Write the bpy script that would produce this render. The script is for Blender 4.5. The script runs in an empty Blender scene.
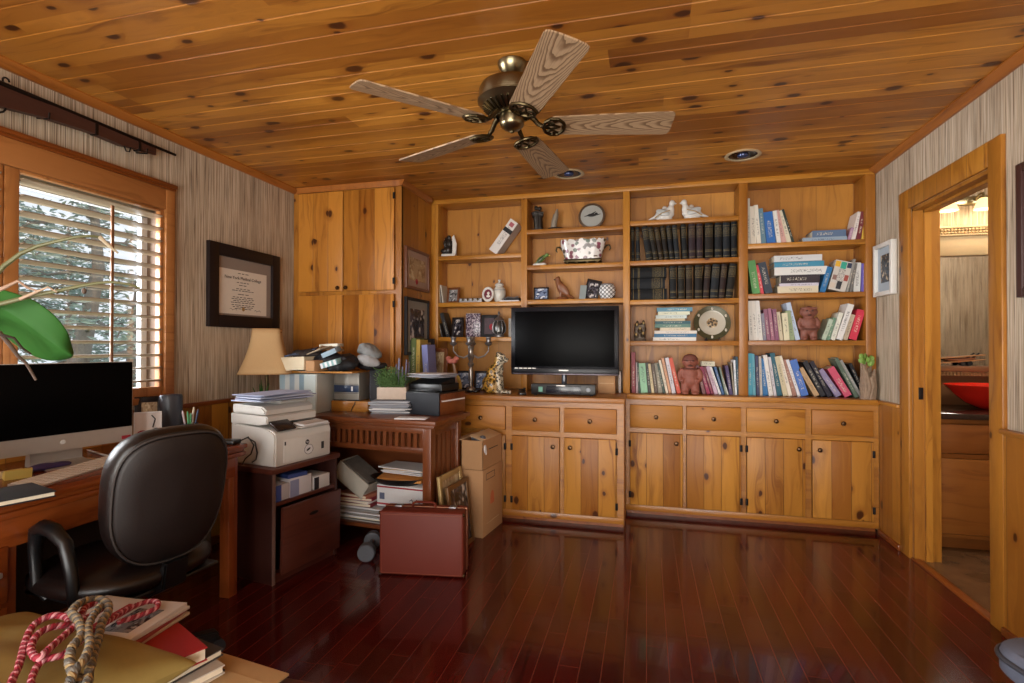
import bpy, bmesh, math, random
from mathutils import Vector, Matrix
SC = bpy.context.scene
COL = SC.collection
R = math.radians
random.seed(7)

# ---------------------------------------------------------------- camera, world, light, exposure
CAM_F, CAM_YAW, CAM_PITCH, CAM_ROLL, CAM_H = 525.64, 0.25, 0.0081, -0.0012, 1.239
cd = bpy.data.cameras.new('camera'); cam = bpy.data.objects.new('camera', cd); COL.objects.link(cam)
cd.sensor_width = 36.0; cd.lens = CAM_F / 1024 * 36.0; cd.clip_start = 0.02
_cp, _sp, _cy, _sy = math.cos(CAM_PITCH), math.sin(CAM_PITCH), math.cos(CAM_YAW), math.sin(CAM_YAW)
_r0 = Vector((_cy, _sy, 0)); _f0 = Vector((-_sy, _cy, 0)); _u0 = Vector((0, 0, 1))
# level axes -> pitched axes -> rolled axes (camera x = right, y = up, -z = forward)
_f1 = _f0 * _cp + _u0 * _sp; _u1 = _u0 * _cp - _f0 * _sp
_cr, _sr = math.cos(CAM_ROLL), math.sin(CAM_ROLL)
_r2 = _r0 * _cr - _u1 * _sr; _u2 = _r0 * _sr + _u1 * _cr
cam.matrix_world = Matrix(((_r2.x, _u2.x, -_f1.x, 0), (_r2.y, _u2.y, -_f1.y, 0), (_r2.z, _u2.z, -_f1.z, CAM_H), (0, 0, 0, 1)))
SC.camera = cam
def P(u, v, ax, val):
    """point of the place seen at photo pixel (u, v) that lies on the plane ax = val"""
    d = _r2 * ((u - 512) / CAM_F) + _u2 * ((341.5 - v) / CAM_F) + _f1
    i = 'XYZ'.index(ax); o = Vector((0, 0, CAM_H)); t = (val - o[i]) / d[i]
    return o + d * t

w = bpy.data.worlds.new('sky'); SC.world = w; w.use_nodes = True
_bg = w.node_tree.nodes['Background']
_bg.inputs[0].default_value = (0.86, 0.93, 1.0, 1); _bg.inputs[1].default_value = 1.15

def area(name, loc, target, sx, sy, power, color=(1, 1, 1)):
    l = bpy.data.lights.new(name, 'AREA'); l.shape = 'RECTANGLE'; l.size = sx; l.size_y = sy
    l.energy = power; l.color = color
    o = bpy.data.objects.new(name, l); COL.objects.link(o); o.location = loc
    o.rotation_euler = (Vector(target) - Vector(loc)).to_track_quat('-Z', 'Y').to_euler()
    return o
# added fill outside unseen rear windows; daylight outside the shuttered window on the left
area('rear_fill', (-0.5, -2.9, 1.6), (-0.5, 0, 1.45), 3.4, 2.0, 225, (1.0, 0.97, 0.92))  # fill light added behind the camera
area('rear_ceiling_fill', (-0.5, -2.5, 0.12), (-0.5, 0.3, 2.2), 3.4, 1.2, 270, (1.0, 0.95, 0.88))  # upward fill light added to brighten the ceiling
area('left_daylight', (-4.3, 1.0, 1.75), (-2.4, 1.7, 1.45), 2.0, 1.8, 600, (0.95, 0.97, 1.0))

vs = SC.view_settings
vs.view_transform = 'Standard'; vs.look = 'None'; vs.gamma = 1.0; vs.use_curve_mapping = False
vs.exposure = 0.0
SC.cycles.use_denoising = True
SC.cycles.max_bounces = 10; SC.cycles.diffuse_bounces = 6; SC.cycles.glossy_bounces = 4
SC.cycles.sample_clamp_indirect = 8.0

# ---------------------------------------------------------------- room numbers (metres)
XL, XR, CEIL = -2.63, 1.507, 2.44
YS = 4.04          # front of the bookcase
YB = 4.25          # its back
YC = 3.4974        # front of the tall cupboard
XC = -1.722        # its right side
YREAR = -1.7

# ---------------------------------------------------------------- helpers
def lin(c):
    return tuple(((x / 255) / 12.92 if x / 255 <= 0.04045 else (((x / 255) + 0.055) / 1.055) ** 2.4) for x in c)
def hexc(h):
    h = h.lstrip('#'); return lin(tuple(int(h[i:i + 2], 16) for i in (0, 2, 4)))
def col(c):
    return hexc(c) if isinstance(c, str) else tuple(c)

class MB:
    """collects shapes, then links them as ONE mesh object"""
    def __init__(s): s.bm = bmesh.new(); s.mi = 0
    def _new(s, verts, faces, M=None, smooth=False):
        vv = [s.bm.verts.new((M @ Vector(v)) if M else v) for v in verts]; out = []
        for f in faces:
            try:
                fc = s.bm.faces.new([vv[i] for i in f]); fc.material_index = s.mi; fc.smooth = smooth; out.append(fc)
            except ValueError: pass
        return vv, out
    def box(s, x0, x1, y0, y1, z0, z1, bev=0, M=None, seg=2):
        if x0 > x1: x0, x1 = x1, x0
        if y0 > y1: y0, y1 = y1, y0
        if z0 > z1: z0, z1 = z1, z0
        v = [(x, y, z) for x in (x0, x1) for y in (y0, y1) for z in (z0, z1)]
        f = [(0, 1, 3, 2), (4, 6, 7, 5), (0, 4, 5, 1), (2, 3, 7, 6), (0, 2, 6, 4), (1, 5, 7, 3)]
        vv, ff = s._new(v, f, M)
        if bev > 0:
            e = list({ed for fc in ff for ed in fc.edges})
            r = bmesh.ops.bevel(s.bm, geom=e, offset=bev, segments=seg, affect='EDGES', profile=0.5)
            for fc in r['faces']: fc.material_index = s.mi
        return s
    def cyl(s, p, q, r, r2=None, n=16):
        p, q = Vector(p), Vector(q); r2 = r if r2 is None else r2
        return s.tube([p, q], [r, r2], n)
    def tube(s, pts, rad, n=8, closed=False, flat=1.0, cap=True):
        pts = [Vector(p) for p in pts]; m = len(pts)
        if not hasattr(rad, '__len__'): rad = [rad] * m
        rings = []; up = None
        for i, p in enumerate(pts):
            a = pts[(i - 1) % m] if (closed or i > 0) else p
            b = pts[(i + 1) % m] if (closed or i < m - 1) else p
            t = (b - a)
            t = t.normalized() if t.length > 1e-9 else Vector((0, 0, 1))
            if up is None:
                up = Vector((0, 0, 1)) if abs(t.z) < 0.9 else Vector((1, 0, 0))
            x = t.cross(up)
            if x.length < 1e-6: x = t.orthogonal()
            x.normalize(); y = x.cross(t).normalized(); up = y
            rings.append([s.bm.verts.new(p + x * (rad[i] * math.cos(2 * math.pi * k / n)) + y * (rad[i] * flat * math.sin(2 * math.pi * k / n))) for k in range(n)])
        for i in range(m if closed else m - 1):
            A, B = rings[i], rings[(i + 1) % m]
            for k in range(n):
                f = s.bm.faces.new((A[k], A[(k + 1) % n], B[(k + 1) % n], B[k])); f.material_index = s.mi; f.smooth = True
        if not closed and cap:
            for rg, rev in ((rings[0], True), (rings[-1], False)):
                f = s.bm.faces.new(rg[::-1] if rev else rg); f.material_index = s.mi
        return s
    def lathe(s, prof, c=(0, 0, 0), n=24, M=None, sx=1.0, sy=1.0):
        c = Vector(c); rings = []
        for r, z in prof:
            ring = []
            for k in range(n):
                a = 2 * math.pi * k / n
                v = Vector((c.x + r * sx * math.cos(a), c.y + r * sy * math.sin(a), c.z + z))
                ring.append(s.bm.verts.new(M @ v if M else v))
            rings.append(ring)
        for A, B in zip(rings, rings[1:]):
            for k in range(n):
                f = s.bm.faces.new((A[k], A[(k + 1) % n], B[(k + 1) % n], B[k])); f.material_index = s.mi; f.smooth = True
        for rg, (r, z), rev in ((rings[0], prof[0], True), (rings[-1], prof[-1], False)):
            if r > 1e-6:
                f = s.bm.faces.new(rg[::-1] if rev else rg); f.material_index = s.mi
        return s
    def prism(s, pts, plane, lo, hi, M=None, bev=0):
        ix = {'XZ': (0, 2, 1), 'YZ': (1, 2, 0), 'XY': (0, 1, 2)}[plane]
        def mk(p, h):
            v = [0, 0, 0]; v[ix[0]] = p[0]; v[ix[1]] = p[1]; v[ix[2]] = h; return tuple(v)
        n = len(pts); v = [mk(p, lo) for p in pts] + [mk(p, hi) for p in pts]
        f = [tuple(range(n))[::-1], tuple(range(n, 2 * n))] + [(i, (i + 1) % n, n + (i + 1) % n, n + i) for i in range(n)]
        vv, ff = s._new(v, f, M)
        if bev > 0:
            e = list({ed for fc in ff[:2] for ed in fc.edges})
            r = bmesh.ops.bevel(s.bm, geom=e, offset=bev, segments=2, affect='EDGES')
            for fc in r['faces']: fc.material_index = s.mi
        return s
    def sphere(s, c, r, n=14, M=None, rot=None):
        if not hasattr(r, '__len__'): r = (r, r, r)
        T = Matrix.Translation(Vector(c))
        if rot is not None: T = T @ rot
        T = T @ Matrix.Diagonal((r[0], r[1], r[2], 1))
        if M: T = M @ T
        res = bmesh.ops.create_uvsphere(s.bm, u_segments=n, v_segments=max(6, n // 2 + 1), radius=1, matrix=T)
        for v in res['verts']:
            for f in v.link_faces: f.material_index = s.mi; f.smooth = True
        return s
    def grid(s, fn, nu, nv, two=0.0):
        g = [[s.bm.verts.new(fn(i / nu, j / nv)) for j in range(nv + 1)] for i in range(nu + 1)]
        for i in range(nu):
            for j in range(nv):
                f = s.bm.faces.new((g[i][j], g[i + 1][j], g[i + 1][j + 1], g[i][j + 1])); f.material_index = s.mi; f.smooth = True
        return s
    def build(s, name, mats, parent=None, loc=None, rz=None, mod=None):
        bmesh.ops.recalc_face_normals(s.bm, faces=s.bm.faces[:])
        me = bpy.data.meshes.new(name); s.bm.to_mesh(me); s.bm.free()
        if not isinstance(mats, (list, tuple)): mats = [mats]
        for m in mats: me.materials.append(m)
        try: me.set_sharp_from_angle(angle=R(38))
        except Exception: pass
        o = bpy.data.objects.new(name, me); COL.objects.link(o)
        if parent is not None: o.parent = parent
        if loc is not None: o.location = loc
        if rz is not None: o.rotation_euler = (0, 0, rz)
        if mod: mod(o)
        return o

def thing(name, label, cat, loc=(0, 0, 0), rz=0.0, group=None, rot=None):
    o = bpy.data.objects.new(name, None); COL.objects.link(o); o.empty_display_size = 0.05
    o.location = loc; o.rotation_euler = rot if rot is not None else (0, 0, rz)
    o['label'] = label; o['category'] = cat
    if group: o['group'] = group
    return o
def tag(o, label, cat, group=None):
    o['label'] = label; o['category'] = cat
    if group: o['group'] = group
    return o
def struct(o):
    o['kind'] = 'structure'; return o
def xf(loc=(0, 0, 0), rx=0, ry=0, rz=0):
    return Matrix.Translation(Vector(loc)) @ Matrix.Rotation(rz, 4, 'Z') @ Matrix.Rotation(ry, 4, 'Y') @ Matrix.Rotation(rx, 4, 'X')
def solid(th, offset=0):
    def f(o):
        m = o.modifiers.new('thick', 'SOLIDIFY'); m.thickness = th; m.offset = offset
    return f
def smoothmod(lv=1):
    def f(o):
        m = o.modifiers.new('sub', 'SUBSURF'); m.levels = lv; m.render_levels = lv
    return f
def blob(vox, sm=6, crumple=0, size=.05):
    """melts overlapping shapes into one continuous skin"""
    def f(o):
        m = o.modifiers.new('one_skin', 'REMESH'); m.mode = 'VOXEL'; m.voxel_size = vox; m.use_smooth_shade = True
        k = o.modifiers.new('soft', 'SMOOTH'); k.factor = 0.5; k.iterations = sm
        if crumple:
            tx = bpy.data.textures.new('creases', 'CLOUDS'); tx.noise_scale = size; tx.noise_depth = 3
            d = o.modifiers.new('creases', 'DISPLACE'); d.texture = tx; d.strength = crumple; d.mid_level = 0.5; d.texture_coords = 'LOCAL'
    return f
def words(name, s, size, mat, parent, M, ext=0.0006, align='CENTER'):
    """lettering as a thin solid mesh, lying in its local XY plane, placed by matrix M"""
    c = bpy.data.curves.new(name, 'FONT'); c.body = s; c.size = size; c.extrude = ext; c.align_x = align; c.align_y = 'CENTER'
    c.resolution_u = 2
    t = bpy.data.objects.new(name, c); COL.objects.link(t)
    me = bpy.data.meshes.new_from_object(t); bpy.data.objects.remove(t)
    me.transform(M); me.materials.clear(); me.materials.append(mat)
    o = bpy.data.objects.new(name, me); COL.objects.link(o)
    if parent is not None: o.parent = parent
    return o
FACE_Y = Matrix.Rotation(R(90), 4, 'X')                                   # text that faces -Y
FACE_X = Matrix.Rotation(R(90), 4, 'Z') @ Matrix.Rotation(R(90), 4, 'X')  # text that faces +X
def dup(root, loc, rz=0.0, label=None, rot=None):
    r = root.copy(); COL.objects.link(r); r.location = loc
    r.rotation_euler = rot if rot is not None else (0, 0, rz)
    if label: r['label'] = label
    for ch in list(root.children):
        c = ch.copy(); COL.objects.link(c); c.parent = r
        for g in list(ch.children):
            d = g.copy(); COL.objects.link(d); d.parent = c
    return r

# ---------------------------------------------------------------- materials
class NT:
    def __init__(s, name):
        s.m = bpy.data.materials.new(name); s.m.use_nodes = True; s.t = s.m.node_tree
        s.b = s.t.nodes['Principled BSDF']; s.out = s.t.nodes['Material Output']
    def n(s, typ, **kw):
        nd = s.t.nodes.new(typ)
        for k, v in kw.items(): setattr(nd, k, v)
        return nd
    def set(s, sock, v):
        if isinstance(v, bpy.types.NodeSocket): s.t.links.new(v, sock)
        elif v is not None:
            if hasattr(sock.default_value, '__len__') and not hasattr(v, '__len__'): v = (v, v, v)
            if hasattr(sock.default_value, '__len__') and len(sock.default_value) == 4 and len(v) == 3: v = (*v, 1)
            sock.default_value = v
    def math(s, op, a, b=None, c=None):
        nd = s.n('ShaderNodeMath', operation=op); s.set(nd.inputs[0], a)
        if b is not None: s.set(nd.inputs[1], b)
        if c is not None: s.set(nd.inputs[2], c)
        return nd.outputs[0]
    def xyz(s, a, b, c):
        nd = s.n('ShaderNodeCombineXYZ')
        for i, v in enumerate((a, b, c)): s.set(nd.inputs[i], v)
        return nd.outputs[0]
    def noise(s, vec, scale=1.0, detail=3, rough=0.5, dist=0.0):
        nd = s.n('ShaderNodeTexNoise'); s.set(nd.inputs['Vector'], vec); nd.inputs['Scale'].default_value = scale
        nd.inputs['Detail'].default_value = detail; nd.inputs['Roughness'].default_value = rough; nd.inputs['Distortion'].default_value = dist
        return nd.outputs['Fac']
    def ramp(s, fac, stops, interp='LINEAR'):
        nd = s.n('ShaderNodeValToRGB'); s.set(nd.inputs[0], fac); cr = nd.color_ramp; cr.interpolation = interp
        while len(cr.elements) < len(stops): cr.elements.new(0.5)
        for e, (p, c) in zip(cr.elements, stops):
            e.position = p; e.color = (c, c, c, 1) if not hasattr(c, '__len__') else (*c[:3], 1)
        return nd.outputs[0]
    def mix(s, fac, a, b, mode='MIX'):
        nd = s.n('ShaderNodeMix', data_type='RGBA', blend_type=mode); s.set(nd.inputs[0], fac); s.set(nd.inputs[6], a); s.set(nd.inputs[7], b)
        return nd.outputs[2]
    def step(s, v, lo, hi):
        nd = s.n('ShaderNodeMapRange', interpolation_type='SMOOTHSTEP'); s.set(nd.inputs[0], v)
        nd.inputs[1].default_value = lo; nd.inputs[2].default_value = hi
        return nd.outputs[0]
    def white(s, a, b):
        nd = s.n('ShaderNodeTexWhiteNoise', noise_dimensions='2D'); s.set(nd.inputs['Vector'], s.xyz(a, b, 0)); return nd.outputs['Value']
    def bump(s, h, st=0.2, d=0.01):
        nd = s.n('ShaderNodeBump'); nd.inputs['Strength'].default_value = st; nd.inputs['Distance'].default_value = d
        s.set(nd.inputs['Height'], h); s.t.links.new(nd.outputs[0], s.b.inputs['Normal'])
    def coords(s, obj_rand=True):
        tc = s.n('ShaderNodeTexCoord'); sp = s.n('ShaderNodeSeparateXYZ'); s.t.links.new(tc.outputs['Object'], sp.inputs[0])
        return sp.outputs, tc
    def objrand(s): return s.n('ShaderNodeObjectInfo').outputs['Random']
    def objcol(s): return s.n('ShaderNodeObjectInfo').outputs['Color']

def plain(name, c, rough=0.5, metal=0.0, spec=0.5, coat=0.0, var=0.0, scale=40, bump=0.0):
    t = NT(name); c = col(c)
    t.b.inputs['Roughness'].default_value = rough; t.b.inputs['Metallic'].default_value = metal
    t.b.inputs['Specular IOR Level'].default_value = spec; t.b.inputs['Coat Weight'].default_value = coat
    tc = t.n('ShaderNodeTexCoord')
    nz = t.noise(tc.outputs['Object'], scale, 4)
    v = max(var, 0.04)
    t.set(t.b.inputs['Base Color'], t.mix(nz, tuple(x * (1 - v) for x in c), tuple(min(1, x * (1 + v)) for x in c)))
    if bump: t.bump(nz, bump, 0.004)
    return t.m
def byobj(name, rough=0.5, metal=0.0):
    t = NT(name); t.b.inputs['Roughness'].default_value = rough; t.b.inputs['Metallic'].default_value = metal
    t.set(t.b.inputs['Base Color'], t.objcol()); return t.m
def emit(name, c, st):
    t = NT(name); c = col(c); t.set(t.b.inputs['Base Color'], c); t.set(t.b.inputs['Emission Color'], c); t.b.inputs['Emission Strength'].default_value = st
    return t.m

def wood(name, lo, hi, grain='X', across='Y', pw=0.14, length=2.4, knots=0.0, knot_col='#3a1607', rough=0.35, groove=0.003,
         streak=0.38, gscale=24.0, coat=0.0, groove_dark=0.35, spec=0.5, knot_size=0.13, gstretch=1.1, groove_col=None):
    t = NT(name); lo, hi, kc = col(lo), col(hi), col(knot_col)
    o, tc = t.coords(); i = {'X': 0, 'Y': 1, 'Z': 2}
    ia, ig = i[across], i[grain]; io = 3 - ia - ig
    rnd = t.math('MULTIPLY', t.objrand(), 53.0)
    g = o[ig]; a = o[ia]; q = o[io]
    ap = t.math('DIVIDE', a, pw); p = t.math('FLOOR', ap)
    r1 = t.white(t.math('ADD', p, rnd), 3.3)
    seg = t.math('FLOOR', t.math('DIVIDE', t.math('ADD', g, t.math('MULTIPLY', r1, 9.0)), length))
    r2 = t.white(t.math('ADD', p, rnd), seg)
    gsh = t.math('ADD', t.math('MULTIPLY', g, gstretch), t.math('MULTIPLY', r2, 31.0))
    warp = t.noise(t.xyz(t.math('MULTIPLY', gsh, 1.7), t.math('MULTIPLY', a, 9.0), rnd), 1.0, 2)
    fine = t.noise(t.xyz(gsh, t.math('ADD', t.math('MULTIPLY', a, gscale), t.math('MULTIPLY', warp, 5.0)), t.math('ADD', t.math('MULTIPLY', q, gscale), rnd)), 1.0, 5, 0.62)
    base = t.mix(r2, lo, hi)
    dark = tuple(x * (1 - streak) * k for x, k in zip(lo, (1.0, 0.86, 0.7)))
    c = t.mix(t.step(fine, 0.48, 0.78), base, dark)
    c = t.mix(t.math('MULTIPLY', t.step(fine, 0.48, 0.22), 0.35), c, tuple(min(1, x * 1.25) for x in hi))
    if knots > 0:
        vo = t.n('ShaderNodeTexVoronoi', voronoi_dimensions='2D'); vo.inputs['Scale'].default_value = 1.0
        nx = t.noise(t.xyz(t.math('MULTIPLY', g, 18.0), t.math('MULTIPLY', a, 18.0), rnd), 1.0, 2)
        t.set(vo.inputs['Vector'], t.xyz(t.math('ADD', t.math('MULTIPLY', gsh, 4.4), t.math('MULTIPLY', nx, 0.10)), t.math('ADD', t.math('ADD', t.math('MULTIPLY', a, 7.6), rnd), t.math('MULTIPLY', nx, 0.10)), 0))
        sc = t.n('ShaderNodeSeparateColor'); t.t.links.new(vo.outputs['Color'], sc.inputs[0])
        pick = t.math('GREATER_THAN', sc.outputs[0], 1.0 - knots)
        size = t.math('MULTIPLY_ADD', sc.outputs[1], 1.0, 0.35)
        d = t.math('DIVIDE', vo.outputs['Distance'], size)
        halo = t.math('MULTIPLY', t.step(d, knot_size * 2.3, knot_size * 0.9), pick)
        core = t.math('MULTIPLY', t.step(d, knot_size * 1.05, knot_size * 0.55), pick)
        c = t.mix(t.math('MULTIPLY', halo, 0.42), c, tuple(x * k for x, k in zip(lo, (0.75, 0.55, 0.4))))
        c = t.mix(t.math('MULTIPLY', core, 0.92), c, kc)
    if groove > 0:
        fr = t.math('FRACT', ap)
        e = t.math('MULTIPLY', t.math('MINIMUM', fr, t.math('SUBTRACT', 1.0, fr)), pw)
        ge = t.step(e, groove, groove * 0.35)
        sf = t.math('FRACT', t.math('DIVIDE', t.math('ADD', g, t.math('MULTIPLY', r1, 9.0)), length))
        es = t.math('MULTIPLY', t.math('MINIMUM', sf, t.math('SUBTRACT', 1.0, sf)), length)
        ge = t.math('MAXIMUM', ge, t.math('MULTIPLY', t.step(es, groove * 0.7, groove * 0.2), 0.8))
        c = t.mix(t.math('MULTIPLY', ge, 1 - groove_dark), c, col(groove_col) if groove_col else tuple(x * 0.25 for x in lo))
        t.bump(t.math('SUBTRACT', t.math('MULTIPLY', fine, 0.08), ge), 0.35, 0.003)
    t.set(t.b.inputs['Base Color'], c)
    t.b.inputs['Roughness'].default_value = rough; t.b.inputs['Coat Weight'].default_value = coat; t.b.inputs['Coat Roughness'].default_value = 0.035
    t.b.inputs['Specular IOR Level'].default_value = spec
    return t.m

PINE_LO, PINE_HI = '#935a1d', '#ba7f2e'
M = {}
M['ceiling'] = wood('pine_ceiling', '#93581c', '#c68634', 'X', 'Y', 0.1435, 2.6, knots=0.36, groove=0.0, rough=0.38, knot_size=0.19, gscale=20, streak=0.35)
M['floor'] = wood('cherry_floor', '#3c0e0d', '#561511', 'Y', 'X', 0.083, 0.9, groove=0.0022, rough=0.16, streak=0.35, gscale=30, groove_dark=0.45, spec=0.45, groove_col='#84483a', coat=0.25)  # lighter seam colour paints in highlights on the plank bevels
M['pine_z'] = wood('pine_upright', PINE_LO, PINE_HI, 'Z', 'X', 0.12, 99.0, knots=0.10, groove=0.0, rough=0.36)
M['pine_zy'] = wood('pine_upright_side', PINE_LO, PINE_HI, 'Z', 'Y', 0.135, 99.0, knots=0.16, groove=0.003, rough=0.36)
M['pine_x'] = wood('pine_board', PINE_LO, PINE_HI, 'X', 'Z', 0.4, 99.0, knots=0.06, groove=0.0, rough=0.34)
M['pine_y'] = wood('pine_board_deep', PINE_LO, PINE_HI, 'Y', 'Z', 0.4, 99.0, knots=0.06, groove=0.0, rough=0.34)
M['pine_back'] = wood('pine_back_boards', '#a06623', '#bb8132', 'Z', 'X', 0.24, 99.0, knots=0.10, groove=0.002, rough=0.42)
M['pine_door'] = wood('pine_door_planks', PINE_LO, '#be8434', 'Z', 'X', 0.117, 99.0, knots=0.36, groove=0.0028, rough=0.42, knot_size=0.15, spec=0.35)
M['pine_drawer'] = wood('pine_drawer_front', '#a06421', '#b67c2e', 'X', 'Z', 0.4, 99.0, knots=0.05, groove=0.0, rough=0.45, spec=0.35)
M['trim'] = wood('stained_trim', '#7d4016', '#91501e', 'Y', 'Z', 0.4, 99.0, groove=0.0, rough=0.35)
M['crown'] = wood('stained_crown', '#9a5a22', '#a8662a', 'Y', 'Z', 0.4, 99.0, groove=0.0, rough=0.35)
M['oak_y'] = wood('shutter_wood', '#a56a38', '#b67c46', 'Y', 'Z', 0.3, 99.0, groove=0.0, rough=0.4)
M['oak_z'] = wood('shutter_stile', '#a56a38', '#b67c46', 'Z', 'Y', 0.3, 99.0, groove=0.0, rough=0.4)
M['desk_y'] = wood('desk_cherry', '#7e3c17', '#934a1e', 'Y', 'X', 0.5, 99.0, groove=0.0, rough=0.25, streak=0.35)
M['desk_z'] = wood('desk_cherry_upright', '#7e3c17', '#934a1e', 'Z', 'Y', 0.5, 99.0, groove=0.0, rough=0.3, streak=0.35)
M['mission'] = wood('mission_oak', '#643319', '#774222', 'X', 'Z', 0.5, 99.0, groove=0.0, rough=0.28, streak=0.35)
M['mission_z'] = wood('mission_oak_upright', '#643319', '#774222', 'Z', 'X', 0.5, 99.0, groove=0.0, rough=0.3, streak=0.35)
M['mahog'] = wood('mahogany_laminate', '#472018', '#54281c', 'Y', 'Z', 0.5, 99.0, groove=0.0, rough=0.35, streak=0.4)
M['mahog_z'] = wood('mahogany_laminate_upright', '#331712', '#402018', 'Z', 'X', 0.5, 99.0, groove=0.0, rough=0.38, streak=0.4)
def oak_blade():
    t = NT('fan_blade_oak'); o, tc = t.coords(); x, y = o[0], o[1]
    rnd = t.math('MULTIPLY', t.objrand(), 31.0)
    q = t.math('MULTIPLY', y, 13.0); q2 = t.math('MULTIPLY', q, q)
    nz = t.noise(t.xyz(t.math('ADD', t.math('MULTIPLY', x, 5.0), rnd), t.math('MULTIPLY', y, 16.0), 0), 1.0, 3)
    f = t.math('ADD', t.math('SUBTRACT', t.math('MULTIPLY', x, 15.0), t.math('MULTIPLY', q2, 6.5)), t.math('MULTIPLY', nz, 3.2))
    fr = t.math('FRACT', f)
    band = t.math('MULTIPLY', t.step(fr, 0.35, 0.85), t.step(fr, 1.0, 0.92))
    fine = t.noise(t.xyz(t.math('MULTIPLY', x, 6.0), t.math('MULTIPLY', y, 260.0), rnd), 1.0, 2)
    c = t.mix(band, col('#a98d6e'), col('#6f543c')); c = t.mix(t.math('MULTIPLY', t.step(fine, 0.5, 0.7), 0.35), c, col('#6b5240'))
    t.set(t.b.inputs['Base Color'], c); t.b.inputs['Roughness'].default_value = 0.45
    return t.m
M['fan_wood'] = oak_blade()
M['vanity'] = wood('vanity_wood', '#8c5122', '#9e6229', 'X', 'Z', 0.5, 99.0, groove=0.0, rough=0.35)
M['rifle'] = wood('walnut_stock', '#3a2019', '#4a2a20', 'Y', 'Z', 0.5, 99.0, groove=0.0, rough=0.5)

def wallpaper(name, base, dark, light):
    t = NT(name); o, tc = t.coords(); base, dark, light = col(base), col(dark), col(light)
    h = t.math('ADD', o[0], o[1])
    n1 = t.noise(t.xyz(t.math('MULTIPLY', h, 140.0), t.math('MULTIPLY', o[2], 1.6), 0), 1.0, 4, 0.6)
    n2 = t.noise(t.xyz(t.math('MULTIPLY', h, 230.0), t.math('MULTIPLY', o[2], 2.4), 4.0), 1.0, 3, 0.6)
    n3 = t.noise(t.xyz(t.math('MULTIPLY', h, 14.0), t.math('MULTIPLY', o[2], 0.7), 9.0), 1.0, 2)
    c = t.mix(t.step(n1, 0.42, 0.68), base, light)
    c = t.mix(t.math('MULTIPLY', t.step(n2, 0.48, 0.64), 0.8), c, dark)
    c = t.mix(t.math('MULTIPLY', t.step(n3, 0.4, 0.7), 0.18), c, dark)
    t.set(t.b.inputs['Base Color'], c); t.b.inputs['Roughness'].default_value = 0.75
    t.b.inputs['Specular IOR Level'].default_value = 0.25; t.bump(n2, 0.25, 0.003)
    return t.m
M['paper'] = wallpaper('grasscloth_wallpaper', '#bfac93', '#57422f', '#dccfb9')

M['black'] = plain('black_plastic', '#0d0d0f', 0.35)
M['black_matt'] = plain('matt_black', '#15151a', 0.7)
M['screen'] = plain('dark_screen', '#020203', 0.35, spec=0.06)
M['bezel'] = plain('glossy_bezel', '#0b0c14', 0.3, spec=0.3)
M['silver'] = plain('brushed_aluminium', '#b9b4ae', 0.4, 0.6)
M['brass'] = plain('antique_brass', '#8f8468', 0.28, 1.0)
M['brass_dark'] = plain('dark_antique_brass', '#4e432f', 0.35, 1.0)
M['pewter'] = plain('pewter', '#a3a3a6', 0.38, 0.9)
M['iron'] = plain('dark_hinge_iron', '#1d1512', 0.5, 0.6)
M['knob'] = plain('bronze_knob', '#4a3524', 0.3, 0.9)
M['white'] = plain('white_plastic', '#cfccc6', 0.45)
M['white_paint'] = plain('white_painted_wood', '#d8d5ce', 0.4)
M['cream'] = plain('page_cream', '#d8cdb6', 0.8, var=0.12, scale=120)
M['sheet'] = plain('paper_white', '#d6d5d6', 0.75, var=0.05)
M['leather'] = plain('dark_brown_leather', '#120a09', 0.36, var=0.25, scale=90, bump=0.15)
M['leather_back'] = plain('worn_dark_panel', '#170d0b', 0.55, var=0.2, scale=160, bump=0.12)
M['suitcase'] = plain('red_brown_leatherette', '#64200f', 0.6, var=0.15, scale=200, bump=0.15)
M['card'] = plain('corrugated_card', '#a98058', 0.8, var=0.06)
M['card_lt'] = plain('pale_card', '#c3a681', 0.8, var=0.06)
M['shade'] = plain('linen_lampshade', '#c8a678', 0.85, var=0.08, scale=200)
M['gold'] = plain('gilt_frame', '#a98a52', 0.4, 0.5)
M['frame_dark'] = plain('dark_wood_frame', '#1c1110', 0.55, spec=0.3)
M['frame_wood'] = plain('brown_wood_frame', '#6f4020', 0.4)
M['mat_board'] = plain('grey_mat_board', '#8f8278', 0.8)
M['ink'] = plain('black_ink', '#1d1b1c', 0.7)
M['ink_red'] = plain('red_ink', '#9a2430', 0.7)
M['ink_white'] = plain('white_ink', '#d8d8d8', 0.6)
M['tint'] = byobj('coloured_stock', 0.55)
M['tint_gloss'] = byobj('glazed_colour', 0.2)
M['leaf'] = plain('leaf_green', '#33652b', 0.6, spec=0.2, var=0.15, scale=14)
M['stem'] = plain('orchid_stem', '#6b6b45', 0.5, var=0.3, scale=30)
M['root'] = plain('grey_air_root', '#5b4a3f', 0.6, var=0.2)
M['red_glaze'] = plain('red_glazed_glass', '#e0281a', 0.12, coat=0.5)
M['granite'] = plain('dark_granite', '#3a2a24', 0.15, var=0.6, scale=120)
M['terracotta'] = plain('terracotta_clay', '#8a4f3f', 0.6, var=0.2, scale=60)
M['stone'] = plain('red_brown_stone', '#7e4c3e', 0.6, var=0.35, scale=70, bump=0.3)
M['bronze'] = plain('carved_bronze', '#3a2c1e', 0.4, 0.5, var=0.6, scale=90)
M['grey_cloth'] = plain('grey_fabric', '#7c7e7e', 0.9, var=0.15, scale=40)
M['gold_cloth'] = plain('gold_cushion_fabric', '#8f7a3f', 0.75, var=0.1, scale=50, bump=0.1)
M['blue_grey'] = plain('blue_grey_upholstery', '#646b7d', 0.8, var=0.1, scale=120)
M['dumbbell'] = plain('grey_vinyl', '#4e5057', 0.6)
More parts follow.
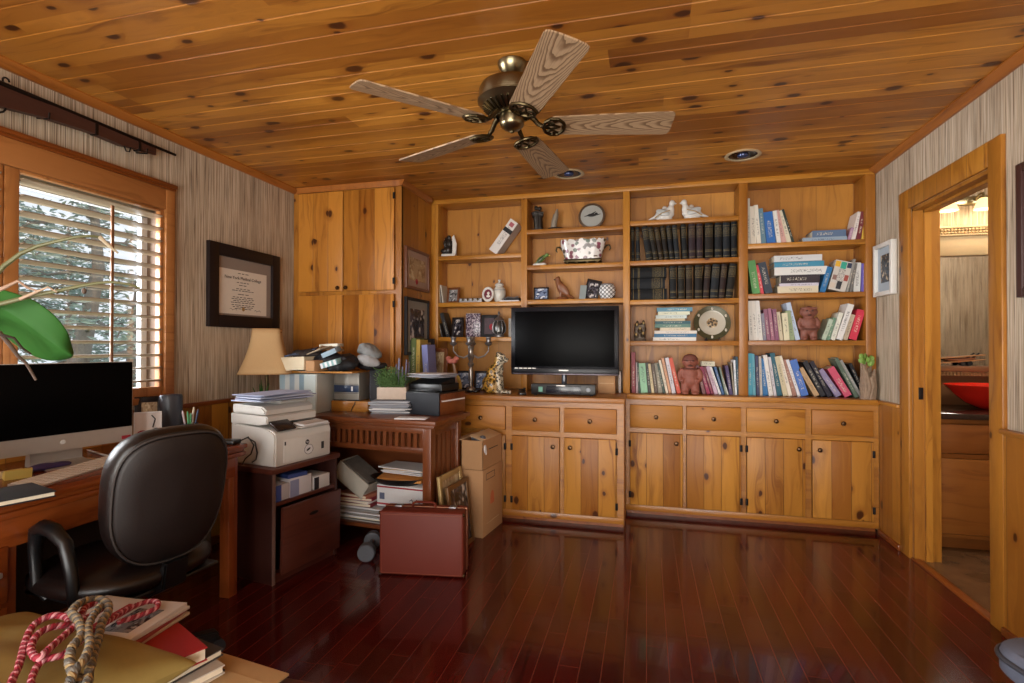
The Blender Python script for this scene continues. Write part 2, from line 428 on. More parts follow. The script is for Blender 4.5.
M['bird_wood'] = plain('carved_brown_wood', '#7b4a2c', 0.4, var=0.3, scale=60)
M['floor_stone'] = plain('brown_marbled_tile', '#6b5038', 0.2, var=0.7, scale=7)
M['bark'] = plain('tree_bark', '#85807a', 0.9, var=0.3)
M['needles'] = plain('pine_needles', '#a3b6b0', 0.9, var=0.2, scale=5)
M['lawn'] = plain('dry_lawn', '#7a8058', 0.95, var=0.3, scale=2)
M['rug'] = plain('dark_wall', '#4a2a18', 0.7)
M['bulb'] = emit('lit_frosted_shade', '#ffdca0', 1.3)

def glass_mat():
    t = NT('window_glass'); tr = t.n('ShaderNodeBsdfTransparent'); gl = t.n('ShaderNodeBsdfGlossy'); mx = t.n('ShaderNodeMixShader')
    gl.inputs['Roughness'].default_value = 0.02; mx.inputs[0].default_value = 0.06
    t.t.links.new(tr.outputs[0], mx.inputs[1]); t.t.links.new(gl.outputs[0], mx.inputs[2]); t.t.links.new(mx.outputs[0], t.out.inputs[0])
    return t.m
M['glass'] = glass_mat()
M['mirror'] = plain('mirror_glass', '#d8d8d8', 0.03, 1.0)
def spots():
    t = NT('leopard_coat'); tc = t.n('ShaderNodeTexCoord')
    v = t.n('ShaderNodeTexVoronoi'); t.t.links.new(tc.outputs['Object'], v.inputs['Vector']); v.inputs['Scale'].default_value = 50
    d = v.outputs['Distance']
    ring = t.math('MULTIPLY', t.step(d, 0.55, 0.42), t.step(d, 0.12, 0.25))
    sp = t.n('ShaderNodeSeparateXYZ'); t.t.links.new(tc.outputs['Object'], sp.inputs[0])
    belly = t.step(sp.outputs[0], 0.10, 0.15)
    c = t.mix(belly, col('#a97e30'), col('#c9bfa8'))
    t.set(t.b.inputs['Base Color'], t.mix(ring, c, col('#1e150d'))); t.b.inputs['Roughness'].default_value = 0.3
    return t.m
M['leopard'] = spots()
def floral():
    t = NT('floral_porcelain'); tc = t.n('ShaderNodeTexCoord'); v = t.n('ShaderNodeTexVoronoi')
    t.t.links.new(tc.outputs['Object'], v.inputs['Vector']); v.inputs['Scale'].default_value = 30
    sc = t.n('ShaderNodeSeparateColor'); t.t.links.new(v.outputs['Color'], sc.inputs[0])
    nz = t.noise(tc.outputs['Object'], 60, 2)
    hit = t.math('MULTIPLY', t.step(t.math('ADD', v.outputs['Distance'], t.math('MULTIPLY', nz, 0.3)), 0.74, 0.58), t.math('GREATER_THAN', sc.outputs[0], 0.3))
    c = t.mix(sc.outputs[1], col('#7d3550'), col('#3f5038'))
    t.set(t.b.inputs['Base Color'], t.mix(hit, col('#d5d0cc'), c)); t.b.inputs['Roughness'].default_value = 0.18
    return t.m
M['floral'] = floral()
def lattice():
    t = NT('silver_lattice'); o, tc = t.coords()
    a = t.math('FRACT', t.math('MULTIPLY', t.math('ADD', o[0], o[2]), 32.0)); b = t.math('FRACT', t.math('MULTIPLY', t.math('SUBTRACT', o[0], o[2]), 32.0))
    l = t.math('MAXIMUM', t.math('LESS_THAN', a, 0.22), t.math('LESS_THAN', b, 0.22))
    t.set(t.b.inputs['Base Color'], t.mix(l, col('#dcdcdc'), col('#2e2a2c'))); t.b.inputs['Roughness'].default_value = 0.25
    return t.m
M['lattice'] = lattice()
def photo(name, bg, c1, c2, sc=9.0):
    t = NT(name); tc = t.n('ShaderNodeTexCoord')
    n = t.noise(tc.outputs['Generated'], sc * 0.5, 3, 0.6, 0.6); m = t.noise(tc.outputs['Generated'], sc * 0.35, 2)
    c = t.mix(t.step(n, 0.45, 0.6), col(bg), col(c1)); c = t.mix(t.step(m, 0.55, 0.66), c, col(c2))
    t.set(t.b.inputs['Base Color'], c); t.b.inputs['Roughness'].default_value = 0.25
    return t.m
M['photo_dark'] = photo('dark_photo_print', '#1c1a22', '#4a4650', '#c9c2c0')
M['photo_bw'] = photo('grey_photo_print', '#8a8a8c', '#3a3c40', '#c6c6c8')
M['photo_tan'] = photo('tan_print', '#b39a78', '#8d7254', '#cdbb9a')
M['photo_blue'] = photo('blue_photo_print', '#6a7a98', '#2f3a55', '#d0d4dc')
M['photo_purple'] = photo('purple_patterned_cover', '#35243c', '#c8bcc8', '#5a3c60', 24)
def cover(name, gilt=False, rough=0.45):
    t = NT(name); base = t.objcol(); rnd = t.objrand()
    tc = t.n('ShaderNodeTexCoord'); sp = t.n('ShaderNodeSeparateXYZ'); t.t.links.new(tc.outputs['Generated'], sp.inputs[0])
    so = t.n('ShaderNodeSeparateXYZ'); t.t.links.new(tc.outputs['Object'], so.inputs[0])
    spine = t.math('LESS_THAN', sp.outputs[1], 0.065); z = sp.outputs[2]; x = sp.outputs[0]
    if gilt:
        c = base
        for a, b in ((0.06, 0.075), (0.2, 0.215), (0.24, 0.25), (0.62, 0.63), (0.9, 0.915)):
            band = t.math('MULTIPLY', t.math('GREATER_THAN', z, a), t.math('LESS_THAN', z, b)); c = t.mix(t.math('MULTIPLY', t.math('MULTIPLY', band, spine), 0.65), c, col('#8f7c50'))
        blk = t.math('MULTIPLY', t.math('GREATER_THAN', z, 0.66), t.math('LESS_THAN', z, 0.86))
        nz = t.noise(t.xyz(t.math('MULTIPLY', so.outputs[0], 260), 0, t.math('MULTIPLY', so.outputs[2], 300)), 1.0, 1)
        hit = t.math('MULTIPLY', t.math('MULTIPLY', blk, spine), t.step(nz, 0.5, 0.6))
        c = t.mix(t.math('MULTIPLY', hit, 0.5), c, col('#9a875a'))
    else:
        nz = t.noise(t.xyz(t.math('MULTIPLY', so.outputs[0], 90), t.math('MULTIPLY', rnd, 99), t.math('MULTIPLY', so.outputs[2], 230)), 1.0, 1)
        mid = t.math('MULTIPLY', t.math('GREATER_THAN', x, 0.3), t.math('LESS_THAN', x, 0.7))
        zz = t.math('MULTIPLY', t.math('GREATER_THAN', z, t.math('MULTIPLY_ADD', rnd, 0.2, 0.12)), t.math('LESS_THAN', z, t.math('MULTIPLY_ADD', rnd, 0.3, 0.6)))
        hit = t.math('MULTIPLY', t.math('MULTIPLY', t.math('MULTIPLY', mid, zz), spine), t.step(nz, 0.5, 0.58))
        rg = t.n('ShaderNodeRGBToBW'); t.t.links.new(base, rg.inputs[0])
        acc = t.mix(t.math('GREATER_THAN', rg.outputs[0], 0.3), col('#d8d0bc'), col('#3a3a44'))
        c = t.mix(t.math('MULTIPLY', hit, 0.6), base, acc)
    t.set(t.b.inputs['Base Color'], c); t.b.inputs['Roughness'].default_value = rough
    t.b.inputs['Specular IOR Level'].default_value = 0.2 if gilt else 0.35
    return t.m
M['cover'] = cover('book_cloth'); M['gilt'] = cover('dark_leather_binding', True, 0.6)

# ================================================================ THE SETTING
def wp(mb, name, mat, root, mod=None):
    """part modelled in room coordinates under an unrotated thing"""
    o = mb.build(name, mat, root, mod=mod)
    o.location = -root.location
    return o
ROOM_R = 1.64            # bathroom side of the right wall
struct(MB().box(XL - .14, XR + .005, YREAR - .1, YB + .1, -.1, 0).build('floor', M['floor']))
# ceiling boards with real V grooves, running along X
b = MB(); pw = 0.1435; y = YREAR - .1; k = 0
prof = []
while y < YB + .1:
    prof += [(y, CEIL + .005), (y + .004, CEIL), (y + pw - .004, CEIL)]; y += pw
prof += [(y, CEIL + .005), (y, CEIL + .06), (YREAR - .1, CEIL + .06)]
b.prism([(p[0], p[1]) for p in prof], 'YZ', XL - .14, XR + .13)
oc = struct(b.build('ceiling', M['ceiling']))
# left wall with the window opening
WY0, WY1, WZ0, WZ1 = 0.92, 2.37, 0.96, 2.0
b = MB()
for y0, y1, z0, z1 in ((YREAR - .1, WY0, 0, CEIL), (WY1, YB + .1, 0, CEIL), (WY0, WY1, 0, WZ0), (WY0, WY1, WZ1, CEIL)):
    b.box(XL - .14, XL, y0, y1, z0, z1)
struct(b.build('wall_left', M['paper']))
struct(MB().box(XL - .14, XR + .13, YB + .01, YB + .1, 0, CEIL).build('wall_back', M['paper']))
DY0, DY1, DZ = 2.814, 3.556, 2.045
b = MB()
for y0, y1, z0, z1 in ((YREAR - .1, DY0, 0, CEIL), (DY1, YB + .1, 0, CEIL), (DY0, DY1, DZ, CEIL)):
    b.box(XR, ROOM_R, y0, y1, z0, z1)
struct(b.build('wall_right', M['paper']))
# rear wall; two unseen windows added behind the camera, tall to brighten the ceiling
b = MB()
RW = ((-2.25, -0.65), (-0.35, 1.25)); RZ0, RZ1 = 0.08, 2.25
xs = [XL - .14, RW[0][0], RW[0][1], RW[1][0], RW[1][1], XR + .13]
for i in (0, 2, 4): b.box(xs[i], xs[i + 1], YREAR - .1, YREAR, 0, CEIL)
for a, c in RW:
    b.box(a, c, YREAR - .1, YREAR, 0, RZ0); b.box(a, c, YREAR - .1, YREAR, RZ1, CEIL)
struct(b.build('wall_rear', M['paper']))
for i, (a, c) in enumerate(RW):
    b = MB(); f = .05
    b.box(a - f, c + f, YREAR, YREAR + .02, RZ1, RZ1 + .07).box(a - f, c + f, YREAR, YREAR + .03, RZ0 - .06, RZ0)
    b.box(a - f, a, YREAR, YREAR + .02, RZ0, RZ1).box(c, c + f, YREAR, YREAR + .02, RZ0, RZ1).box((a + c) / 2 - .02, (a + c) / 2 + .02, YREAR - .06, YREAR - .03, RZ0, RZ1)
    wr = struct(b.build('window_%d' % (i + 2), M['oak_y']))
    MB().box(a, c, YREAR - .055, YREAR - .05, RZ0, RZ1).build('pane', M['glass'], wr)

# chair rail, wainscot, crown, baseboards
struct(MB().box(XR - .018, XR, YREAR, 2.72, .03, .862).build('trim_1', M['pine_zy']))
struct(MB().box(XR - .018, XR, 3.672, 3.965, .03, .862).build('trim_2', M['pine_zy']))
struct(MB().box(XR - .035, XR, YREAR, 2.72, .862, .884, .004).build('trim_3', M['pine_y']))
struct(MB().box(XR - .035, XR, 3.672, 3.945, .862, .884, .004).build('trim_4', M['pine_y']))
b = MB().box(XR - .032, XR - .0, YREAR, 2.72, 0, .035, .006).box(XR - .032, XR, 3.672, 3.965, 0, .035, .006)
struct(b.build('baseboard_right', M['trim']))
struct(MB().box(XL, XL + .018, YREAR, YC, .03, .872).build('trim_5', M['pine_zy']))
struct(MB().box(XL, XL + .03, YREAR, YC, .872, .897, .004).build('trim_6', M['trim']))
struct(MB().box(XL, XL + .03, YREAR, YC, 0, .05, .004).build('baseboard_left', M['trim']))
def crown_prof(s, x): return [(x, CEIL), (x + s * .045, CEIL), (x + s * .045, CEIL - .008), (x + s * .012, CEIL - .036), (x, CEIL - .036)]
struct(MB().prism(crown_prof(1, XL), 'XZ', YREAR, YC).build('trim_7', M['crown']))
struct(MB().prism(crown_prof(-1, XR), 'XZ', YREAR, YS).build('trim_8', M['crown']))

# ---- window_1: trim, jambs, glass; the shutters are things of their own
b = MB()
b.box(XL, XL + .024, WY1, 2.428, .90, 2.115, .003)                                   # right casing
b.box(XL, XL + .024, .85, WY0, .90, 2.115, .003)
b.box(XL, XL + .022, .85, 2.428, WZ1, 2.115, .003)                                   # header board
b.box(XL, XL + .05, .85, 2.43, .925, WZ0, .004)                                     # sill
struct(b.build('window_1', M['oak_y']))
win = bpy.data.objects['window_1']
b = MB().box(XL, XL + .03, .83, 2.43, 2.115, 2.130, .004).box(XL, XL + .034, .82, 2.437, 2.130, 2.152, .005)
b.build('cornice', M['trim'], win)
b = MB()
b.box(XL - .14, XL, WY1 - .012, WY1, WZ0, WZ1).box(XL - .14, XL, WY0, WY0 + .012, WZ0, WZ1).box(XL - .14, XL, WY0, WY1, WZ1 - .012, WZ1).box(XL - .14, XL, WY0, WY1, WZ0, WZ0 + .012)
b.build('jamb', plain('pale_jamb', '#6b5646', .8), win)
b = MB()
b.box(XL - .125, XL - .095, WY1 - .047, WY1 - .012, WZ0, WZ1).box(XL - .125, XL - .095, WY0 + .012, WY0 + .047, WZ0, WZ1)
b.box(XL - .125, XL - .095, WY0, WY1, WZ0, WZ0 + .045).box(XL - .125, XL - .095, WY0, WY1, WZ1 - .045, WZ1).box(XL - .125, XL - .095, 1.55, 1.60, WZ0, WZ1)
b.build('sash', plain('pale_sash', '#c9cdd0', .5), win)
MB().box(XL - .112, XL - .108, WY0 + .03, WY1 - .03, WZ0 + .03, WZ1 - .03).build('pane', M['glass'], win)

M['slat'] = wood('shutter_louver', '#8b7b66', '#9a8972', 'Y', 'X', 0.3, 99.0, groove=0.0, rough=0.4)
def shutter(label, y0, y1):
    t = thing('window_shutter', label, 'shutter', (XL, y0, WZ0), group=None)
    W = y1 - y0; H = WZ1 - WZ0; st = .055
    b = MB()
    b.box(-.028, .006, 0, st, 0, H, .003).box(-.028, .006, W - st * .35, W, 0, H, .003)
    b.box(-.028, .006, st, W - st * .35, 0, .05, .003).box(-.028, .006, st, W - st * .35, H - .012, H, .002)
    b.build('frame', M['oak_z'], t)
    n = 14
    for k in range(n):
        z = .085 + k * (H - .13) / (n - 1)
        T = xf((-.012, 0, z), ry=R(-6))
        MB().prism([(-.040, -.002), (-.014, -.0065), (.014, -.0065), (.040, -.002), (.040, .002), (.014, .0065), (-.014, .0065), (-.040, .002)], 'XZ', st + .002, W - st * .35 - .002, M=T).build('louver', M['slat'], t)
    yc = st + (W - 1.35 * st) * .565
    MB().box(.030, .041, yc - .007, yc + .007, .07, H - .06, .002).build('tilt_rod', plain('rod_brown', '#7a5232', .45), t)
    return t
shutter('wooden plantation shutter with open louvers over the window right half', 1.615, WY1 - .001)
shutter('wooden plantation shutter at the left end of the window behind the orchid', WY0 + .001, 1.612)

# ---- the doorway to the bathroom
b = MB()
b.box(XR - .02, XR, DY1, 3.672, 0, DZ + .115, .004).box(XR - .02, XR, 2.72, DY0, 0, DZ + .115, .004).box(XR - .0205, XR, DY0, DY1, DZ, DZ + .115, .004)
struct(b.build('door_1', M['pine_zy']))
dr = bpy.data.objects['door_1']
b = MB().box(XR, ROOM_R, DY1 - .018, DY1, 0, DZ).box(XR, ROOM_R, DY0, DY0 + .018, 0, DZ).box(XR, ROOM_R, DY0, DY1, DZ - .018, DZ)
b.build('jamb', M['pine_z'], dr)
b = MB().box(XR + .05, XR + .085, DY1 - .032, DY1 - .018, 0, DZ - .018).box(XR + .05, XR + .085, DY0 + .018, DY0 + .032, 0, DZ - .018).box(XR + .05, XR + .085, DY0 + .018, DY1 - .018, DZ - .032, DZ - .018)
b.build('door_stop', M['pine_z'], dr)
b = MB().box(XR + .022, XR + .046, DY1 - .0205, DY1 - .018, .93, 1.0, .001).box(XR + .03, XR + .038, DY1 - .021, DY1 - .018, .952, .978)
b.build('strike_plate', M['iron'], dr)
struct(MB().box(XR - .012, XR + .03, DY0 + .0, DY1, -.02, .010, .003).build('trim_9', M['trim']))       # threshold

# ---- bathroom shell
BX1, BY0, BY1 = 3.3, 2.3, 4.32
struct(MB().box(ROOM_R, BX1 + .1, BY0 - .1, BY1 + .1, -.1, 0).box(XR + .02, ROOM_R, DY0, DY1, -.1, 0).build('floor_bathroom', M['floor_stone']))
struct(MB().box(ROOM_R, BX1 + .1, BY0 - .1, BY1 + .1, CEIL, CEIL + .06).build('ceiling_bathroom', plain('bath_ceiling', '#cfc6b4', .8)))
struct(MB().box(ROOM_R, BX1 + .1, BY1, BY1 + .1, 0, CEIL).build('wall_bathroom_back', M['paper']))
struct(MB().box(ROOM_R, BX1 + .1, BY0 - .1, BY0, 0, CEIL).build('wall_bathroom_front', M['paper']))
struct(MB().box(BX1, BX1 + .1, BY0, BY1, 0, CEIL).build('wall_bathroom_right', M['paper']))

# ================================================================ BUILT-IN JOINERY
UP = ((-1.722, -1.661), (-.959, -.910), (-.169, -.118), (.643, .703), (1.442, 1.502))
bk = thing('bookcase', 'built-in knotty pine bookcase of four bays across the back wall', 'bookcase', (-.11, YS, .884))
for a, c in UP:
    wp(MB().box(a, c, YS, YB, .884, 2.404, .002), 'upright', M['pine_z'], bk)
wp(MB().box(UP[0][0], UP[4][1], YB, YB + .009, .884, 2.404), 'back_panel', M['pine_back'], bk)
wp(MB().box(UP[0][0], UP[4][1], YS - .003, YB, 2.404, CEIL - .001, .002), 'top_rail', M['pine_x'], bk)
SH = {0: (1.975, 1.592, 1.309), 1: (2.153, 1.872, 1.600), 2: (2.176, 1.877, 1.583, 1.276), 3: (1.967, 1.610, 1.278)}
for i, zs in SH.items():
    for z in zs:
        wp(MB().box(UP[i][1], UP[i + 1][0], YS + .003, YB, z - .034, z, .0015), 'shelf', M['pine_x'], bk)

struct(MB().prism([(XC, CEIL), (XC + .032, CEIL), (XC + .032, CEIL - .008), (XC + .016, CEIL - .04), (XC, CEIL - .04)], 'XZ', YC - .03, YS - .034).build('trim_10', M['crown']))

def door_panel(root, name, x0, x1, z0, z1, y, mat, th=.02, knob=None, hinges=None, rel=True):
    """one door or drawer front; local x from its own left edge so the planks start there"""
    o = MB().box(0, x1 - x0, -th, 0, 0, z1 - z0, .005).build(name, mat, root)
    o.location = Vector((x0, y, z0)) - root.location
    if knob is not None:
        kx, kz = knob
        MB().lathe([(.004, 0), (.0045, .008), (.013, .014), (.0155, .02), (.012, .026), (.0, .028)], n=16, M=xf((kx - x0, -th, kz - z0), rx=R(90))).build('knob', M['knob'], o)
    for s, hz in (hinges or ()):
        hx = 0 if s == 'L' else (x1 - x0)
        MB().box(hx - .009, hx + .009, -th - .002, -th + .001, hz - z0 - .023, hz - z0 + .023, .001).cyl((hx, -th - .002, hz - z0 - .023), (hx, -th - .002, hz - z0 + .023), .0035, n=8).build('hinge', M['iron'], o)
    return o

# tall cupboard in the left corner
tc_ = thing('tall_cupboard', 'tall knotty pine corner cupboard left of the bookcase', 'cupboard', (-2.16, YC, 0))
CH = 2.40
wp(MB().box(XL + .031, XC - .02, YC + .02, YB, .051, CH), 'carcass', M['pine_z'], tc_)
wp(MB().box(XC - .02, XC, YC, YB, 0, CH), 'side_panel', M['pine_zy'], tc_)
b = MB().box(XL + .002, -2.577, YC + .001, YC + .02, 0, CH).box(-1.771, XC, YC - .001, YC + .02, 0, CH).box(-2.577, -1.771, YC, YC + .02, 2.394, CH).box(-2.577, -1.771, YC, YC + .02, 1.612, 1.652).box(-2.577, -1.771, YC, YC + .02, .86, .93).box(-2.577, -1.771, YC, YC + .02, 0, .08)
wp(b, 'face_frame', M['pine_z'], tc_)
wp(MB().prism([(YC + .0, CEIL - .001), (YC - .032, CEIL - .001), (YC - .032, CEIL - .008), (YC - .016, CEIL - .04), (YC + .0, CEIL - .04)], 'YZ', XL + .046, XC).box(XL + .001, XC, YC, YB, CH, CEIL - .001), 'crown', M['crown'], tc_)
M['pine_door2'] = wood('pine_wide_door', '#8f541a', '#c58434', 'Z', 'X', 0.128, 9.0, knots=0.22, groove=0.0022, rough=0.33)
door_panel(tc_, 'door', -2.572, -2.193, 1.645, 2.392, YC, M['pine_door2'], knob=(-2.225, 1.668), hinges=())
door_panel(tc_, 'door', -2.186, -1.775, 1.645, 2.392, YC, M['pine_door2'], knob=(-2.156, 1.668), hinges=(('R', 2.33), ('R', 1.71)))
door_panel(tc_, 'door', -2.572, -2.193, .925, 1.616, YC, M['pine_door2'], hinges=())
door_panel(tc_, 'door', -2.186, -1.775, .925, 1.616, YC, M['pine_door2'], hinges=(('R', 1.54), ('R', 1.0)))

# base cabinets
def base_cab(name, label, xa, xb, y, cols, knobs, hng, hidden_left=False):
    t = thing(name, label, 'cabinet', ((xa + xb) / 2, y, 0))
    wp(MB().box(xa, xb, y + .02, YB, .078, .848).box(xa, xb, y + .075, YB, 0, .078), 'carcass', M['pine_z'], t)
    b = MB(); zs = (.036, .078, .607, .640, .810, .848)
    b.box(xa, xb, y, y + .02, .810, .848).box(xa, xb, y - .0005, y + .02, .606, .639).box(xa, xb, y - .004, y + .02, .034, .076, .003)
    edges = [xa] + [v for c in cols for v in c] + [xb]
    for k in range(0, len(edges), 2):
        b.box(edges[k], edges[k + 1], y - .0008, y + .02, .036, .848)
    wp(b, 'face_frame', M['pine_x'], t)
    wp(MB().box(xa + .005, xb - .005, y + .045, y + .06, 0, .04), 'toe_board', M['trim'], t)
    for (a, c), kn, hg in zip(cols, knobs, hng):
        door_panel(t, 'drawer', a + .002, c - .002, .641, .808, y, M['pine_drawer'], .018, ((a + c) / 2, .724))
        kb = None
        if kn == 'R': kb = (c - .045, .54)
        if kn == 'L': kb = (a + .045, .54)
        door_panel(t, 'door', a + .002, c - .002, .08, .604, y, M['pine_door'], .018, kb, [(hg, .525), (hg, .155)] if hg else ())
    return t
base_cab('base_cabinet', 'deeper pine base cabinet with drawers and doors under the television', XC + .002, -.147, 3.628,
         ((-1.69, -1.37), (-1.333, -.97), (-.926, -.581), (-.553, -.192)), ('R', 'L', 'R', 'L'), ('L', 'R', 'L', 'R'))
base_cab('base_cabinet', 'shallower long pine base cabinet with four drawers and doors right of television', -.145, 1.487, 3.968,
         ((-.118, .255), (.276, .643), (.675, 1.048), (1.085, 1.455)), ('R', '', 'R', 'L'), ('L', 'R', 'L', 'R'))
tag(MB().box(XC + .002, -.14, 3.600, YB, .849, .884, .003).build('countertop', M['pine_x']), 'deep pine countertop carrying the television and the leopard figure', 'countertop')
tag(MB().box(-.1395, XR - .02, 3.945, YB, .849, .884, .003).build('countertop', M['pine_x']), 'shallow pine countertop under the lowest rows of books', 'countertop')

# ================================================================ CEILING FIXTURES
FX, FY = -.55, 2.15
fan = thing('ceiling_fan', 'five-bladed ceiling fan in antique brass with pale oak blades', 'fan', (FX, FY, CEIL))
MB().lathe([(.058, 0), (.062, -.004), (.062, -.012), (.056, -.026), (.04, -.05), (.026, -.06), (.022, -.064)], n=32).build('canopy', M['brass'], fan)
MB().lathe([(.016, -.055), (.016, -.09), (.03, -.092), (.045, -.1)], n=20).build('downrod', M['brass_dark'], fan)
MB().lathe([(.02, -.085), (.05, -.088), (.10, -.094), (.132, -.106), (.14, -.122), (.14, -.158), (.146, -.162), (.146, -.170), (.138, -.176), (.118, -.196), (.09, -.214), (.055, -.222), (.0, -.222)], n=48).build('motor_housing', M['brass'], fan)
b = MB()
for k in range(30):
    a = 2 * math.pi * k / 30
    b.box(-.027, .027, -.0035, .0035, -.004, .006, M=xf((0, 0, 0), rz=a) @ xf((.102, 0, -.2075), ry=R(-35)))
b.build('vent_ribs', M['brass_dark'], fan)
sw = MB().lathe([(.034, -.218), (.05, -.224), (.052, -.23), (.052, -.262), (.047, -.272), (.034, -.284), (.014, -.29), (.0, -.29)], n=32).build('switch_housing', M['brass'], fan)
b = MB().lathe([(.0, -.30), (.007, -.299), (.009, -.294), (.006, -.288)], n=12)
b.build('finial', M['brass_dark'], sw)
BZ = -.272
for k in range(5):
    a = R(11.2 + 72 * k)
    Mr = xf((0, 0, BZ), rz=a) @ Matrix.Rotation(R(-12), 4, 'X')
    pts = []
    # blade outline: narrow at the bracket, wider near the tip, rounded corners
    o1 = [(.165, .054), (.18, .060), (.40, .068), (.645, .076), (.660, .072), (.667, .060), (.669, .03)]
    pts = o1 + [(x, -y) for x, y in o1[::-1]] + [(.155, -.034), (.155, .034)]
    bl = MB().prism(pts, 'XY', -.003, .003, bev=.0015).build('blade', M['fan_wood'], fan)
    bl.matrix_local = Mr
    b = MB()
    b.tube([(.07, 0, .05), (.09, 0, .036), (.11, 0, .010), (.135, 0, -.006)], [.013, .011, .010, .009], 10)
    ring = [(.132, 0), (.142, .034), (.165, .052), (.195, .050), (.216, .026), (.222, 0), (.216, -.026), (.195, -.050), (.165, -.052), (.142, -.034)]
    b.tube([(x, y, -.007) for x, y in ring], .0075, 8, closed=True)
    b.tube([(.135, 0, -.007), (.165, .015, -.006), (.20, 0, -.006), (.165, -.015, -.006)], .006, 8, closed=True)
    b.tube([(.14, .03, -.007), (.17, .022, -.006), (.20, .046, -.006)], .005, 8); b.tube([(.14, -.03, -.007), (.17, -.022, -.006), (.20, -.046, -.006)], .005, 8)
    for px, py in ((.178, .046), (.178, -.046), (.216, 0)): b.cyl((px, py, -.013), (px, py, -.002), .008, .008, 10)
    b.build('blade_bracket', M['brass_dark'], bl)
def downlight(label, x, y):
    t = thing('recessed_downlight', label, 'ceiling light', (x, y, CEIL))
    MB().lathe([(.086, .0), (.106, .0), (.108, -.004), (.098, -.008), (.085, -.005), (.086, .0)], n=40).build('trim_ring', plain('ring_%d' % int(x * 100), '#c4b08c', .5), t)
    b = MB().lathe([(.0865, -.0005), (.08, -.0015), (.06, -.001), (.03, -.001), (.0, -.001)], n=40)
    b.build('reflector', plain('dark_blue_reflector_%d' % int(x * 100), '#0a0c1e', .12, .7), t)
    b = MB().lathe([(.0, -.018), (.02, -.017), (.032, -.010), (.034, -.002)], n=24)
    b.build('bulb', plain('unlit_bulb_%d' % int(x * 100), '#3b4568', .15, .3), t)
downlight('recessed downlight in the ceiling right of the fan, fully in view', .590, 3.552)
downlight('recessed downlight in the ceiling half hidden behind a fan blade', -.522, 3.645)

# ================================================================ LEFT WALL: rifle, diploma
def poly(pts, ax, val):
    i, j = {'X': (1, 2), 'Y': (0, 2), 'Z': (0, 1)}[ax]
    return [(q[i], q[j]) for q in (P(u, v, ax, val) for u, v in pts)]
t = thing('antique_rifle', 'antique long rifle hung over the window under the ceiling', 'rifle', (XL + .05, 1.7, 2.27))
XF = XL + .065
up = [(0, 85), (32, 98), (58, 107.5), (94, 122.5), (126, 136), (158, 148)]
dn = [(158, 155), (123, 145.5), (91, 132), (44, 117), (0, 106)]
pg = poly(up, 'X', XF) + poly(dn, 'X', XF)
pg = pg + [(1.35, 2.215), (1.15, 2.155), (.86, 2.10), (.84, 2.23), (1.1, 2.262), (1.4, 2.305)]
wp(MB().prism([(y, z) for y, z in pg], 'YZ', XF - .034, XF, bev=.012), 'stock', M['rifle'], t)
a = P(0, 83, 'X', XF - .01); c = P(175.5, 155, 'X', XF - .015)
wp(MB().tube([Vector((XF - .017, 1.25, 2.297)), a, c], [.013, .011, .007], 10), 'barrel', M['iron'], t)
for u, v0, v1 in ((97, 124, 134.5), (140, 142, 150.5)):
    p0 = P(u, v0, 'X', XF); p1 = P(u, v1, 'X', XF)
    wp(MB().box(XF - .037, XF + .002, p0.y - .008, p0.y + .008, p1.z - .003, p0.z + .003, .003), 'band', M['iron'], t)
a = P(6, 82, 'X', XF - .01)
wp(MB().tube([a + Vector((0, .012 * math.cos(q * .7), .004 + .014 * math.sin(q * .7))) for q in range(9)], .004, 8), 'hammer', M['iron'], t)
a = P(3, 109, 'X', XF - .01)
wp(MB().tube([a + Vector((0, -.02 + .03 * math.cos(q * .5 + 3.0), .01 + .03 * math.sin(q * .5 + 3.0))) for q in range(8)], .004, 8), 'trigger_guard', M['iron'], t)
a = P(124, 146, 'X', XF - .01)
wp(MB().tube([a, a + Vector((0, .012, -.022)), a + Vector((0, .03, -.018)), a + Vector((0, .036, .006))], .0035, 8), 'sling_ring', M['iron'], t)
for u, v in ((48, 112), (146, 148)):
    p = P(u, v, 'X', XF); wp(MB().tube([(XL, p.y, p.z - .02), (XF + .008, p.y, p.z - .03), (XF + .01, p.y, p.z - .005)], .004, 8), 'wall_hook', M['iron'], t)

t = thing('framed_diploma', 'wide dark-framed diploma with grey mat on the left wall', 'diploma', (XL, 3.0, 1.355))
y0, y1, z0, z1 = 2.668, 3.312, 1.356, 1.889; fw = .078
b = MB()
b.box(XL + .002, XL + .028, y0 + fw, y1 - fw, z1 - fw, z1, .003).box(XL + .002, XL + .028, y0 + fw, y1 - fw, z0, z0 + fw, .003).box(XL + .002, XL + .0285, y0, y0 + fw, z0, z1, .003).box(XL + .002, XL + .0285, y1 - fw, y1, z0, z1, .003)
wp(b, 'frame', M['frame_dark'], t)
wp(MB().box(XL + .002, XL + .010, y0 + fw, y1 - fw, z0 + fw, z1 - fw), 'mat', M['mat_board'], t)
py0, py1, pz0, pz1 = y0 + fw + .004, y1 - fw - .045, z0 + fw + .012, z1 - fw - .075
wp(MB().box(XL + .010, XL + .012, py0, py1, pz0, pz1), 'certificate', plain('parchment', '#e2dacd', .8), t)
cx = (py0 + py1) / 2
def wtx(s, size, y, z, mat=M['ink']): 
    o = words('lettering', s, size, mat, t, xf((XL + .0125, y, z)) @ FACE_X, .0003); o.location = -t.location
wtx('New York Medical College', .030, cx, pz1 - .052)
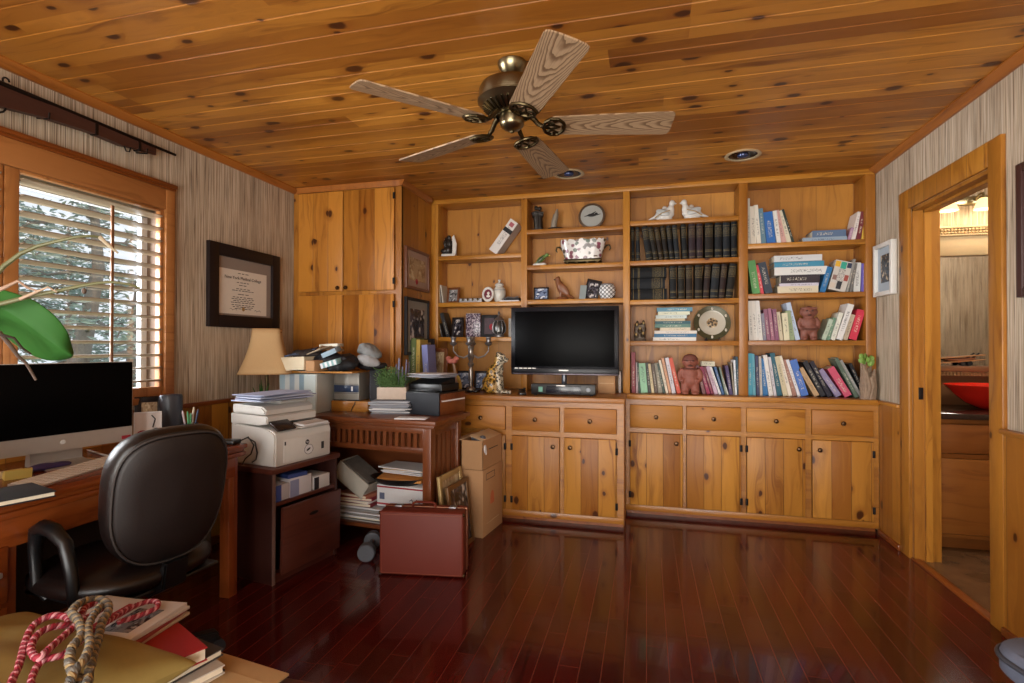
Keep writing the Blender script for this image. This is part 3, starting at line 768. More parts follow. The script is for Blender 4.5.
for k, (dz, wd) in enumerate(((.020, .10), (.080, .12), (.098, .08), (.122, .13), (.134, .20), (.158, .10), (.178, .19), (.190, .21), (.202, .18), (.214, .22), (.230, .21), (.242, .19), (.254, .15))):
    n = max(2, int(wd / .028)); y = cx - wd / 2; b = MB()
    for q in range(n):
        l = (wd / n) * (.62 + .3 * random.random()); b.box(XL + .012, XL + .0124, y, y + l, pz1 - dz - .0022, pz1 - dz + .0022); y += wd / n
    wp(b, 'text_line', M['ink'], t)
for yy in (-.12, .10): wp(MB().tube([(XL + .0125, cx + yy + q * .012, pz0 + .03 + .006 * math.sin(q * 2.1)) for q in range(6)], .0012, 5), 'signature', M['ink'], t)
wp(MB().lathe([(.0, .0015), (.012, .001), (.014, 0), (.0, 0)], n=16, M=xf((XL + .012, cx, pz0 + .035), ry=R(90))), 'seal', M['gold'], t)

# ================================================================ DESK AND WHAT STANDS ON IT
DZT, DX, DYE = .745, -1.952, 2.25
M['desk_shadow'] = wood('desk_shadow_panel', '#26130b', '#2e180e', 'Y', 'Z', 0.5, 99.0, groove=0.0, rough=0.6)  # near-black tone carries the deep shade under the desk
desk = thing('writing_desk', 'long red-brown wooden desk under the window', 'desk', (-2.28, 1.25, 0))
b = MB().box(-2.60, DX, .25, DYE, DZT - .022, DZT, .006).box(-2.59, DX - .012, .26, DYE - .012, DZT - .036, DZT - .022, .003).box(-2.595, DX - .004, .255, DYE - .004, DZT - .060, DZT - .036, .008)
wp(b, 'top', M['desk_y'], desk)
b = MB().box(DX - .045, DX - .022, .30, DYE - .06, DZT - .155, DZT - .06, .002).box(-2.58, -2.56, .30, DYE - .06, DZT - .155, DZT - .06).box(-2.56, DX - .045, DYE - .06, DYE - .04, DZT - .155, DZT - .06)
wp(b, 'apron', M['desk_y'], desk)
for x, y in ((DX - .055, DYE - .065), (-2.555, DYE - .065)):
    wp(MB().tube([(x, y, .0), (x, y, .04), (x, y, DZT - .06)], [.022, .026, .032], 4).box(x - .028, x + .028, y - .028, y + .028, 0, DZT - .06, .004), 'leg', M['desk_z'], desk)
py = 1.262
wp(MB().box(-2.585, -2.57, py, DYE - .09, .04, DZT - .06), 'shadow_panel', M['desk_shadow'], desk)  # dark sheet added to stand in for shade under the desk
wp(MB().box(-2.58, DX - .03, .30, py, .03, DZT - .06, .003).box(-2.57, DX - .05, .31, py - .01, 0, .03), 'pedestal', M['desk_z'], desk)
for z0_, z1_ in ((.42, .60), (.235, .405), (.05, .22)):
    o = MB().box(DX - .03, DX - .018, .62, py - .03, z0_, z1_, .004).build('drawer', M['desk_y'], desk); o.location = -desk.location
    MB().box(DX - .018, DX + .004, 1.15, 1.205, (z0_ + z1_) / 2 + .0, (z0_ + z1_) / 2 + .018, .004).build('drawer_pull', M['silver'], o)

t = thing('computer_monitor', 'silver all-in-one computer with a black screen on the desk', 'monitor', (-2.34, 1.652, DZT), rz=-R(12.3))
# local: screen faces +x, width along y
def scr(u): return u
W_, zb, zt = .528, .060, .421
b = MB().prism([(-.012, zb), (.0, zb), (.0, zt), (-.008, zt), (-.03, zb + .22), (-.028, zb + .09)], 'XZ', -W_ / 2, W_ / 2, bev=.003)
b.build('shell', M['silver'], t)
MB().box(.0, .0025, -W_ / 2 + .004, W_ / 2 - .004, zb + .066, zt - .003, .001).build('screen', M['screen'], t)
MB().lathe([(.0, .0012), (.009, .001), (.010, 0), (.0, 0)], n=16, M=xf((.0, 0, zb + .033), ry=R(90))).build('emblem', M['white'], t)
MB().prism([(-.09, 0), (.09, 0), (.09, .006), (-.02, .008), (-.05, .012), (-.045, .20), (-.02, .22), (-.02, .235), (-.055, .22), (-.085, .02), (-.09, .006)], 'XZ', -.09, .09, bev=.001).build('stand', M['silver'], t)
MB().box(.0005, .003, W_ / 2 - .045, W_ / 2 - .01, zb + .010, zb + .026).build('red_sticker', M['ink_red'], t)

a = P(37, 486, 'Z', .755); c = P(125, 459, 'Z', .755); d = (c - a); ang = math.atan2(-d.x, d.y)
t = thing('keyboard', 'flat white keyboard in front of the monitor', 'keyboard', (a.x - .055, a.y, DZT), rz=ang)
L = d.length
MB().prism([(-.06, 0), (.055, 0), (.055, .005), (-.06, .013)], 'XZ', 0, L + .06, bev=.001).build('body', M['silver'], t)
b = MB()
for r_ in range(6):
    n = 15; wk = (L + .05) / n
    for k in range(n):
        b.box(-.055 + r_ * .0178, -.055 + r_ * .0178 + .0155, .006 + k * wk, .006 + k * wk + wk * .86, .009 - r_ * .0013, .0155 - r_ * .0013, .001, seg=1)
b.build('keys', plain('key_white', '#e0ddd6', .5), t)

def sheet_pile(name, label, cat, loc, sx, sy, n, dz, mats, rz=0, spread=.02, ang=6, seed=1, group=None):
    """a loose pile of paper: each leaf turned a little and slightly curled"""
    rr = random.Random(seed); b = MB(); z = 0
    for k in range(n):
        h = dz * (.6 + .8 * rr.random()); b.mi = rr.randrange(len(mats))
        m = xf((rr.uniform(-spread, spread), rr.uniform(-spread, spread), z), rz=R(rr.uniform(-ang, ang)))
        w_, l_ = sx * rr.uniform(.9, 1.0), sy * rr.uniform(.9, 1.0); cu = h * .45
        b._new([m @ Vector(v) for v in ((-w_/2, -l_/2, 0), (w_/2, -l_/2, 0), (w_/2, l_/2, 0), (-w_/2, l_/2, 0), (-w_/2, -l_/2, h), (w_/2, -l_/2, h - cu), (w_/2, l_/2, h), (-w_/2, l_/2, h - cu))],
               [(3, 2, 1, 0), (4, 5, 6, 7), (0, 1, 5, 4), (1, 2, 6, 5), (2, 3, 7, 6), (3, 0, 4, 7)])
        z += h
    o = b.build(name, mats, None, loc, rz); tag(o, label, cat, group); return o

def onp(u, v, z): return P(u, v, 'Z', z)
a = onp(20, 492, DZT + .01)
t = thing('notebook', 'black notebook lying on the desk edge left of the keyboard', 'notebook', (a.x, a.y - .09, DZT), rz=R(-16))
MB().box(-.10, .10, -.14, .14, 0, .004, .001).box(-.10, .10, -.14, .14, .016, .020, .001).box(-.10, -.096, -.14, .14, .002, .018).build('cover', M['black_matt'], t)
MB().box(-.095, .096, -.136, .136, .004, .016).build('page_block', M['cream'], t)
a = onp(22, 478, DZT)
t = thing('sticky_note_block', 'yellow block of sticky notes standing open on the desk', 'notes', (a.x - .02, a.y, DZT), rz=R(-25))
MB().prism([(-.025, 0), (.025, 0), (.038, .034), (.028, .037), (-.012, .024)], 'XZ', -.04, .035).build('block', plain('yellow_paper', '#cbb45c', .8), t)
MB().box(-.055, -.025, -.04, .045, 0, .022, .002, M=xf((-.01, -.01, 0), rz=R(14))).build('lower_block', plain('pale_yellow_paper', '#c7b78f', .8), t)
a = onp(52, 471, DZT)
tag(MB().sphere((0, 0, .012), (.035, .055, .014)).sphere((.01, .05, .011), (.03, .05, .012)).build('glasses_pouch', plain('purple_cloth', '#3a2c5c', .8), None, (a.x - .05, a.y, DZT), mod=blob(.004)), 'small purple cloth pouch behind the keyboard', 'pouch')
for (u0, v0, u1, v1, lab, m) in ((38, 464, 56, 457, 'thin brass pen lying under the monitor, left of the other two', 'gold'), (56, 457, 98, 459, 'long tan pencil lying in the middle under the monitor', 'card'), (87, 450, 112, 457, 'white pen lying under the right side of the monitor', 'white')):
    a = onp(u0, v0, DZT + .004); c = onp(u1, v1, DZT + .004)
    tag(MB().tube([a, a.lerp(c, .1), a.lerp(c, .9), c], [.0015, .004, .004, .003], 8).build('pen', M[m]), lab, 'pen')

# frames and bits right of the monitor
def easel_frame(name, label, loc, w_, h_, rz, tilt, fm, pm, fw=.014, cat='picture frame', group=None, mat=None, matw=.02):
    """a framed picture that stands on its own easel leg; local front faces -y"""
    t = thing(name, label, cat, loc, rz, group)
    T = Matrix.Rotation(R(-tilt), 4, 'X')
    MB().box(-w_/2 + fw, w_/2 - fw, 0, .012, h_ - fw, h_, .002, T).box(-w_/2 + fw, w_/2 - fw, 0, .012, 0, fw, .002, T).box(-w_/2, -w_/2 + fw, -.0005, .012, 0, h_, .002, T).box(w_/2 - fw, w_/2, -.0005, .012, 0, h_, .002, T).box(-w_/2 + .004, w_/2 - .004, .006, .012, .004, h_ - .004, 0, T).build('frame', fm, t)
    if mat is not None:
        MB().box(-w_/2 + fw, w_/2 - fw, .003, .006, fw, h_ - fw, 0, T).build('mat', mat, t)
    q = matw if mat is not None else 0
    MB().box(-w_/2 + fw + q, w_/2 - fw - q, .002 if mat is not None else .004, .006, fw + q, h_ - fw - q, 0, T).build('picture', pm, t)
    if tilt > 2:
        yb = .012 + h_ * .6 * math.sin(R(tilt)); zb_ = h_ * .6 * math.cos(R(tilt))
        MB().prism([(yb, zb_), (yb + .006, zb_), (yb + .05 + .002, .0), (yb + .05 - .006, .0)], 'YZ', -.012, .012).build('easel_leg', fm, t)
    return t
def facing(x, y): return math.atan2(y, x) - R(90)     # turn a front that faces -y towards the camera
a = P(146, 441, 'Z', DZT)
easel_frame('photo_frame', 'dark frame with black top standing behind the white card on desk', (-2.53, 2.21, DZT), .13, .225, R(52), 8, M['frame_dark'], M['photo_tan'], .03)
t = easel_frame('postcard', 'white card with a small black and red drawing beside the monitor', (-2.37, 2.06, DZT), .115, .168, R(48), 10, M['sheet'], plain('white_card', '#cfc7c2', .7), .006, 'card')
T = Matrix.Rotation(R(-10), 4, 'X')
MB().sphere((.01, .0, .045), (.028, .004, .022), M=T).sphere((.035, .0, .07), (.018, .004, .016), M=T).tube([T @ Vector((.02, .0, .09)), T @ Vector((.03, .0, .13)), T @ Vector((.015, .0, .15))], .003, 6).build('drawing', M['ink'], t)
MB().sphere((-.02, .001, .06), (.026, .003, .018), M=T).build('red_mark', M['ink_red'], t)
a = P(171, 420, 'X', -2.47)
t = thing('computer_speaker', 'tall dark grey curved speaker on the desk by the pen cup', 'speaker', (-2.46, a.y - .01, DZT), rz=R(55))
MB().lathe([(.0, 0), (.052, 0), (.055, .006), (.055, .222), (.05, .232), (.0, .233)], n=32, sy=.75).build('body', plain('graphite_plastic', '#353a45', .3), t)
MB().box(-.05, .05, .028, .048, .01, .21, .006).build('back_panel', M['black'], t)
PCY = P(190, 420, 'X', -2.27).y
t = thing('pen_cup', 'dark cup filled with pens on the desk behind the chair', 'pen cup', (-2.27, PCY, DZT))
MB().lathe([(.0, 0), (.036, 0), (.038, .095), (.035, .095), (.033, .004), (.0, .004)], n=24).build('cup', plain('dark_blue_cup', '#1f2638', .4), t)
for k, (dx, dy, tl, c) in enumerate(((-.02, -.01, .16, '#b9a8ac'), (.0, .015, .175, '#c2b49a'), (.015, -.012, .15, '#3f8a55'), (.022, .01, .165, '#25344f'), (-.01, .0, .155, '#4a9a64'), (.01, .0, .15, '#c9c6c6'))):
    tag(MB().tube([(dx * .4, dy * .4, .006), (dx * 1.5, dy * 1.5, tl * .93), (dx * 1.6, dy * 1.6, tl)], [.004, .005, .002], 8).build('pen', plain('pen_%d' % k, c, .4), None, (-2.27, PCY, DZT)), ('pale pink', 'cream', 'deep green', 'navy', 'light green', 'white')[k] + ' pen standing in the dark pen cup', 'pen')
a = onp(228, 444, DZT)
t = thing('cable_adapter', 'black adapter box with cables hanging off the desk end', 'adapter', (a.x, a.y, DZT), rz=R(10))
MB().box(-.05, .05, -.035, .035, 0, .022, .005).build('box', M['black'], t)
MB().tube([(.05, .0, .012), (.09, .02, .03), (.105, .06, .0), (.10, .09, -.06), (.085, .105, -.10), (.075, .085, -.11)], .0035, 8).build('cable', M['black'], t)
MB().tube([(.05, .02, .012), (.075, .05, .028), (.085, .085, -.02), (.06, .10, -.07), (.04, .085, -.09), (.03, .07, -.12)], .0035, 8).build('cable', M['black'], t)

# ================================================================ OFFICE CHAIR
t = thing('office_chair', 'dark brown leather swivel chair at the desk, back turned', 'office chair', (-1.83, 1.52, 0), rz=R(-6))
# local: chair faces -x, back at +x
for k in range(5):
    a = R(72 * k + 68); e = Vector((.29 * math.cos(a), .29 * math.sin(a), 0))
    lg = MB().prism([(.03, .075), (.29, .062), (.30, .075), (.29, .088), (.03, .125)], 'XZ', -.022, .022, bev=.006, M=xf((0, 0, 0), rz=a)).build('base_arm', M['black'], t)
    MB().cyl((e.x - .012 * math.sin(a), e.y + .012 * math.cos(a), .029), (e.x - .034 * math.sin(a), e.y + .034 * math.cos(a), .029), .029, n=18).cyl((e.x + .012 * math.sin(a), e.y - .012 * math.cos(a), .029), (e.x + .034 * math.sin(a), e.y - .034 * math.cos(a), .029), .029, n=18).cyl((e.x, e.y, .05), (e.x, e.y, .075), .012, n=10).build('caster', M['black_matt'], lg)
MB().lathe([(.05, .07), (.05, .13), (.032, .14), (.03, .28), (.022, .285), (.022, .38)], n=20).box(-.13, .13, -.09, .09, .37, .40, .008).build('gas_column', M['black'], t)
def cushion(sx, sy, sz, e=2.6, nu=30, nv=14):
    def f(u, v):
        a = u * 2 * math.pi; bq = (v - .5) * math.pi
        def p(c, k): return math.copysign(abs(c) ** k, c)
        return Vector((sx * p(math.cos(bq), .55) * p(math.cos(a), 2 / e), sy * p(math.cos(bq), .55) * p(math.sin(a), 2 / e), sz * p(math.sin(bq), .9)))
    return f
def cush(mb, f, T): 
    mb.grid(lambda u, v: T @ f(u, v), 32, 14); bmesh.ops.remove_doubles(mb.bm, verts=mb.bm.verts[:], dist=.0004); return mb
cush(MB(), cushion(.255, .255, .055), xf((-.02, 0, .445))).build('seat', M['leather'], t)
MB().box(-.21, .20, -.21, .21, .388, .405, .01).build('seat_pan', M['black'], t)
# oval back: tall shell, tilted back; outer face is a worn plain panel with piping round it
def back_outline(n=44):
    o = []
    for k in range(n):
        a = 2 * math.pi * k / n; cx_, cz_ = math.cos(a), math.sin(a)
        q = 2 / 2.9
        o.append((.196 * math.copysign(abs(cx_) ** q, cx_) * (1 + .07 * cz_), .243 * math.copysign(abs(cz_) ** q, cz_)))
    return o
TB = xf((.225, .0, .715), ry=R(11), rz=R(-10))
ol = back_outline()
def back_pt(s, x): 
    return [TB @ Vector((x + (1 - s) * 0 - .035 * (yy * s / .195) ** 2, yy * s, zz * s)) for yy, zz in ol]
b = MB()
rings = [back_pt(s, x) for s, x in ((.05, -.095), (.5, -.092), (.82, -.082), (.95, -.062), (1.0, -.03), (1.0, .0), (.97, .018), (.93, .022))]
vs_ = [[b.bm.verts.new(p) for p in rg] for rg in rings]
for A, B in zip(vs_, vs_[1:]):
    for k in range(len(A)):
        f = b.bm.faces.new((A[k], A[(k + 1) % len(A)], B[(k + 1) % len(A)], B[k])); f.smooth = True
b.bm.faces.new(vs_[0][::-1]); b.bm.faces.new(vs_[-1])
b.build('backrest', M['leather'], t)
b = MB()
rings = [back_pt(s, x) for s, x in ((.925, .018), (.915, .028), (.88, .034), (.6, .038), (.05, .040))]
vs_ = [[b.bm.verts.new(p) for p in rg] for rg in rings]
for A, B in zip(vs_, vs_[1:]):
    for k in range(len(A)):
        f = b.bm.faces.new((A[k], A[(k + 1) % len(A)], B[(k + 1) % len(A)], B[k])); f.smooth = True
b.bm.faces.new(vs_[-1]); b.bm.faces.new(vs_[0][::-1])
b.build('back_panel', M['leather_back'], t)
MB().tube(back_pt(.945, .024), .0042, 8, closed=True).build('piping', plain('worn_piping', '#332d2b', .5, var=.4, scale=200), t)
MB().prism([(.10, .37), (.16, .36), (.235, .40), (.25, .49), (.225, .49), (.205, .43), (.12, .40)], 'XZ', -.045, .045, bev=.006).build('back_bracket', M['black'], t)
for sy_ in (-1, 1):
    MB().tube([(.12, sy_ * .20, .40), (.10, sy_ * .235, .42), (.09, sy_ * .238, .52), (.06, sy_ * .238, .605), (.0, sy_ * .238, .64), (-.05, sy_ * .238, .645), (-.085, sy_ * .238, .63), (-.10, sy_ * .236, .57), (-.09, sy_ * .235, .45), (-.06, sy_ * .22, .405)], [.016, .018, .019, .021, .024, .025, .023, .019, .017, .014], 10).build('armrest', M['black'], t)

# ================================================================ PRINTER CABINET AND PRINTER
RZP = -R(10.3)
t = thing('printer_cabinet', 'dark mahogany cabinet with open cubby and tilted door under the printer', 'cabinet', (-1.868, 2.325, 0), rz=RZP)
Wc, Dc, Hc = .465, .37, .60
MB().box(-Dc - .01, .012, -.012, Wc + .012, Hc - .028, Hc, .003).build('top', M['mahog'], t)
MB().box(-Dc, 0, 0, .018, .0, Hc - .028, .001).build('side_panel', M['mahog_z'], t)
MB().box(-Dc, 0, Wc - .018, Wc, .0, Hc - .028, .001).build('side_panel', M['mahog_z'], t)
MB().box(-Dc, -Dc + .012, .018, Wc - .018, .0, Hc - .028).build('back_panel', M['mahog_z'], t)
MB().box(-Dc + .012, -.004, .018, Wc - .018, .40, .418).build('shelf', M['mahog'], t)
MB().box(-Dc + .012, -.02, .018, Wc - .018, .04, .06).box(-.03, -.01, .018, Wc - .018, 0, .05).build('plinth', M['mahog'], t)
d = MB().box(0, .02, 0, Wc - .05, 0, .345, .002).build('door', M['mahog'], t); d.location = (.018, .032, .052); d.rotation_euler = (0, R(1.5), 0)
MB().sphere((.021, (Wc - .05) / 2, .265), (.004, .034, .010)).build('handle', M['iron'], d)
MB().prism([(-.006, 0), (.003, 0), (.003, Hc - .03), (-.006, Hc - .03)], 'XZ', .0, .019).build('edge_strip', plain('pale_edge_strip', '#6a5048', .5), t)
TP = Matrix.Translation((-1.868, 2.325, 0)) @ Matrix.Rotation(RZP, 4, 'Z')
def pc(x, y, z): return TP @ Vector((x, y, z))
for k, (y, w_, h_, c, lab) in enumerate(((.035, .09, .085, '#b9b6bc', 'pale ink carton with blue flap at the left of the cabinet cubby'), (.13, .15, .10, '#cfcdd2', 'wide white carton in the middle of the cabinet cubby'), (.30, .12, .075, '#c9c6c4', 'white carton with black end in the right of cabinet cubby'))):
    tb = thing('toner_carton', lab, 'carton', pc(-.16, y, .418), rz=RZP, group='cartons in the printer cabinet')
    MB().box(0, .145, 0, w_, 0, h_, .002).build('carton', plain('carton_%d' % k, c, .6), tb)
    MB().box(.1452, .1462, w_ * (.0 if k < 2 else .0), w_ * (.4 if k < 2 else .3), h_ * .0, h_ * (.9 if k else .99)).build('print_panel', plain('carton_print_%d' % k, ('#3a4a8a', '#8a90b0', '#1c1a20')[k], .5), tb)
tag(MB().box(0, .13, 0, .12, 0, .022, .002).build('ink_packet', plain('blue_packet', '#33447e', .5), None, pc(-.15, .14, .519), RZP - R(8)), 'flat dark blue packet lying on the white carton in the cubby', 'packet')

p = thing('laser_printer', 'white laser printer with a scanner lid on the mahogany cabinet', 'printer', pc(-.02, .032, Hc), rz=RZP)
PW, PD = .40, .335
MB().prism([(-PD, 0), (-.004, 0), (.0, .006), (.004, .15), (-.004, .175), (-.03, .19), (-.07, .195), (-PD, .215)], 'XZ', 0, PW, bev=.008).build('body', M['white'], p)
MB().box(.0015, .0055, .055, PW - .012, .012, .135, .003).build('front_cover', M['white'], p)
MB().prism([(-PD, .215), (-.12, .212), (-.06, .222), (-.055, .255), (-.065, .262), (-PD, .268)], 'XZ', -.002, PW * .86, bev=.005).build('scanner_bed', M['white'], p)
MB().prism([(-PD + .01, .272), (-.075, .268), (-.07, .292), (-.10, .312), (-PD + .01, .318)], 'XZ', .0, PW * .84, bev=.008).build('scanner_lid', M['white'], p)
MB().prism([(-PD + .02, .318), (-.13, .312), (-.11, .33), (-.15, .338), (-PD + .02, .335)], 'XZ', .14, PW * .84, bev=.004).build('document_feeder', M['white'], p)
MB().box(-.062, .018, .012, .135, .0, .012, .003, M=xf((-.012, 0, .193), ry=R(32))).build('control_panel', plain('dark_display', '#2e2623', .25), p)
MB().box(-.26, -.055, .15, PW * .84, .196, .212).build('paper_slot', M['black'], p)
MB().prism([(-.17, .199), (.02, .184), (.02, .190), (-.17, .206)], 'XZ', .16, PW - .03).build('output_tray', M['white'], p)
tag(MB().prism([(-.16, .0070), (.03, -.0075), (.03, .003), (-.16, .018)], 'XZ', .17, PW - .05).build('printed_sheets', M['sheet'], None, pc(-.02, .032, Hc + .2005), RZP), 'white printed sheets lying in the printer output tray', 'paper')
MB().lathe([(.0, .002), (.013, .002), (.014, .0)], n=20, M=xf((.0055, PW * .54, .10), ry=R(90))).build('emblem', M['black_matt'], p)
words('lettering', 'hp', .019, M['ink_white'], p, xf((.0076, PW * .54, .1015)) @ FACE_X, .0003)
st = MB().lathe([(.0, .0008), (.028, .0008), (.028, .0)], n=28, M=xf((.0055, PW * .565, .058), ry=R(90)), sy=1.15).build('sticker', M['sheet'], p)
MB().tube([(.0066, PW * .565 + .031 * math.cos(a_ * .35), .058 + .027 * math.sin(a_ * .35)) for a_ in range(18)], .0012, 5, closed=True).build('ring', M['ink'], st)
MB().sphere((.0065, PW * .56, .058), (.0008, .016, .006), rot=Matrix.Rotation(R(25), 4, 'X')).build('bird_mark', M['ink'], st)
MB().box(.0055, .0065, PW * .80, PW * .85, .045, .085).build('spec_label', M['ink'], p)
MB().box(.0035, .0065, .058, .068, .105, .125, .001).build('power_button', M['ink'], p)
o = sheet_pile('paper_stack', 'loose pile of pale blue-white papers on top of the printer', 'papers', pc(-.20, .19, Hc + .336), .22, .36, 9, .005, [M['sheet'], plain('bluish_paper', '#b9c0d4', .7), plain('bluish_paper_dark', '#9aa2bc', .7)], RZP, .03, 9, 3)

# ================================================================ MISSION DESK
MZ = .80
ms = thing('mission_desk', 'mission style oak desk with slatted front rail and open lower shelf', 'desk', (-1.177, 2.823, 0), rz=-R(5))
MW, MD = 1.30, .50
TM = Matrix.Translation((-1.177, 2.823, 0)) @ Matrix.Rotation(-R(5), 4, 'Z'); TMi = TM.inverted()
MB().box(-MW, 0, 0, MD, MZ - .026, MZ, .004).box(-MW + .02, -.02, .02, MD - .02, MZ - .046, MZ - .026, .003).build('top', M['mission'], ms)
for x in (-.075, -MW + .075):
    for y in (.065, MD - .065):
        MB().box(x - .027, x + .027, y - .027, y + .027, 0, MZ - .046, .003).build('leg', M['mission_z'], ms)
MB().box(-MW + .1, -.1, .055, .078, MZ - .085, MZ - .046, .002).build('front_rail', M['mission'], ms)
MB().box(-MW + .1, -.1, .055, .078, MZ - .20, MZ - .168, .002).build('front_rail', M['mission'], ms)
n = 26
for k in range(n):
    x = -MW + .10 + (k + .5) * (MW - .20) / n
    MB().box(x - .0115, x + .0115, .060, .073, MZ - .168, MZ - .085).build('slat', M['mission_z'], ms)
for xs_ in (-.075, -MW + .075):
    MB().box(xs_ - .011, xs_ + .011, .09, MD - .09, MZ - .10, MZ - .046, .002).build('side_rail', M['mission'], ms)
    MB().box(xs_ - .011, xs_ + .011, .09, MD - .09, .09, .15, .002).build('side_rail', M['mission'], ms)
    for k in range(5):
        y = .09 + (k + .5) * (MD - .18) / 5
        MB().box(xs_ - .007, xs_ + .007, y - .019, y + .019, .15, MZ - .10).build('side_slat', M['mission_z'], ms)
MB().box(-MW + .09, -.09, .09, MD - .04, .105, .128, .002).build('shelf', M['mission'], ms)
MB().box(-MW + .1, -.1, MD - .05, MD - .04, .128, MZ - .05).build('back_panel', M['mission'], ms)
RM = -R(5)

# --- on top
a = P(366, 415, 'Z', MZ); c = P(401, 413, 'Z', MZ); pm_ = (a + c) / 2
pz = sheet_pile('paper_stack', 'crumpled stack of white and grey papers under the planter', 'papers', (pm_.x + .03, pm_.y + .09, MZ), .27, .21, 12, .0075, [M['sheet'], plain('grey_newsprint', '#a9abb2', .8), plain('grey_newsprint_dark', '#85878f', .8)], R(12), .02, 8, 5)
t = thing('planter_box', 'whitewashed wooden planter box with green herbs on the papers', 'planter', (pm_.x + .03, pm_.y + .08, MZ + .092), rz=R(14))
lw = plain('whitewashed_wood', '#b3a191', .7, var=.12)
pl = MB().box(-.095, .095, -.065, -.055, 0, .078, .002).box(-.095, .095, .055, .065, 0, .078, .002).box(-.095, -.085, -.055, .055, 0, .078, .002).box(.085, .095, -.055, .055, 0, .078, .002).box(-.09, .09, -.06, .06, 0, .01).build('box', lw, t)
MB().box(-.085, .085, -.055, .055, .05, .066).build('soil', plain('dark_soil', '#2c2118', .9), t)
rr = random.Random(11)
b = MB(); b2 = MB()
for k in range(95):
    x, y = rr.uniform(-.085, .085), rr.uniform(-.055, .055); h = rr.uniform(.06, .145) * (1.0 if x < .02 else .85)
    dx, dy = rr.uniform(-.035, .035), rr.uniform(-.03, .03)
    pts = [Vector((x, y, .06)), Vector((x + dx * .4, y + dy * .4, .06 + h * .6)), Vector((x + dx, y + dy, .06 + h))]
    b.tube(pts, .0012, 4)
    for q in range(6):
        f = .3 + .7 * q / 5; pt = pts[0].lerp(pts[2], f); an = rr.uniform(0, 6.28); l = .022
        b.sphere(pt + Vector((math.cos(an) * l * .6, math.sin(an) * l * .6, .004)), (l * .7, .005, .002), 6, rot=Matrix.Rotation(an, 4, 'Z') @ Matrix.Rotation(-.5, 4, 'Y'))
b.build('foliage', plain('herb_green', '#557340', .6, var=.25, scale=30), t)
for k in range(9):
    x, y = rr.uniform(.01, .085), rr.uniform(-.03, .05); h = rr.uniform(.15, .21)
    b2.tube([(x, y, .06), (x + .005, y, .06 + h * .7), (x + .01, y, .06 + h)], [.0015, .0025, .002], 5)
    for q in range(6): b2.sphere((x + .008, y, .06 + h * (.65 + .06 * q)), .0045, 6)
b2.build('lavender_spikes', plain('grey_lavender', '#6d6a80', .8), t)

a = P(403, 413.6, 'Z', MZ); c = P(438.8, 416.4, 'Z', MZ); dv = c - a; ra = math.atan2(dv.y, dv.x); bw = dv.length
t = thing('black_fronted_box', 'black fronted wood sided box on the mission desk right corner', 'storage box', tuple(a), rz=ra)
MB().box(0, bw, .004, .30, 0, .135, .003).build('carcass', M['mission'], t)
MB().box(-.003, bw + .003, -.004, .012, -.0, .14, .006).build('front', plain('blue_black_front', '#10141d', .65), t)
MB().box(-.002, bw + .002, .0, .30, .135, .145, .003).build('top', M['black'], t)
MB().box(bw, bw + .003, .03, .29, .085, .094).build('pale_stripe', M['sheet'], t)
TBk = Matrix.Translation(a) @ Matrix.Rotation(ra, 4, 'Z')
t = thing('desktop_scanner', 'small black device on the wood sided box under grey papers', 'scanner', tuple(TBk @ Vector((.005, .05, .145))), rz=ra)
MB().box(0, bw - .02, 0, .20, 0, .05, .008).build('body', M['black'], t)
MB().prism([(0, .05), (.17, .05), (.17, .085), (.02, .06)], 'YZ', .01, bw - .03, bev=.003).build('feeder', M['black'], t)
MB().box(.02, bw - .04, -.03, .02, .004, .01, .002).build('tray', M['black'], t)
q = TBk @ Vector((bw * .5, .14, .232))
sheet_pile('paper_stack', 'fan of grey printed papers on the small black scanner', 'papers', tuple(q), .26, .20, 8, .0035, [plain('grey_print', '#8e8e96', .75), plain('grey_print_dark', '#6f6f78', .75), M['sheet']], ra, .02, 14, 8)
a = P(404, 419, 'Z', MZ)
tag(MB().box(0, .19, 0, .10, 0, .006, .001).build('folded_paper', M['sheet'], None, (a.x - .05, a.y - .03, MZ), R(8)), 'flat folded white paper at the front edge of mission desk', 'paper')

a = P(331, 411, 'Z', MZ); c = P(363, 411, 'Z', MZ)
t = thing('wooden_riser', 'orange pine riser box on the mission desk under the grey device', 'riser', (a.x, a.y, MZ), rz=R(2))
ww = (c - a).x + .06
MB().box(0, ww, 0, .19, 0, .07, .003).build('box', M['pine_x'], t)
MB().tube([(ww * .56, -.004, .002), (ww * .60, -.004, .03), (ww * .66, -.004, .05), (ww * .67, -.004, .068)], .003, 6).build('black_cord', M['black'], t)
t = thing('grey_mini_stereo', 'grey mini stereo with a dark blue band on the wooden riser', 'stereo', (a.x + .015, a.y + .01, MZ + .07), rz=R(2))
MB().box(0, .185, .0, .16, .0, .19, .006).build('body', plain('metallic_grey', '#8a857c', .4, .3), t)
MB().box(.002, .183, -.004, .002, .058, .105, .002).build('display_band', plain('navy_band', '#26344e', .25), t)
MB().box(.13, .142, -.006, -.003, .066, .096).build('logo_light', M['ink_white'], t)
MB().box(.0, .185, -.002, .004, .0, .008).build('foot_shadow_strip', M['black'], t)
MB().box(.004, .181, -.003, .002, .11, .113).box(.004, .181, -.003, .002, .05, .053).build('seam', M['black'], t)
a2 = P(359, 411, 'Z', MZ)
t = thing('tower_speaker', 'narrow dark blue-black speaker box beside the grey stereo', 'speaker', (a2.x + .075, a2.y + .005, MZ), rz=R(6))
MB().box(0, .075, 0, .16, 0, .275, .004).build('cabinet', plain('slate_black', '#262b36', .55), t)
MB().box(.006, .069, -.003, .001, .008, .267, .002).build('grille', M['black_matt'], t)

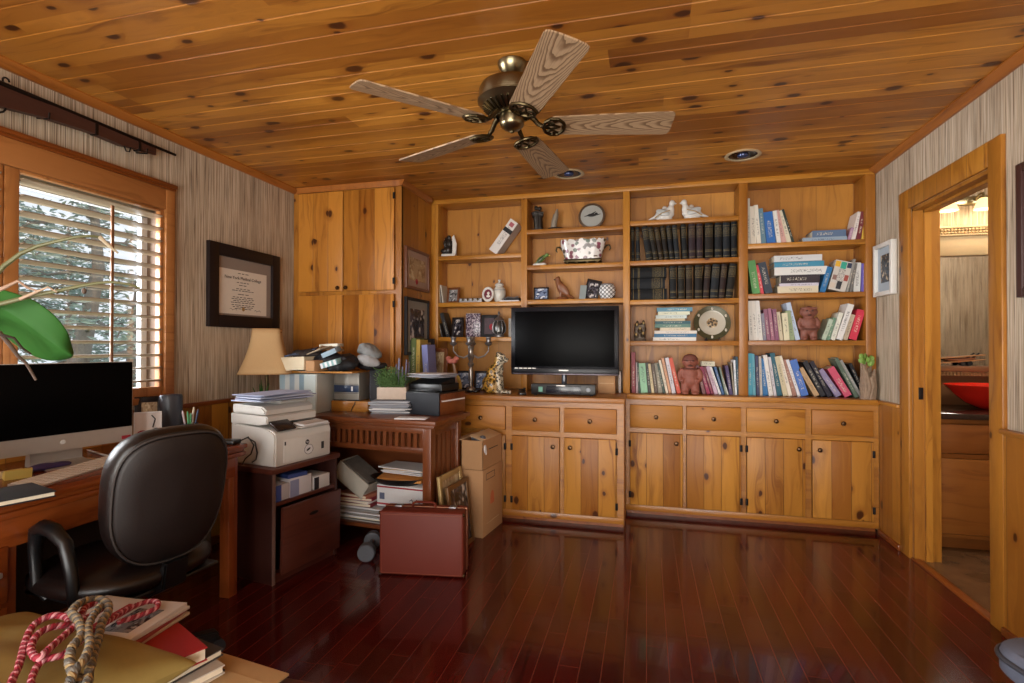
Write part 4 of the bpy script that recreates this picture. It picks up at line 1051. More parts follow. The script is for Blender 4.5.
# striped organiser, board and the heap on it
a = P(279, 400, 'Y', 2.97); c = P(316, 400, 'Y', 2.97); e = P(328, 400, 'Y', 3.22)
t = thing('striped_file_box', 'blue and white striped file box behind the printer', 'file box', (a.x, 2.97, MZ), rz=R(2))
wS = c.x - a.x; HS = .255
sb = MB(); sb.box(0, wS, .0, .25, 0, HS, .004); sb.build('box', plain('grey_white_card', '#b9b8b0', .7), t)
for k, (x0_, x1_, cc) in enumerate(((.01, .045, '#a9c0cc'), (.045, .08, '#d9dfdf'), (.08, .115, '#9fb2c2'), (.115, .15, '#d3d8d6'), (.15, .185, '#86a2b2'), (.185, wS - .01, '#c6d2d0'))):
    MB().box(x0_, x1_, -.0025, .0, .004, HS - .004).build('stripe', plain('stripe_%d' % k, cc, .6), t)
t = thing('pine_plank', 'loose pine plank bridging the striped box and stereo', 'plank', (a.x + .02, 2.94, MZ + .262), rz=R(3))
MB().box(0, .52, .0, .21, 0, .012, .002).build('plank', M['pine_x'], t)
b = P(275, 366, 'Y', 2.87); c = P(303, 366, 'Y', 2.87)
t = thing('cream_magazine_file', 'cream magazine file lying on its side, top left of the heap', 'magazine file', (b.x, 2.90, MZ + .274), rz=R(-5))
wB = c.x - b.x
MB().prism([(0, -.012), (.03, .0), (wB * .5, .008), (wB, .012), (wB, .095), (0, .088)], 'XZ', 0, .20, bev=.002).build('box', plain('cream_card', '#cdbfa2', .7), t)
MB().box(wB + .0005, wB + .07, .01, .19, .004, .07, .003).build('brown_end', M['card'], t)
heap = [('folder', 'dark navy folder lying across the cream magazine file', '#232a3d', (.02, .06, .372), (.20, .17, .010), (4, -8, 12)),
        ('folder', 'blue folder on top of the navy folder, upper left of heap', '#3c4f74', (.09, .07, .395), (.19, .14, .008), (6, -14, 22)),
        ('envelope', 'beige envelope sticking up in the middle of the heap', '#a08f78', (.20, .06, .395), (.18, .12, .008), (10, -18, -10)),
        ('black_bag', 'black soft bag in the middle of the heap on plank', '#14141a', (.26, .10, .28), None, None),
        ('grey_box_lid', 'pale blue card box tilted on the black bag', '#8fa5b4', (.325, .05, .385), (.10, .09, .03), (12, -22, 8)),
        ('striped_cloth', 'teal and white striped cloth hanging from the black bag', '#7fa5a8', (.36, -.01, .31), (.13, .05, .035), (10, -14, -6)),
        ('dark_cloth', 'dark brown cloth bunched at the front of the plank', '#2a211d', (.15, .05, .355), None, None),
        ('brown_packet', 'tan paper packet resting on the black bag', '#7d6247', (.29, .10, .415), (.14, .09, .012), (8, 16, -24)),
        ('black_pouch', 'small black pouch right of the tilted blue card box', '#101014', (.42, .03, .285), None, None),
        ('white_packet', 'white and yellow packet at the very top of heap', '#d5d2c2', (.26, .14, .43), (.13, .08, .02), (0, -3, 4))]
for nm, lab, cc, (x, y, z), sz, rot in heap:
    if nm in ('dark_cloth', 'black_pouch'):
        o = MB().sphere((0, 0, .025), (.08, .06, .035), 14).sphere((.05, .01, .03), (.05, .05, .035), 14).sphere((-.04, -.02, .02), (.05, .04, .03), 14).build(nm, plain(nm + '_m', cc, .8, var=.3), None, (a.x + x + .03, 2.95 + y, MZ + z), mod=blob(.009, 2, .04, .05))
    elif sz is None:
        o = MB().sphere((0, 0, .06), (.13, .085, .07), 16).sphere((.13, .02, .055), (.10, .08, .06), 16).sphere((-.06, -.03, .035), (.08, .06, .04), 14).build(nm, plain(nm + '_m', cc, .6, var=.3), None, (a.x + x + .03, 2.95 + y, MZ + .274), mod=blob(.010, 2, .05, .06))
    else:
        o = MB().box(-sz[0]/2, sz[0]/2, -sz[1]/2, sz[1]/2, 0, sz[2], .002).build(nm, plain(nm + '_m%d' % int(x * 100), cc, .6), None, (a.x + x + .05, 2.95 + y, MZ + z)); o.rotation_euler = tuple(R(v) for v in rot)
    tag(o, lab, nm.split('_')[-1] if nm != 'grey_box_lid' else 'box')
    if nm == 'striped_cloth':
        b = MB()
        for k in range(4): b.box(-.06 + k * .034, -.043 + k * .034, -.0275, -.0255, .002, .033)
        b.build('stripe', M['sheet'], o)
q = P(367, 362, 'Y', 3.12)
t = thing('grey_plush_bundle', 'two grey padded bundles at the right end of the heap', 'bundle', (q.x, 3.16, MZ + .276))
MB().sphere((0, 0, .125), (.085, .07, .045), 18, rot=Matrix.Rotation(R(28), 4, 'Y')).sphere((-.03, .0, .135), (.06, .06, .04)).build('upper_roll', M['grey_cloth'], t, mod=blob(.008, 2, .03, .05))
MB().sphere((.01, -.035, .062), (.085, .06, .042), 18, rot=Matrix.Rotation(R(18), 4, 'Y')).build('lower_roll', plain('pale_grey_fabric', '#989899', .9), t, mod=blob(.008, 2, .025, .05))
MB().sphere((.01, .0, .03), (.10, .08, .032), 16).build('dark_base', M['black_matt'], t, mod=blob(.01, 2, .03, .05))

# lamp on the left end of the desk
q = P(267, 374, 'Y', 2.945)
t = thing('table_lamp', 'table lamp with a flared linen shade in the corner', 'lamp', (q.x, 2.945, MZ), rz=R(0))
MB().lathe([(.0, 0), (.062, 0), (.064, .012), (.04, .022), (.016, .03), (.013, .06), (.022, .08), (.013, .10), (.010, .14), (.008, .40), (.0, .40)], n=24).build('base', M['brass_dark'], t)
zb_, zt_ = 1.058 - MZ, 1.345 - MZ
prof = []
def sq(r0, z, out):
    return [(r0, z)]
b = MB()
rings = []
for f in range(9):
    v = f / 8; r_ = .192 - .092 * (1 - (1 - v) ** 1.7); z = zb_ + (zt_ - zb_) * v
    ring = []
    for k in range(24):
        an = 2 * math.pi * k / 24 + R(20); q_ = 2 / 4.5
        ring.append(b.bm.verts.new((r_ * math.copysign(abs(math.cos(an)) ** q_, math.cos(an)) * .86, r_ * math.copysign(abs(math.sin(an)) ** q_, math.sin(an)) * .86, z)))
    rings.append(ring)
for A, B in zip(rings, rings[1:]):
    for k in range(24):
        f_ = b.bm.faces.new((A[k], A[(k + 1) % 24], B[(k + 1) % 24], B[k])); f_.smooth = True
sh = b.build('shade', M['shade'], t, mod=solid(.003)); sh.rotation_euler = (0, 0, R(33))
b2 = MB()
for z, r_ in ((zb_, .192), (zt_, .10)):
    b3 = MB().tube([(r_ * math.copysign(abs(math.cos(an)) ** (2 / 4.5), math.cos(an)) * .862, r_ * math.copysign(abs(math.sin(an)) ** (2 / 4.5), math.sin(an)) * .862, z) for an in [2 * math.pi * k / 32 for k in range(32)]], .004, 6, closed=True)
    o = b3.build('trim_band', plain('shade_trim_%d' % int(r_ * 1000), '#a98355', .8), sh)
MB().tube([(-.11, 0, zt_ - .02), (.0, 0, zt_ - .03), (.11, 0, zt_ - .02)], .0025, 6).build('harp', M['brass_dark'], t)
q = P(252, 391, 'Y', 2.72)
t = thing('small_pot_plant', 'small plant with upright green blades behind the printer', 'plant', (-2.40, 2.90 - .02, MZ))
MB().lathe([(.0, 0), (.032, 0), (.04, .06), (.036, .06), (.03, .05), (.0, .05)], n=20).build('pot', M['terracotta'], t)
b = MB()
for k, (dx, dy, h) in enumerate(((.0, 0, .17), (.015, -.01, .13), (-.015, .008, .14), (.03, .01, .15), (-.03, -.012, .12))):
    b.tube([(dx * .3, dy * .3, .05), (dx, dy, .05 + h * .6), (dx * 1.6, dy * 1.6, .05 + h)], [.004, .007, .002], 6, flat=.35)
b.build('leaves', M['leaf'], t)

# --- on the lower shelf of the mission desk
SZ = .129
def mp(x, y, z): return TM @ Vector((x, y, z))
YF = 3.00
def sx(u, v, Y=YF): return P(u, v, 'Y', Y)
a = sx(337, 512); c = sx(381, 512)
sheet_pile('paper_stack', 'flat stack of white magazines at the lower left of the shelf', 'papers', ((a.x + c.x) / 2, 3.12, SZ), c.x - a.x + .05, .26, 8, .011, [M['sheet'], M['cream'], plain('grey_paper', '#8d8a88', .8)], RM, .012, 3, 12)
a = sx(383, 506); c = sx(432, 506)
sheet_pile('paper_stack', 'stack of printed leaflets on the shelf under the postal box', 'papers', ((a.x + c.x) / 2, 3.10, SZ), c.x - a.x, .24, 9, .0105, [M['sheet'], plain('brown_print', '#6f5a50', .8), plain('grey_leaflet', '#a09a98', .8)], RM, .012, 4, 13)
a = sx(377, 500); c = sx(431, 500)
zz0 = SZ + .105
t = thing('postal_box', 'white postal box with red edge lines on the shelf leaflets', 'box', (a.x, 3.00, zz0), rz=RM)
wx = c.x - a.x - .01
MB().box(0, wx, 0, .22, 0, .135, .002).build('box', M['sheet'], t)
MB().box(.0, wx, -.002, .0, .012, .022).build('red_line', M['ink_red'], t)
MB().box(.0, wx, -.002, .0, .118, .127).build('red_line', M['ink_red'], t)
MB().box(.02, .055, -.002, .0, .045, .085).build('printed_label', plain('blue_grey_ink', '#5a6078', .7), t)
MB().tube([(wx - .12 + .012 * k, -.0015, .05 + .012 * math.sin(k * 2)) for k in range(7)], .0025, 5).build('marker_scrawl', plain('blue_grey_ink2', '#3f4560', .7), t)
a = sx(363, 479); c = sx(429, 470)
t = thing('black_tray', 'shallow black oval tray on top of the postal box', 'tray', ((a.x + c.x) / 2, 3.06, zz0 + .137))
MB().lathe([(.0, 0), (.14, 0), (.19, .036), (.195, .042), (.187, .042), (.138, .006), (.0, .006)], n=40, sy=.62).build('tray', M['black'], t)
o = MB().box(-.14, .15, -.085, .085, 0, .02, .002).build('orange_folder', plain('orange_manila', '#bb7d3a', .7), None, ((a.x + c.x) / 2 + .02, 3.07, zz0 + .166), R(4)); o.rotation_euler = (R(5), R(2), R(4)); tag(o, 'orange manila folder lying in the black tray', 'folder')
sheet_pile('paper_stack', 'white and brown papers above the orange folder under the slats', 'papers', ((a.x + c.x) / 2 + .035, 3.12, zz0 + .197), .32, .19, 5, .0085, [M['sheet'], M['card'], plain('tan_paper', '#b59a78', .8)], RM, .015, 5, 4)
a = sx(339, 478); c = sx(374, 478)
for k, (cc, lab, h) in enumerate((('#7a2a30', 'dark red folder at the bottom of the coloured folders', .022), ('#c9c6c2', 'white booklet between the two red folders', .016), ('#8a3038', 'upper red folder on the white booklet', .018), ('#a0604a', 'rust brown folder on top of the red folders', .02))):
    t = thing('folder', lab, 'folder', ((a.x + c.x) / 2 + .01, 3.08, SZ + .095 + sum((.022, .016, .018, .02)[:k])), rz=RM + R((3, -5, 6, -8)[k]), group='folders on the lower shelf')
    MB().box(-.12, .11, -.10, .10, 0, h, .002).build('cover', plain('folder_%d' % k, cc, .6), t)
    MB().box(-.115, .105, -.1015, .09, .004, h - .004).build('page_block', M['cream'], t)
q = sx(357, 474, 3.0)
t = thing('white_binder_box', 'open white card box tipped over on the coloured folders', 'box', (q.x - .02, 3.06, SZ + .262), rot=(0, R(33), RM))
MB().box(-.13, .13, -.09, .09, -.055, -.048).box(-.13, .13, -.09, -.083, -.055, .055).box(-.13, .13, .083, .09, -.055, .055).box(-.13, -.123, -.09, .09, -.055, .055).box(.123, .13, -.09, .09, -.055, .055).build('box', plain('dull_white_card', '#b5b0a4', .7), t)
MB().box(-.11, .11, -.07, .07, -.04, .068, M=xf((0, 0, 0), rx=R(5))).build('contents', plain('dark_papers', '#5a5550', .8, var=.4), t)

# dumbbell on the floor
q = P(366.5, 553, 'Z', .05)
t = thing('dumbbell', 'grey vinyl dumbbell on the floor beside the suitcase', 'dumbbell', (q.x - .035, q.y + .10, .052), rz=R(109))
MB().tube([(-.07, 0, 0), (.07, 0, 0)], .016, 12).build('grip', M['dumbbell'], t)
for s_ in (-1, 1):
    MB().tube([(s_ * .068, 0, 0), (s_ * .072, 0, 0), (s_ * .12, 0, 0), (s_ * .126, 0, 0)], [.042, .05, .05, .044], 24).build('weight', M['dumbbell'], t)

# suitcase
t = thing('suitcase', 'old red-brown leatherette suitcase standing before the mission desk', 'suitcase', (-1.40, 2.584, 0), rz=R(8.1))
SWd, SD, SHt = .462, .155, .345
MB().box(0, SWd, 0, .105, .004, SHt, .012, seg=3).build('body', M['suitcase'], t)
MB().box(.0, SWd, .108, SD, .004, SHt, .012, seg=3).build('lid', M['suitcase'], t)
b = MB().box(-.0015, SWd + .0015, .103, .110, .006, SHt + .001, .002); b.build('seam_strip', plain('brass_edge', '#8c5a3c', .35, .4), t)
h = MB().tube([(SWd * .34, .10, SHt), (SWd * .345, .10, SHt + .018), (SWd * .38, .10, SHt + .026), (SWd * .58, .10, SHt + .026), (SWd * .615, .10, SHt + .018), (SWd * .62, .10, SHt)], .011, 10, flat=.6).build('handle', M['suitcase'], t)
for x in (SWd * .17, SWd * .83): MB().box(x - .02, x + .02, .085, .125, SHt - .003, SHt + .006, .002).build('latch', M['pewter'], t)
for x in (.0, SWd):
    for z in (.012, SHt - .012): MB().sphere((x, .012, z), (.008, .010, .010), 10).build('corner_cap', M['brass_dark'], t)
MB().tube([(.012, -.001, .016), (SWd - .012, -.001, .016), (SWd - .012, -.001, SHt - .016), (.012, -.001, SHt - .016)], .0016, 5, closed=True).build('stitching', plain('stitch_thread', '#8a4a34', .7), t)

# picture frames leaning on the desk side, cardboard boxes
def lean_frame(label, y0, y1, h, x, tilt, fm, pm, fw):
    t = thing('leaning_frame', label, 'picture frame', (x, y0, 0), rot=(0, -R(tilt), -R(4)), group=None)
    L = y1 - y0
    MB().box(-.009, .009, fw, L - fw, h - fw, h, .003).box(-.009, .009, fw, L - fw, 0, fw, .003).box(-.0095, .0095, 0, fw, 0, h, .003).box(-.0095, .0095, L - fw, L, 0, h, .003).build('frame', fm, t)
    MB().box(-.006, .002, fw, L - fw, fw, h - fw).build('picture', pm, t)
    return t
lean_frame('light gilt picture frame leaning on the mission desk side', 2.88, 3.20, .47, -1.135, 6, plain('pale_gilt', '#a98f5e', .45, .3), M['photo_tan'], .034)
lean_frame('darker brown frame with gilt lip leaning before the gilt frame', 2.90, 3.20, .405, -1.09, 7, plain('dark_gilt', '#6b4a26', .45, .2), M['photo_dark'], .03)
BXa = thing('cardboard_box', 'tall lower cardboard box with printed marks by the base cabinet', 'box', (-1.018, 3.235, 0), rz=-R(7))
MB().box(-.155, 0, 0, .33, 0, .434, .003).build('carton', M['card'], BXa)
MB().box(.0, .0015, .05, .19, .36, .363).box(.0, .0015, .05, .19, .40, .403).box(.0, .0015, .05, .052, .36, .403).box(.0, .0015, .188, .19, .36, .403).build('printed_frame', M['ink'], BXa)
MB().sphere((.0005, .15, .23), (.0015, .03, .045), 10).box(0, .0018, .12, .18, .19, .215).build('orange_mark', plain('orange_ink', '#b5623a', .7), BXa)
MB().box(.0, .0015, .06, .26, .075, .079).build('printed_line', M['card_lt'], BXa)
BXb = thing('cardboard_box', 'upper open cardboard box stacked on the tall printed carton', 'box', (-1.02, 3.232, .4345), rz=-R(7))
MB().box(-.15, -.146, 0, .32, 0, .19).box(-.004, 0, 0, .32, 0, .19).box(-.15, 0, 0, .004, 0, .19).box(-.15, 0, .316, .32, 0, .19).box(-.15, 0, 0, .32, 0, .004).build('carton', M['card'], BXb)
MB().box(.0, .003, 0, .32, 0, .10, .001, M=xf((-.003, 0, .189), ry=R(-72))).build('flap', M['card_lt'], BXb)
MB().box(.0, .003, -.0, .32, 0, .08, .001, M=xf((-.15, 0, .189), ry=R(-95))).build('flap', M['card_lt'], BXb)
MB().box(.0, .0015, .10, .25, .12, .125).build('printed_line', M['ink'], BXb)
MB().sphere((.003, .035, .135), (.006, .02, .03), 10).sphere((.003, .05, .11), (.005, .012, .02), 8).build('torn_label', M['sheet'], BXb, mod=blob(.004, 3))
o = MB()
for k in range(12): o.sphere((rr.uniform(-.13, -.02), rr.uniform(.02, .28), .172 + rr.uniform(0, .03)), (rr.uniform(.02, .035), rr.uniform(.02, .04), .02), 8)
tag(o.build('plastic_wrapping', plain('grey_black_plastic', '#55565c', .3, var=.8, scale=60), None, (-1.02, 3.232, .4345), -R(7), mod=blob(.008, 1)), 'crumpled grey and black plastic in the open upper carton', 'plastic wrapping')

# ================================================================ BOOKS
YBK = 4.075
def set_tint(o, c):
    o.color = (*col(c), 1)
def make_book(name, label, cat, w_, h_, d_, color, gilt=False, group=None):
    """upright book, spine facing -y; local origin at the bottom left front corner"""
    t = thing(name, label, cat, group=group)
    bt = min(.003, w_ * .2)
    c = MB().box(0, bt, 0, d_, 0, h_).box(w_ - bt, w_, 0, d_, 0, h_)
    if gilt:          # rounded spine with raised bands
        arc = [(w_ * k / 8, -.007 * math.sin(math.pi * k / 8)) for k in range(9)]
        c.prism(arc + [(w_, .003), (0, .003)], 'XY', 0, h_)
        for f_ in (.22, .62): c.prism([(x, y - .0015) for x, y in arc] + [(w_, .002), (0, .002)], 'XY', h_ * f_, h_ * f_ + .006)
    else: c._new([(bt, 0, 0), (w_ - bt, 0, 0), (w_ - bt, .003, 0), (bt, .003, 0), (bt, 0, h_), (w_ - bt, 0, h_), (w_ - bt, .003, h_), (bt, .003, h_)], [(3, 2, 1, 0), (4, 5, 6, 7), (0, 1, 5, 4), (1, 2, 6, 5), (2, 3, 7, 6), (3, 0, 4, 7)])
    o = c.build('cover', M['gilt' if gilt else 'cover'], t); set_tint(o, color)
    MB().box(bt, w_ - bt, .003, d_ - .004, .003, h_ - .004).build('page_block', M['cream'], t)
    return t
ORD = ['', 'first', 'second', 'third', 'fourth', 'fifth', 'sixth', 'seventh', 'eighth', 'ninth', 'tenth', 'eleventh', 'twelfth', 'thirteenth', 'fourteenth', 'fifteenth', 'sixteenth', 'seventeenth', 'eighteenth', 'nineteenth', 'twentieth', 'twenty-first', 'twenty-second']
def shelf_row(org, sc, zbot, rows, where, group, gilt=False, Y=YBK, dep=.155):
    """rows: (bottom left, bottom right, top left x, top y, colour, words) in crop pixels of the photo"""
    n = 0
    for bl, br, tl, ty, c, wd in rows:
        n += 1
        a = P(org[0] + bl / sc, org[1] + 200 / sc, 'Y', Y).x; b_ = P(org[0] + br / sc, org[1] + 200 / sc, 'Y', Y).x
        tp = P(org[0] + tl / sc, org[1] + ty / sc, 'Y', Y)
        dx, dz = tp.x - a, tp.z - zbot
        th = math.atan2(dx, dz); h = math.hypot(dx, dz); w_ = max(.008, (b_ - a) * math.cos(th) - (.004 if gilt else .0012))
        lab = '%s, %s from left, %s' % (wd, ORD[n], where)
        t = make_book('book', lab, 'book', w_, h, dep * (.88 + .12 * ((n * 37) % 10) / 10), c, gilt, group)
        if th >= 0:      # leans right: stands on its lower right corner
            t.location = (b_ - w_ * math.cos(th), Y + .004 * ((n * 7) % 3), zbot + w_ * math.sin(th) + .0005)
        else:
            t.location = (a, Y + .004 * ((n * 7) % 3), zbot + .0005)
        t.rotation_euler = (0, th, 0)
def shelf_stack(org, sc, zbot, rows, where, group, gilt=False, Y=YBK, dep=.17):
    """books lying flat, spine to the front, listed from the bottom: (left, right, thickness px, colour, words)"""
    z = zbot + .0005; k = 0
    for l, r_, tpx, c, wd in rows:
        k += 1
        a = P(org[0] + l / sc, org[1], 'Y', Y).x; b_ = P(org[0] + r_ / sc, org[1], 'Y', Y).x
        w_ = tpx / sc / CAM_F * (Y * .97 + .1)
        t = make_book('book', '%s, %s' % (wd, where), 'book', w_, b_ - a, dep, c, gilt, group)
        t.location = (a, Y + .006 * (k % 3), z + w_); t.rotation_euler = (0, R(90), 0)
        z += w_ + (.003 if gilt else .0006)
    return z
SC5 = 8.192
# right bay, top shelf
shelf_row((745, 195), SC5, 1.967, [(20, 46, 16, 28, '#b9b6ae', 'tall thin white book'), (48, 97, 42, 92, '#d8d2c4', 'white book with red mark'), (99, 134, 72, 85, '#d2ccbe', 'pale white book'), (136, 176, 108, 112, '#5d7c8c', 'grey-blue book'), (180, 258, 150, 142, '#2a62a6', 'thick bright blue book'), (262, 298, 226, 132, '#d6d3cd', 'narrow white book'), (300, 344, 238, 130, '#c59a92', 'pinkish book'), (346, 386, 276, 130, '#d3c9b2', 'cream book'), (388, 408, 302, 120, '#22302a', 'thin dark green book')], 'top shelf of right bay', 'books standing on the right top shelf')
z = shelf_stack((745, 195), SC5, 1.967, [(475, 838, 34, '#8fa0b0', 'broad grey-blue and white book lying flat'), (555, 832, 50, '#5a6f8c', 'blue and white book lying on the grey-blue one')], 'right of right bay top shelf', 'books lying on the right top shelf')
shelf_row((745, 195), SC5, 1.967, [(838, 864, 870, 270, '#a886a0', 'short purple and white book'), (868, 905, 925, 140, '#d8cfc8', 'white book with dark oval leaning right'), (908, 946, 950, 140, '#6e2d33', 'maroon book leaning right'), (950, 975, 982, 165, '#cfae46', 'thin yellow book leaning right')], 'right end of top shelf', 'books leaning at the right of the top shelf')
# right bay, second shelf
shelf_row((745, 245), SC5, 1.610, [(62, 128, 20, 132, '#5b9a5a', 'thick green book'), (130, 160, 86, 165, '#c5424e', 'thin red and pink book'), (165, 232, 106, 150, '#343a46', 'dark grey lettered book')], 'second shelf of right bay', 'books standing on the second shelf at right')
ST = [(268, 602, 55, '#d2c7ad', 'thick cream-paged book at the bottom of the tall flat stack'), (285, 606, 22, '#c9c2cf', 'thin white and lilac book second from the bottom of the stack'), (292, 612, 60, '#352c32', 'dark lettered book in the middle of the flat stack'), (243, 682, 60, '#d9d8d4', 'wide white lettered book above the dark one'), (243, 652, 40, '#4288a4', 'teal blue book second from the top of the flat stack'), (238, 632, 46, '#c8cacb', 'white and navy book on top of the flat stack')]
shelf_stack((745, 245), SC5, 1.610, ST, 'right bay second shelf', 'flat stack on the second shelf at right')
for b_ in [o for o in bpy.data.objects if o.get('label', '').startswith(('wide white book', 'dark lettered book in the'))]:
    c_ = [k for k in b_.children if k.name.startswith('cover')][0]; d_ = c_.dimensions
    Mx = Matrix.Rotation(R(-90), 4, 'Y') @ Matrix.Identity(4)
    s_, sz_, m_ = ('GUNS', .038, M['ink']) if b_['label'].startswith('wide') else ('THE GREAT DECISION', .024, M['ink_white'])
    if s_ == 'GUNS': c_.data = c_.data.copy(); c_.data.materials[0] = M['tint']
    if s_ == 'GUNS': words('lettering', s_, sz_, m_, b_, Matrix.Translation((d_.x / 2, -.0006, d_.z * .30)) @ Matrix.Rotation(R(-90), 4, 'Y') @ FACE_Y, .0004)
shelf_row((745, 245), SC5, 1.610, [(607, 656, 672, 185, '#2d6da0', 'blue book leaning right'), (672, 822, 742, 150, '#c4bdb4', 'broad white book with coloured squares'), (826, 846, 888, 118, '#8d8a84', 'thin grey book leaning right'), (852, 878, 898, 150, '#6f6c68', 'second thin dark grey book leaning right'), (890, 946, 900, 145, '#cccdc8', 'thick white book'), (952, 1000, 954, 152, '#665cae', 'purple book')], 'right part of second right shelf', 'books right of the stack on the second shelf')
for b_ in [o for o in bpy.data.objects if o.get('label', '').startswith('broad white book with')]:
    c_ = [k for k in b_.children if k.name.startswith('cover')][0]; d_ = c_.dimensions
    for q, (x0, x1, z0, z1, cc) in enumerate(((.02, .30, .78, .97, '#d8a62c'), (.34, .66, .74, .97, '#2f9a84'), (.70, .97, .80, .97, '#27324a'), (.05, .32, .06, .24, '#c9b9a8'), (.40, .68, .06, .32, '#24242a'), (.72, .95, .36, .56, '#9a4a40'), (.06, .3, .34, .5, '#8a6a62'))):
        MB().box(x0 * d_.x, x1 * d_.x, -.0012, .0, z0 * d_.z, z1 * d_.z).build('cover_square', plain('square_%d' % q, cc, .5), b_)
# right bay, third shelf
shelf_row((745, 295), SC5, 1.278, [(36, 74, 20, 50, '#d2cfc8', 'tall white book'), (75, 110, 50, 48, '#dcd9d2', 'tall white book with grey lines'), (111, 148, 82, 48, '#cfccc6', 'tall white book'), (150, 178, 130, 152, '#7f7d8c', 'grey book'), (181, 214, 152, 118, '#8a5a6e', 'mauve book'), (216, 246, 186, 112, '#9a6478', 'mauve book with white dashes'), (248, 282, 224, 116, '#82506a', 'darker mauve book'), (286, 318, 258, 140, '#c4b89e', 'cream book'), (321, 368, 302, 150, '#d3cdae', 'cream book with red dots'), (371, 412, 334, 130, '#8d9c7a', 'grey-green book'), (418, 458, 338, 66, '#b3c2d6', 'tall pale blue book')], 'third shelf of right bay', 'books left of the stone figure')
shelf_row((745, 295), SC5, 1.278, [(622, 660, 688, 204, '#aebca8', 'pale green book leaning right'), (663, 694, 722, 190, '#6f8f78', 'green book leaning right'), (697, 736, 768, 150, '#d4d4c6', 'cream-white book leaning right'), (740, 796, 840, 82, '#d9d7d3', 'tall white book leaning right'), (800, 840, 868, 165, '#b3a48c', 'tan book leaning right'), (845, 912, 918, 130, '#c5344a', 'thick red book leaning right')], 'shelf right of the stone figure', 'books right of the stone figure')
# right bay, bottom row on the countertop
shelf_row((745, 345), 7.314, .884, [(22, 58, 20, 62, '#479fba', 'tall teal book'), (60, 82, 50, 66, '#69aec2', 'thin light teal book'), (85, 108, 74, 78, '#383a58', 'thin navy book'), (110, 130, 100, 84, '#b3aba4', 'thin grey book'), (134, 172, 110, 100, '#2a689c', 'blue book'), (176, 208, 132, 76, '#d6d3ce', 'white book'), (211, 234, 168, 90, '#c3bfc4', 'thin pale grey book'), (238, 276, 184, 62, '#285a6a', 'tall dark teal book'), (280, 316, 218, 86, '#c4b999', 'cream book leaning left'), (319, 350, 242, 84, '#ded6c6', 'ivory book leaning left'), (353, 384, 276, 110, '#9a7264', 'brown book leaning left'), (387, 410, 300, 110, '#d5d6db', 'thin white book leaning left'), (413, 472, 326, 116, '#4a70b8', 'blue and white book leaning left')], 'bottom row of right bay', 'bottom row of the right bay')
shelf_row((745, 345), 7.314, .884, [(512, 556, 392, 176, '#b3946f', 'tan book leaning far left'), (560, 602, 424, 126, '#26262c', 'thick black book leaning far left'), (606, 644, 472, 128, '#221f2c', 'black book leaning far left'), (668, 722, 534, 192, '#8980a0', 'lavender book leaning far left'), (736, 800, 606, 178, '#c4526c', 'pink book leaning far left'), (806, 838, 655, 102, '#59685a', 'grey-green book leaning far left'), (842, 868, 692, 116, '#8f908c', 'thin grey book leaning far left'), (872, 900, 762, 140, '#1c1d22', 'black book leaning far left')], 'right end of bottom row', 'books leaning at the right of the bottom row')
# middle bay: dark bound sets
GZ = 5.69
dk = ('#17191d', '#1d2126', '#16181b', '#1f1c18', '#261d17', '#1c1714')
rowA = [(66, 86, 62, 270), (92, 117, 88, 268), (152, 190, 122, 268), (192, 222, 158, 270), (224, 252, 194, 270), (254, 282, 228, 264), (284, 312, 262, 262), (314, 345, 296, 258), (356, 388, 346, 254), (392, 432, 390, 250), (437, 474, 436, 248), (484, 532, 484, 246), (540, 582, 540, 244), (587, 628, 586, 242), (633, 668, 632, 238)]
shelf_row((620, 180), GZ, 1.877, [r_ + (('#2c2026' if k in (9, 10) else dk[k % 6]), ('dark plum plain bound volume' if k in (9, 10) else 'dark gilt lettered volume')) for k, r_ in enumerate(rowA)], 'upper shelf of dark volumes', 'bound volumes on the upper encyclopedia shelf', True, dep=.15)
shelf_stack((620, 180), GZ, 1.583, [(62, 266, 62, '#0f1114', 'black bound volume lying at the bottom'), (62, 256, 58, '#16191e', 'black bound volume lying in the middle'), (62, 264, 56, '#101215', 'black bound volume lying on top')], 'left of the lower dark volumes', 'bound volumes lying on the lower encyclopedia shelf', True)
rowB = [(286, 325, 282, 490), (332, 370, 330, 488), (376, 415, 375, 486), (422, 466, 424, 484), (468, 504, 482, 484), (508, 553, 524, 482), (556, 592, 576, 480), (596, 640, 622, 478)]
shelf_row((620, 180), GZ, 1.583, [r_ + (('#2a1e1d' if k in (4, 6) else dk[(k + 2) % 6]), ('dark brown bound volume' if k in (4, 6) else 'dark gilt lettered volume')) for k, r_ in enumerate(rowB)], 'lower shelf of dark volumes', 'bound volumes on the lower encyclopedia shelf', True, dep=.15)
# middle bay: flat stack by the plate
shelf_stack((645, 300), 10.78, 1.276, [(86, 552, 38, '#d5d2cc', 'white book at the very bottom of the pale stack'), (98, 556, 36, '#2f668a', 'dark blue book second from the bottom'), (102, 560, 30, '#d3ccc2', 'white book third from the bottom'), (160, 490, 32, '#cdbfa6', 'short cream book fourth from the bottom'), (106, 492, 36, '#587c70', 'grey-green book fifth from the bottom'), (110, 492, 30, '#28555e', 'dark teal book sixth from the bottom'), (106, 432, 26, '#b9a988', 'tan and black book seventh from the bottom'), (116, 452, 36, '#bfcac6', 'pale green-white book third from the top'), (140, 482, 34, '#cfd2bb', 'pale lime book second from the top'), (128, 512, 42, '#55869a', 'blue-grey book on top of the stack')], 'beside the plate', 'flat stack beside the plate')
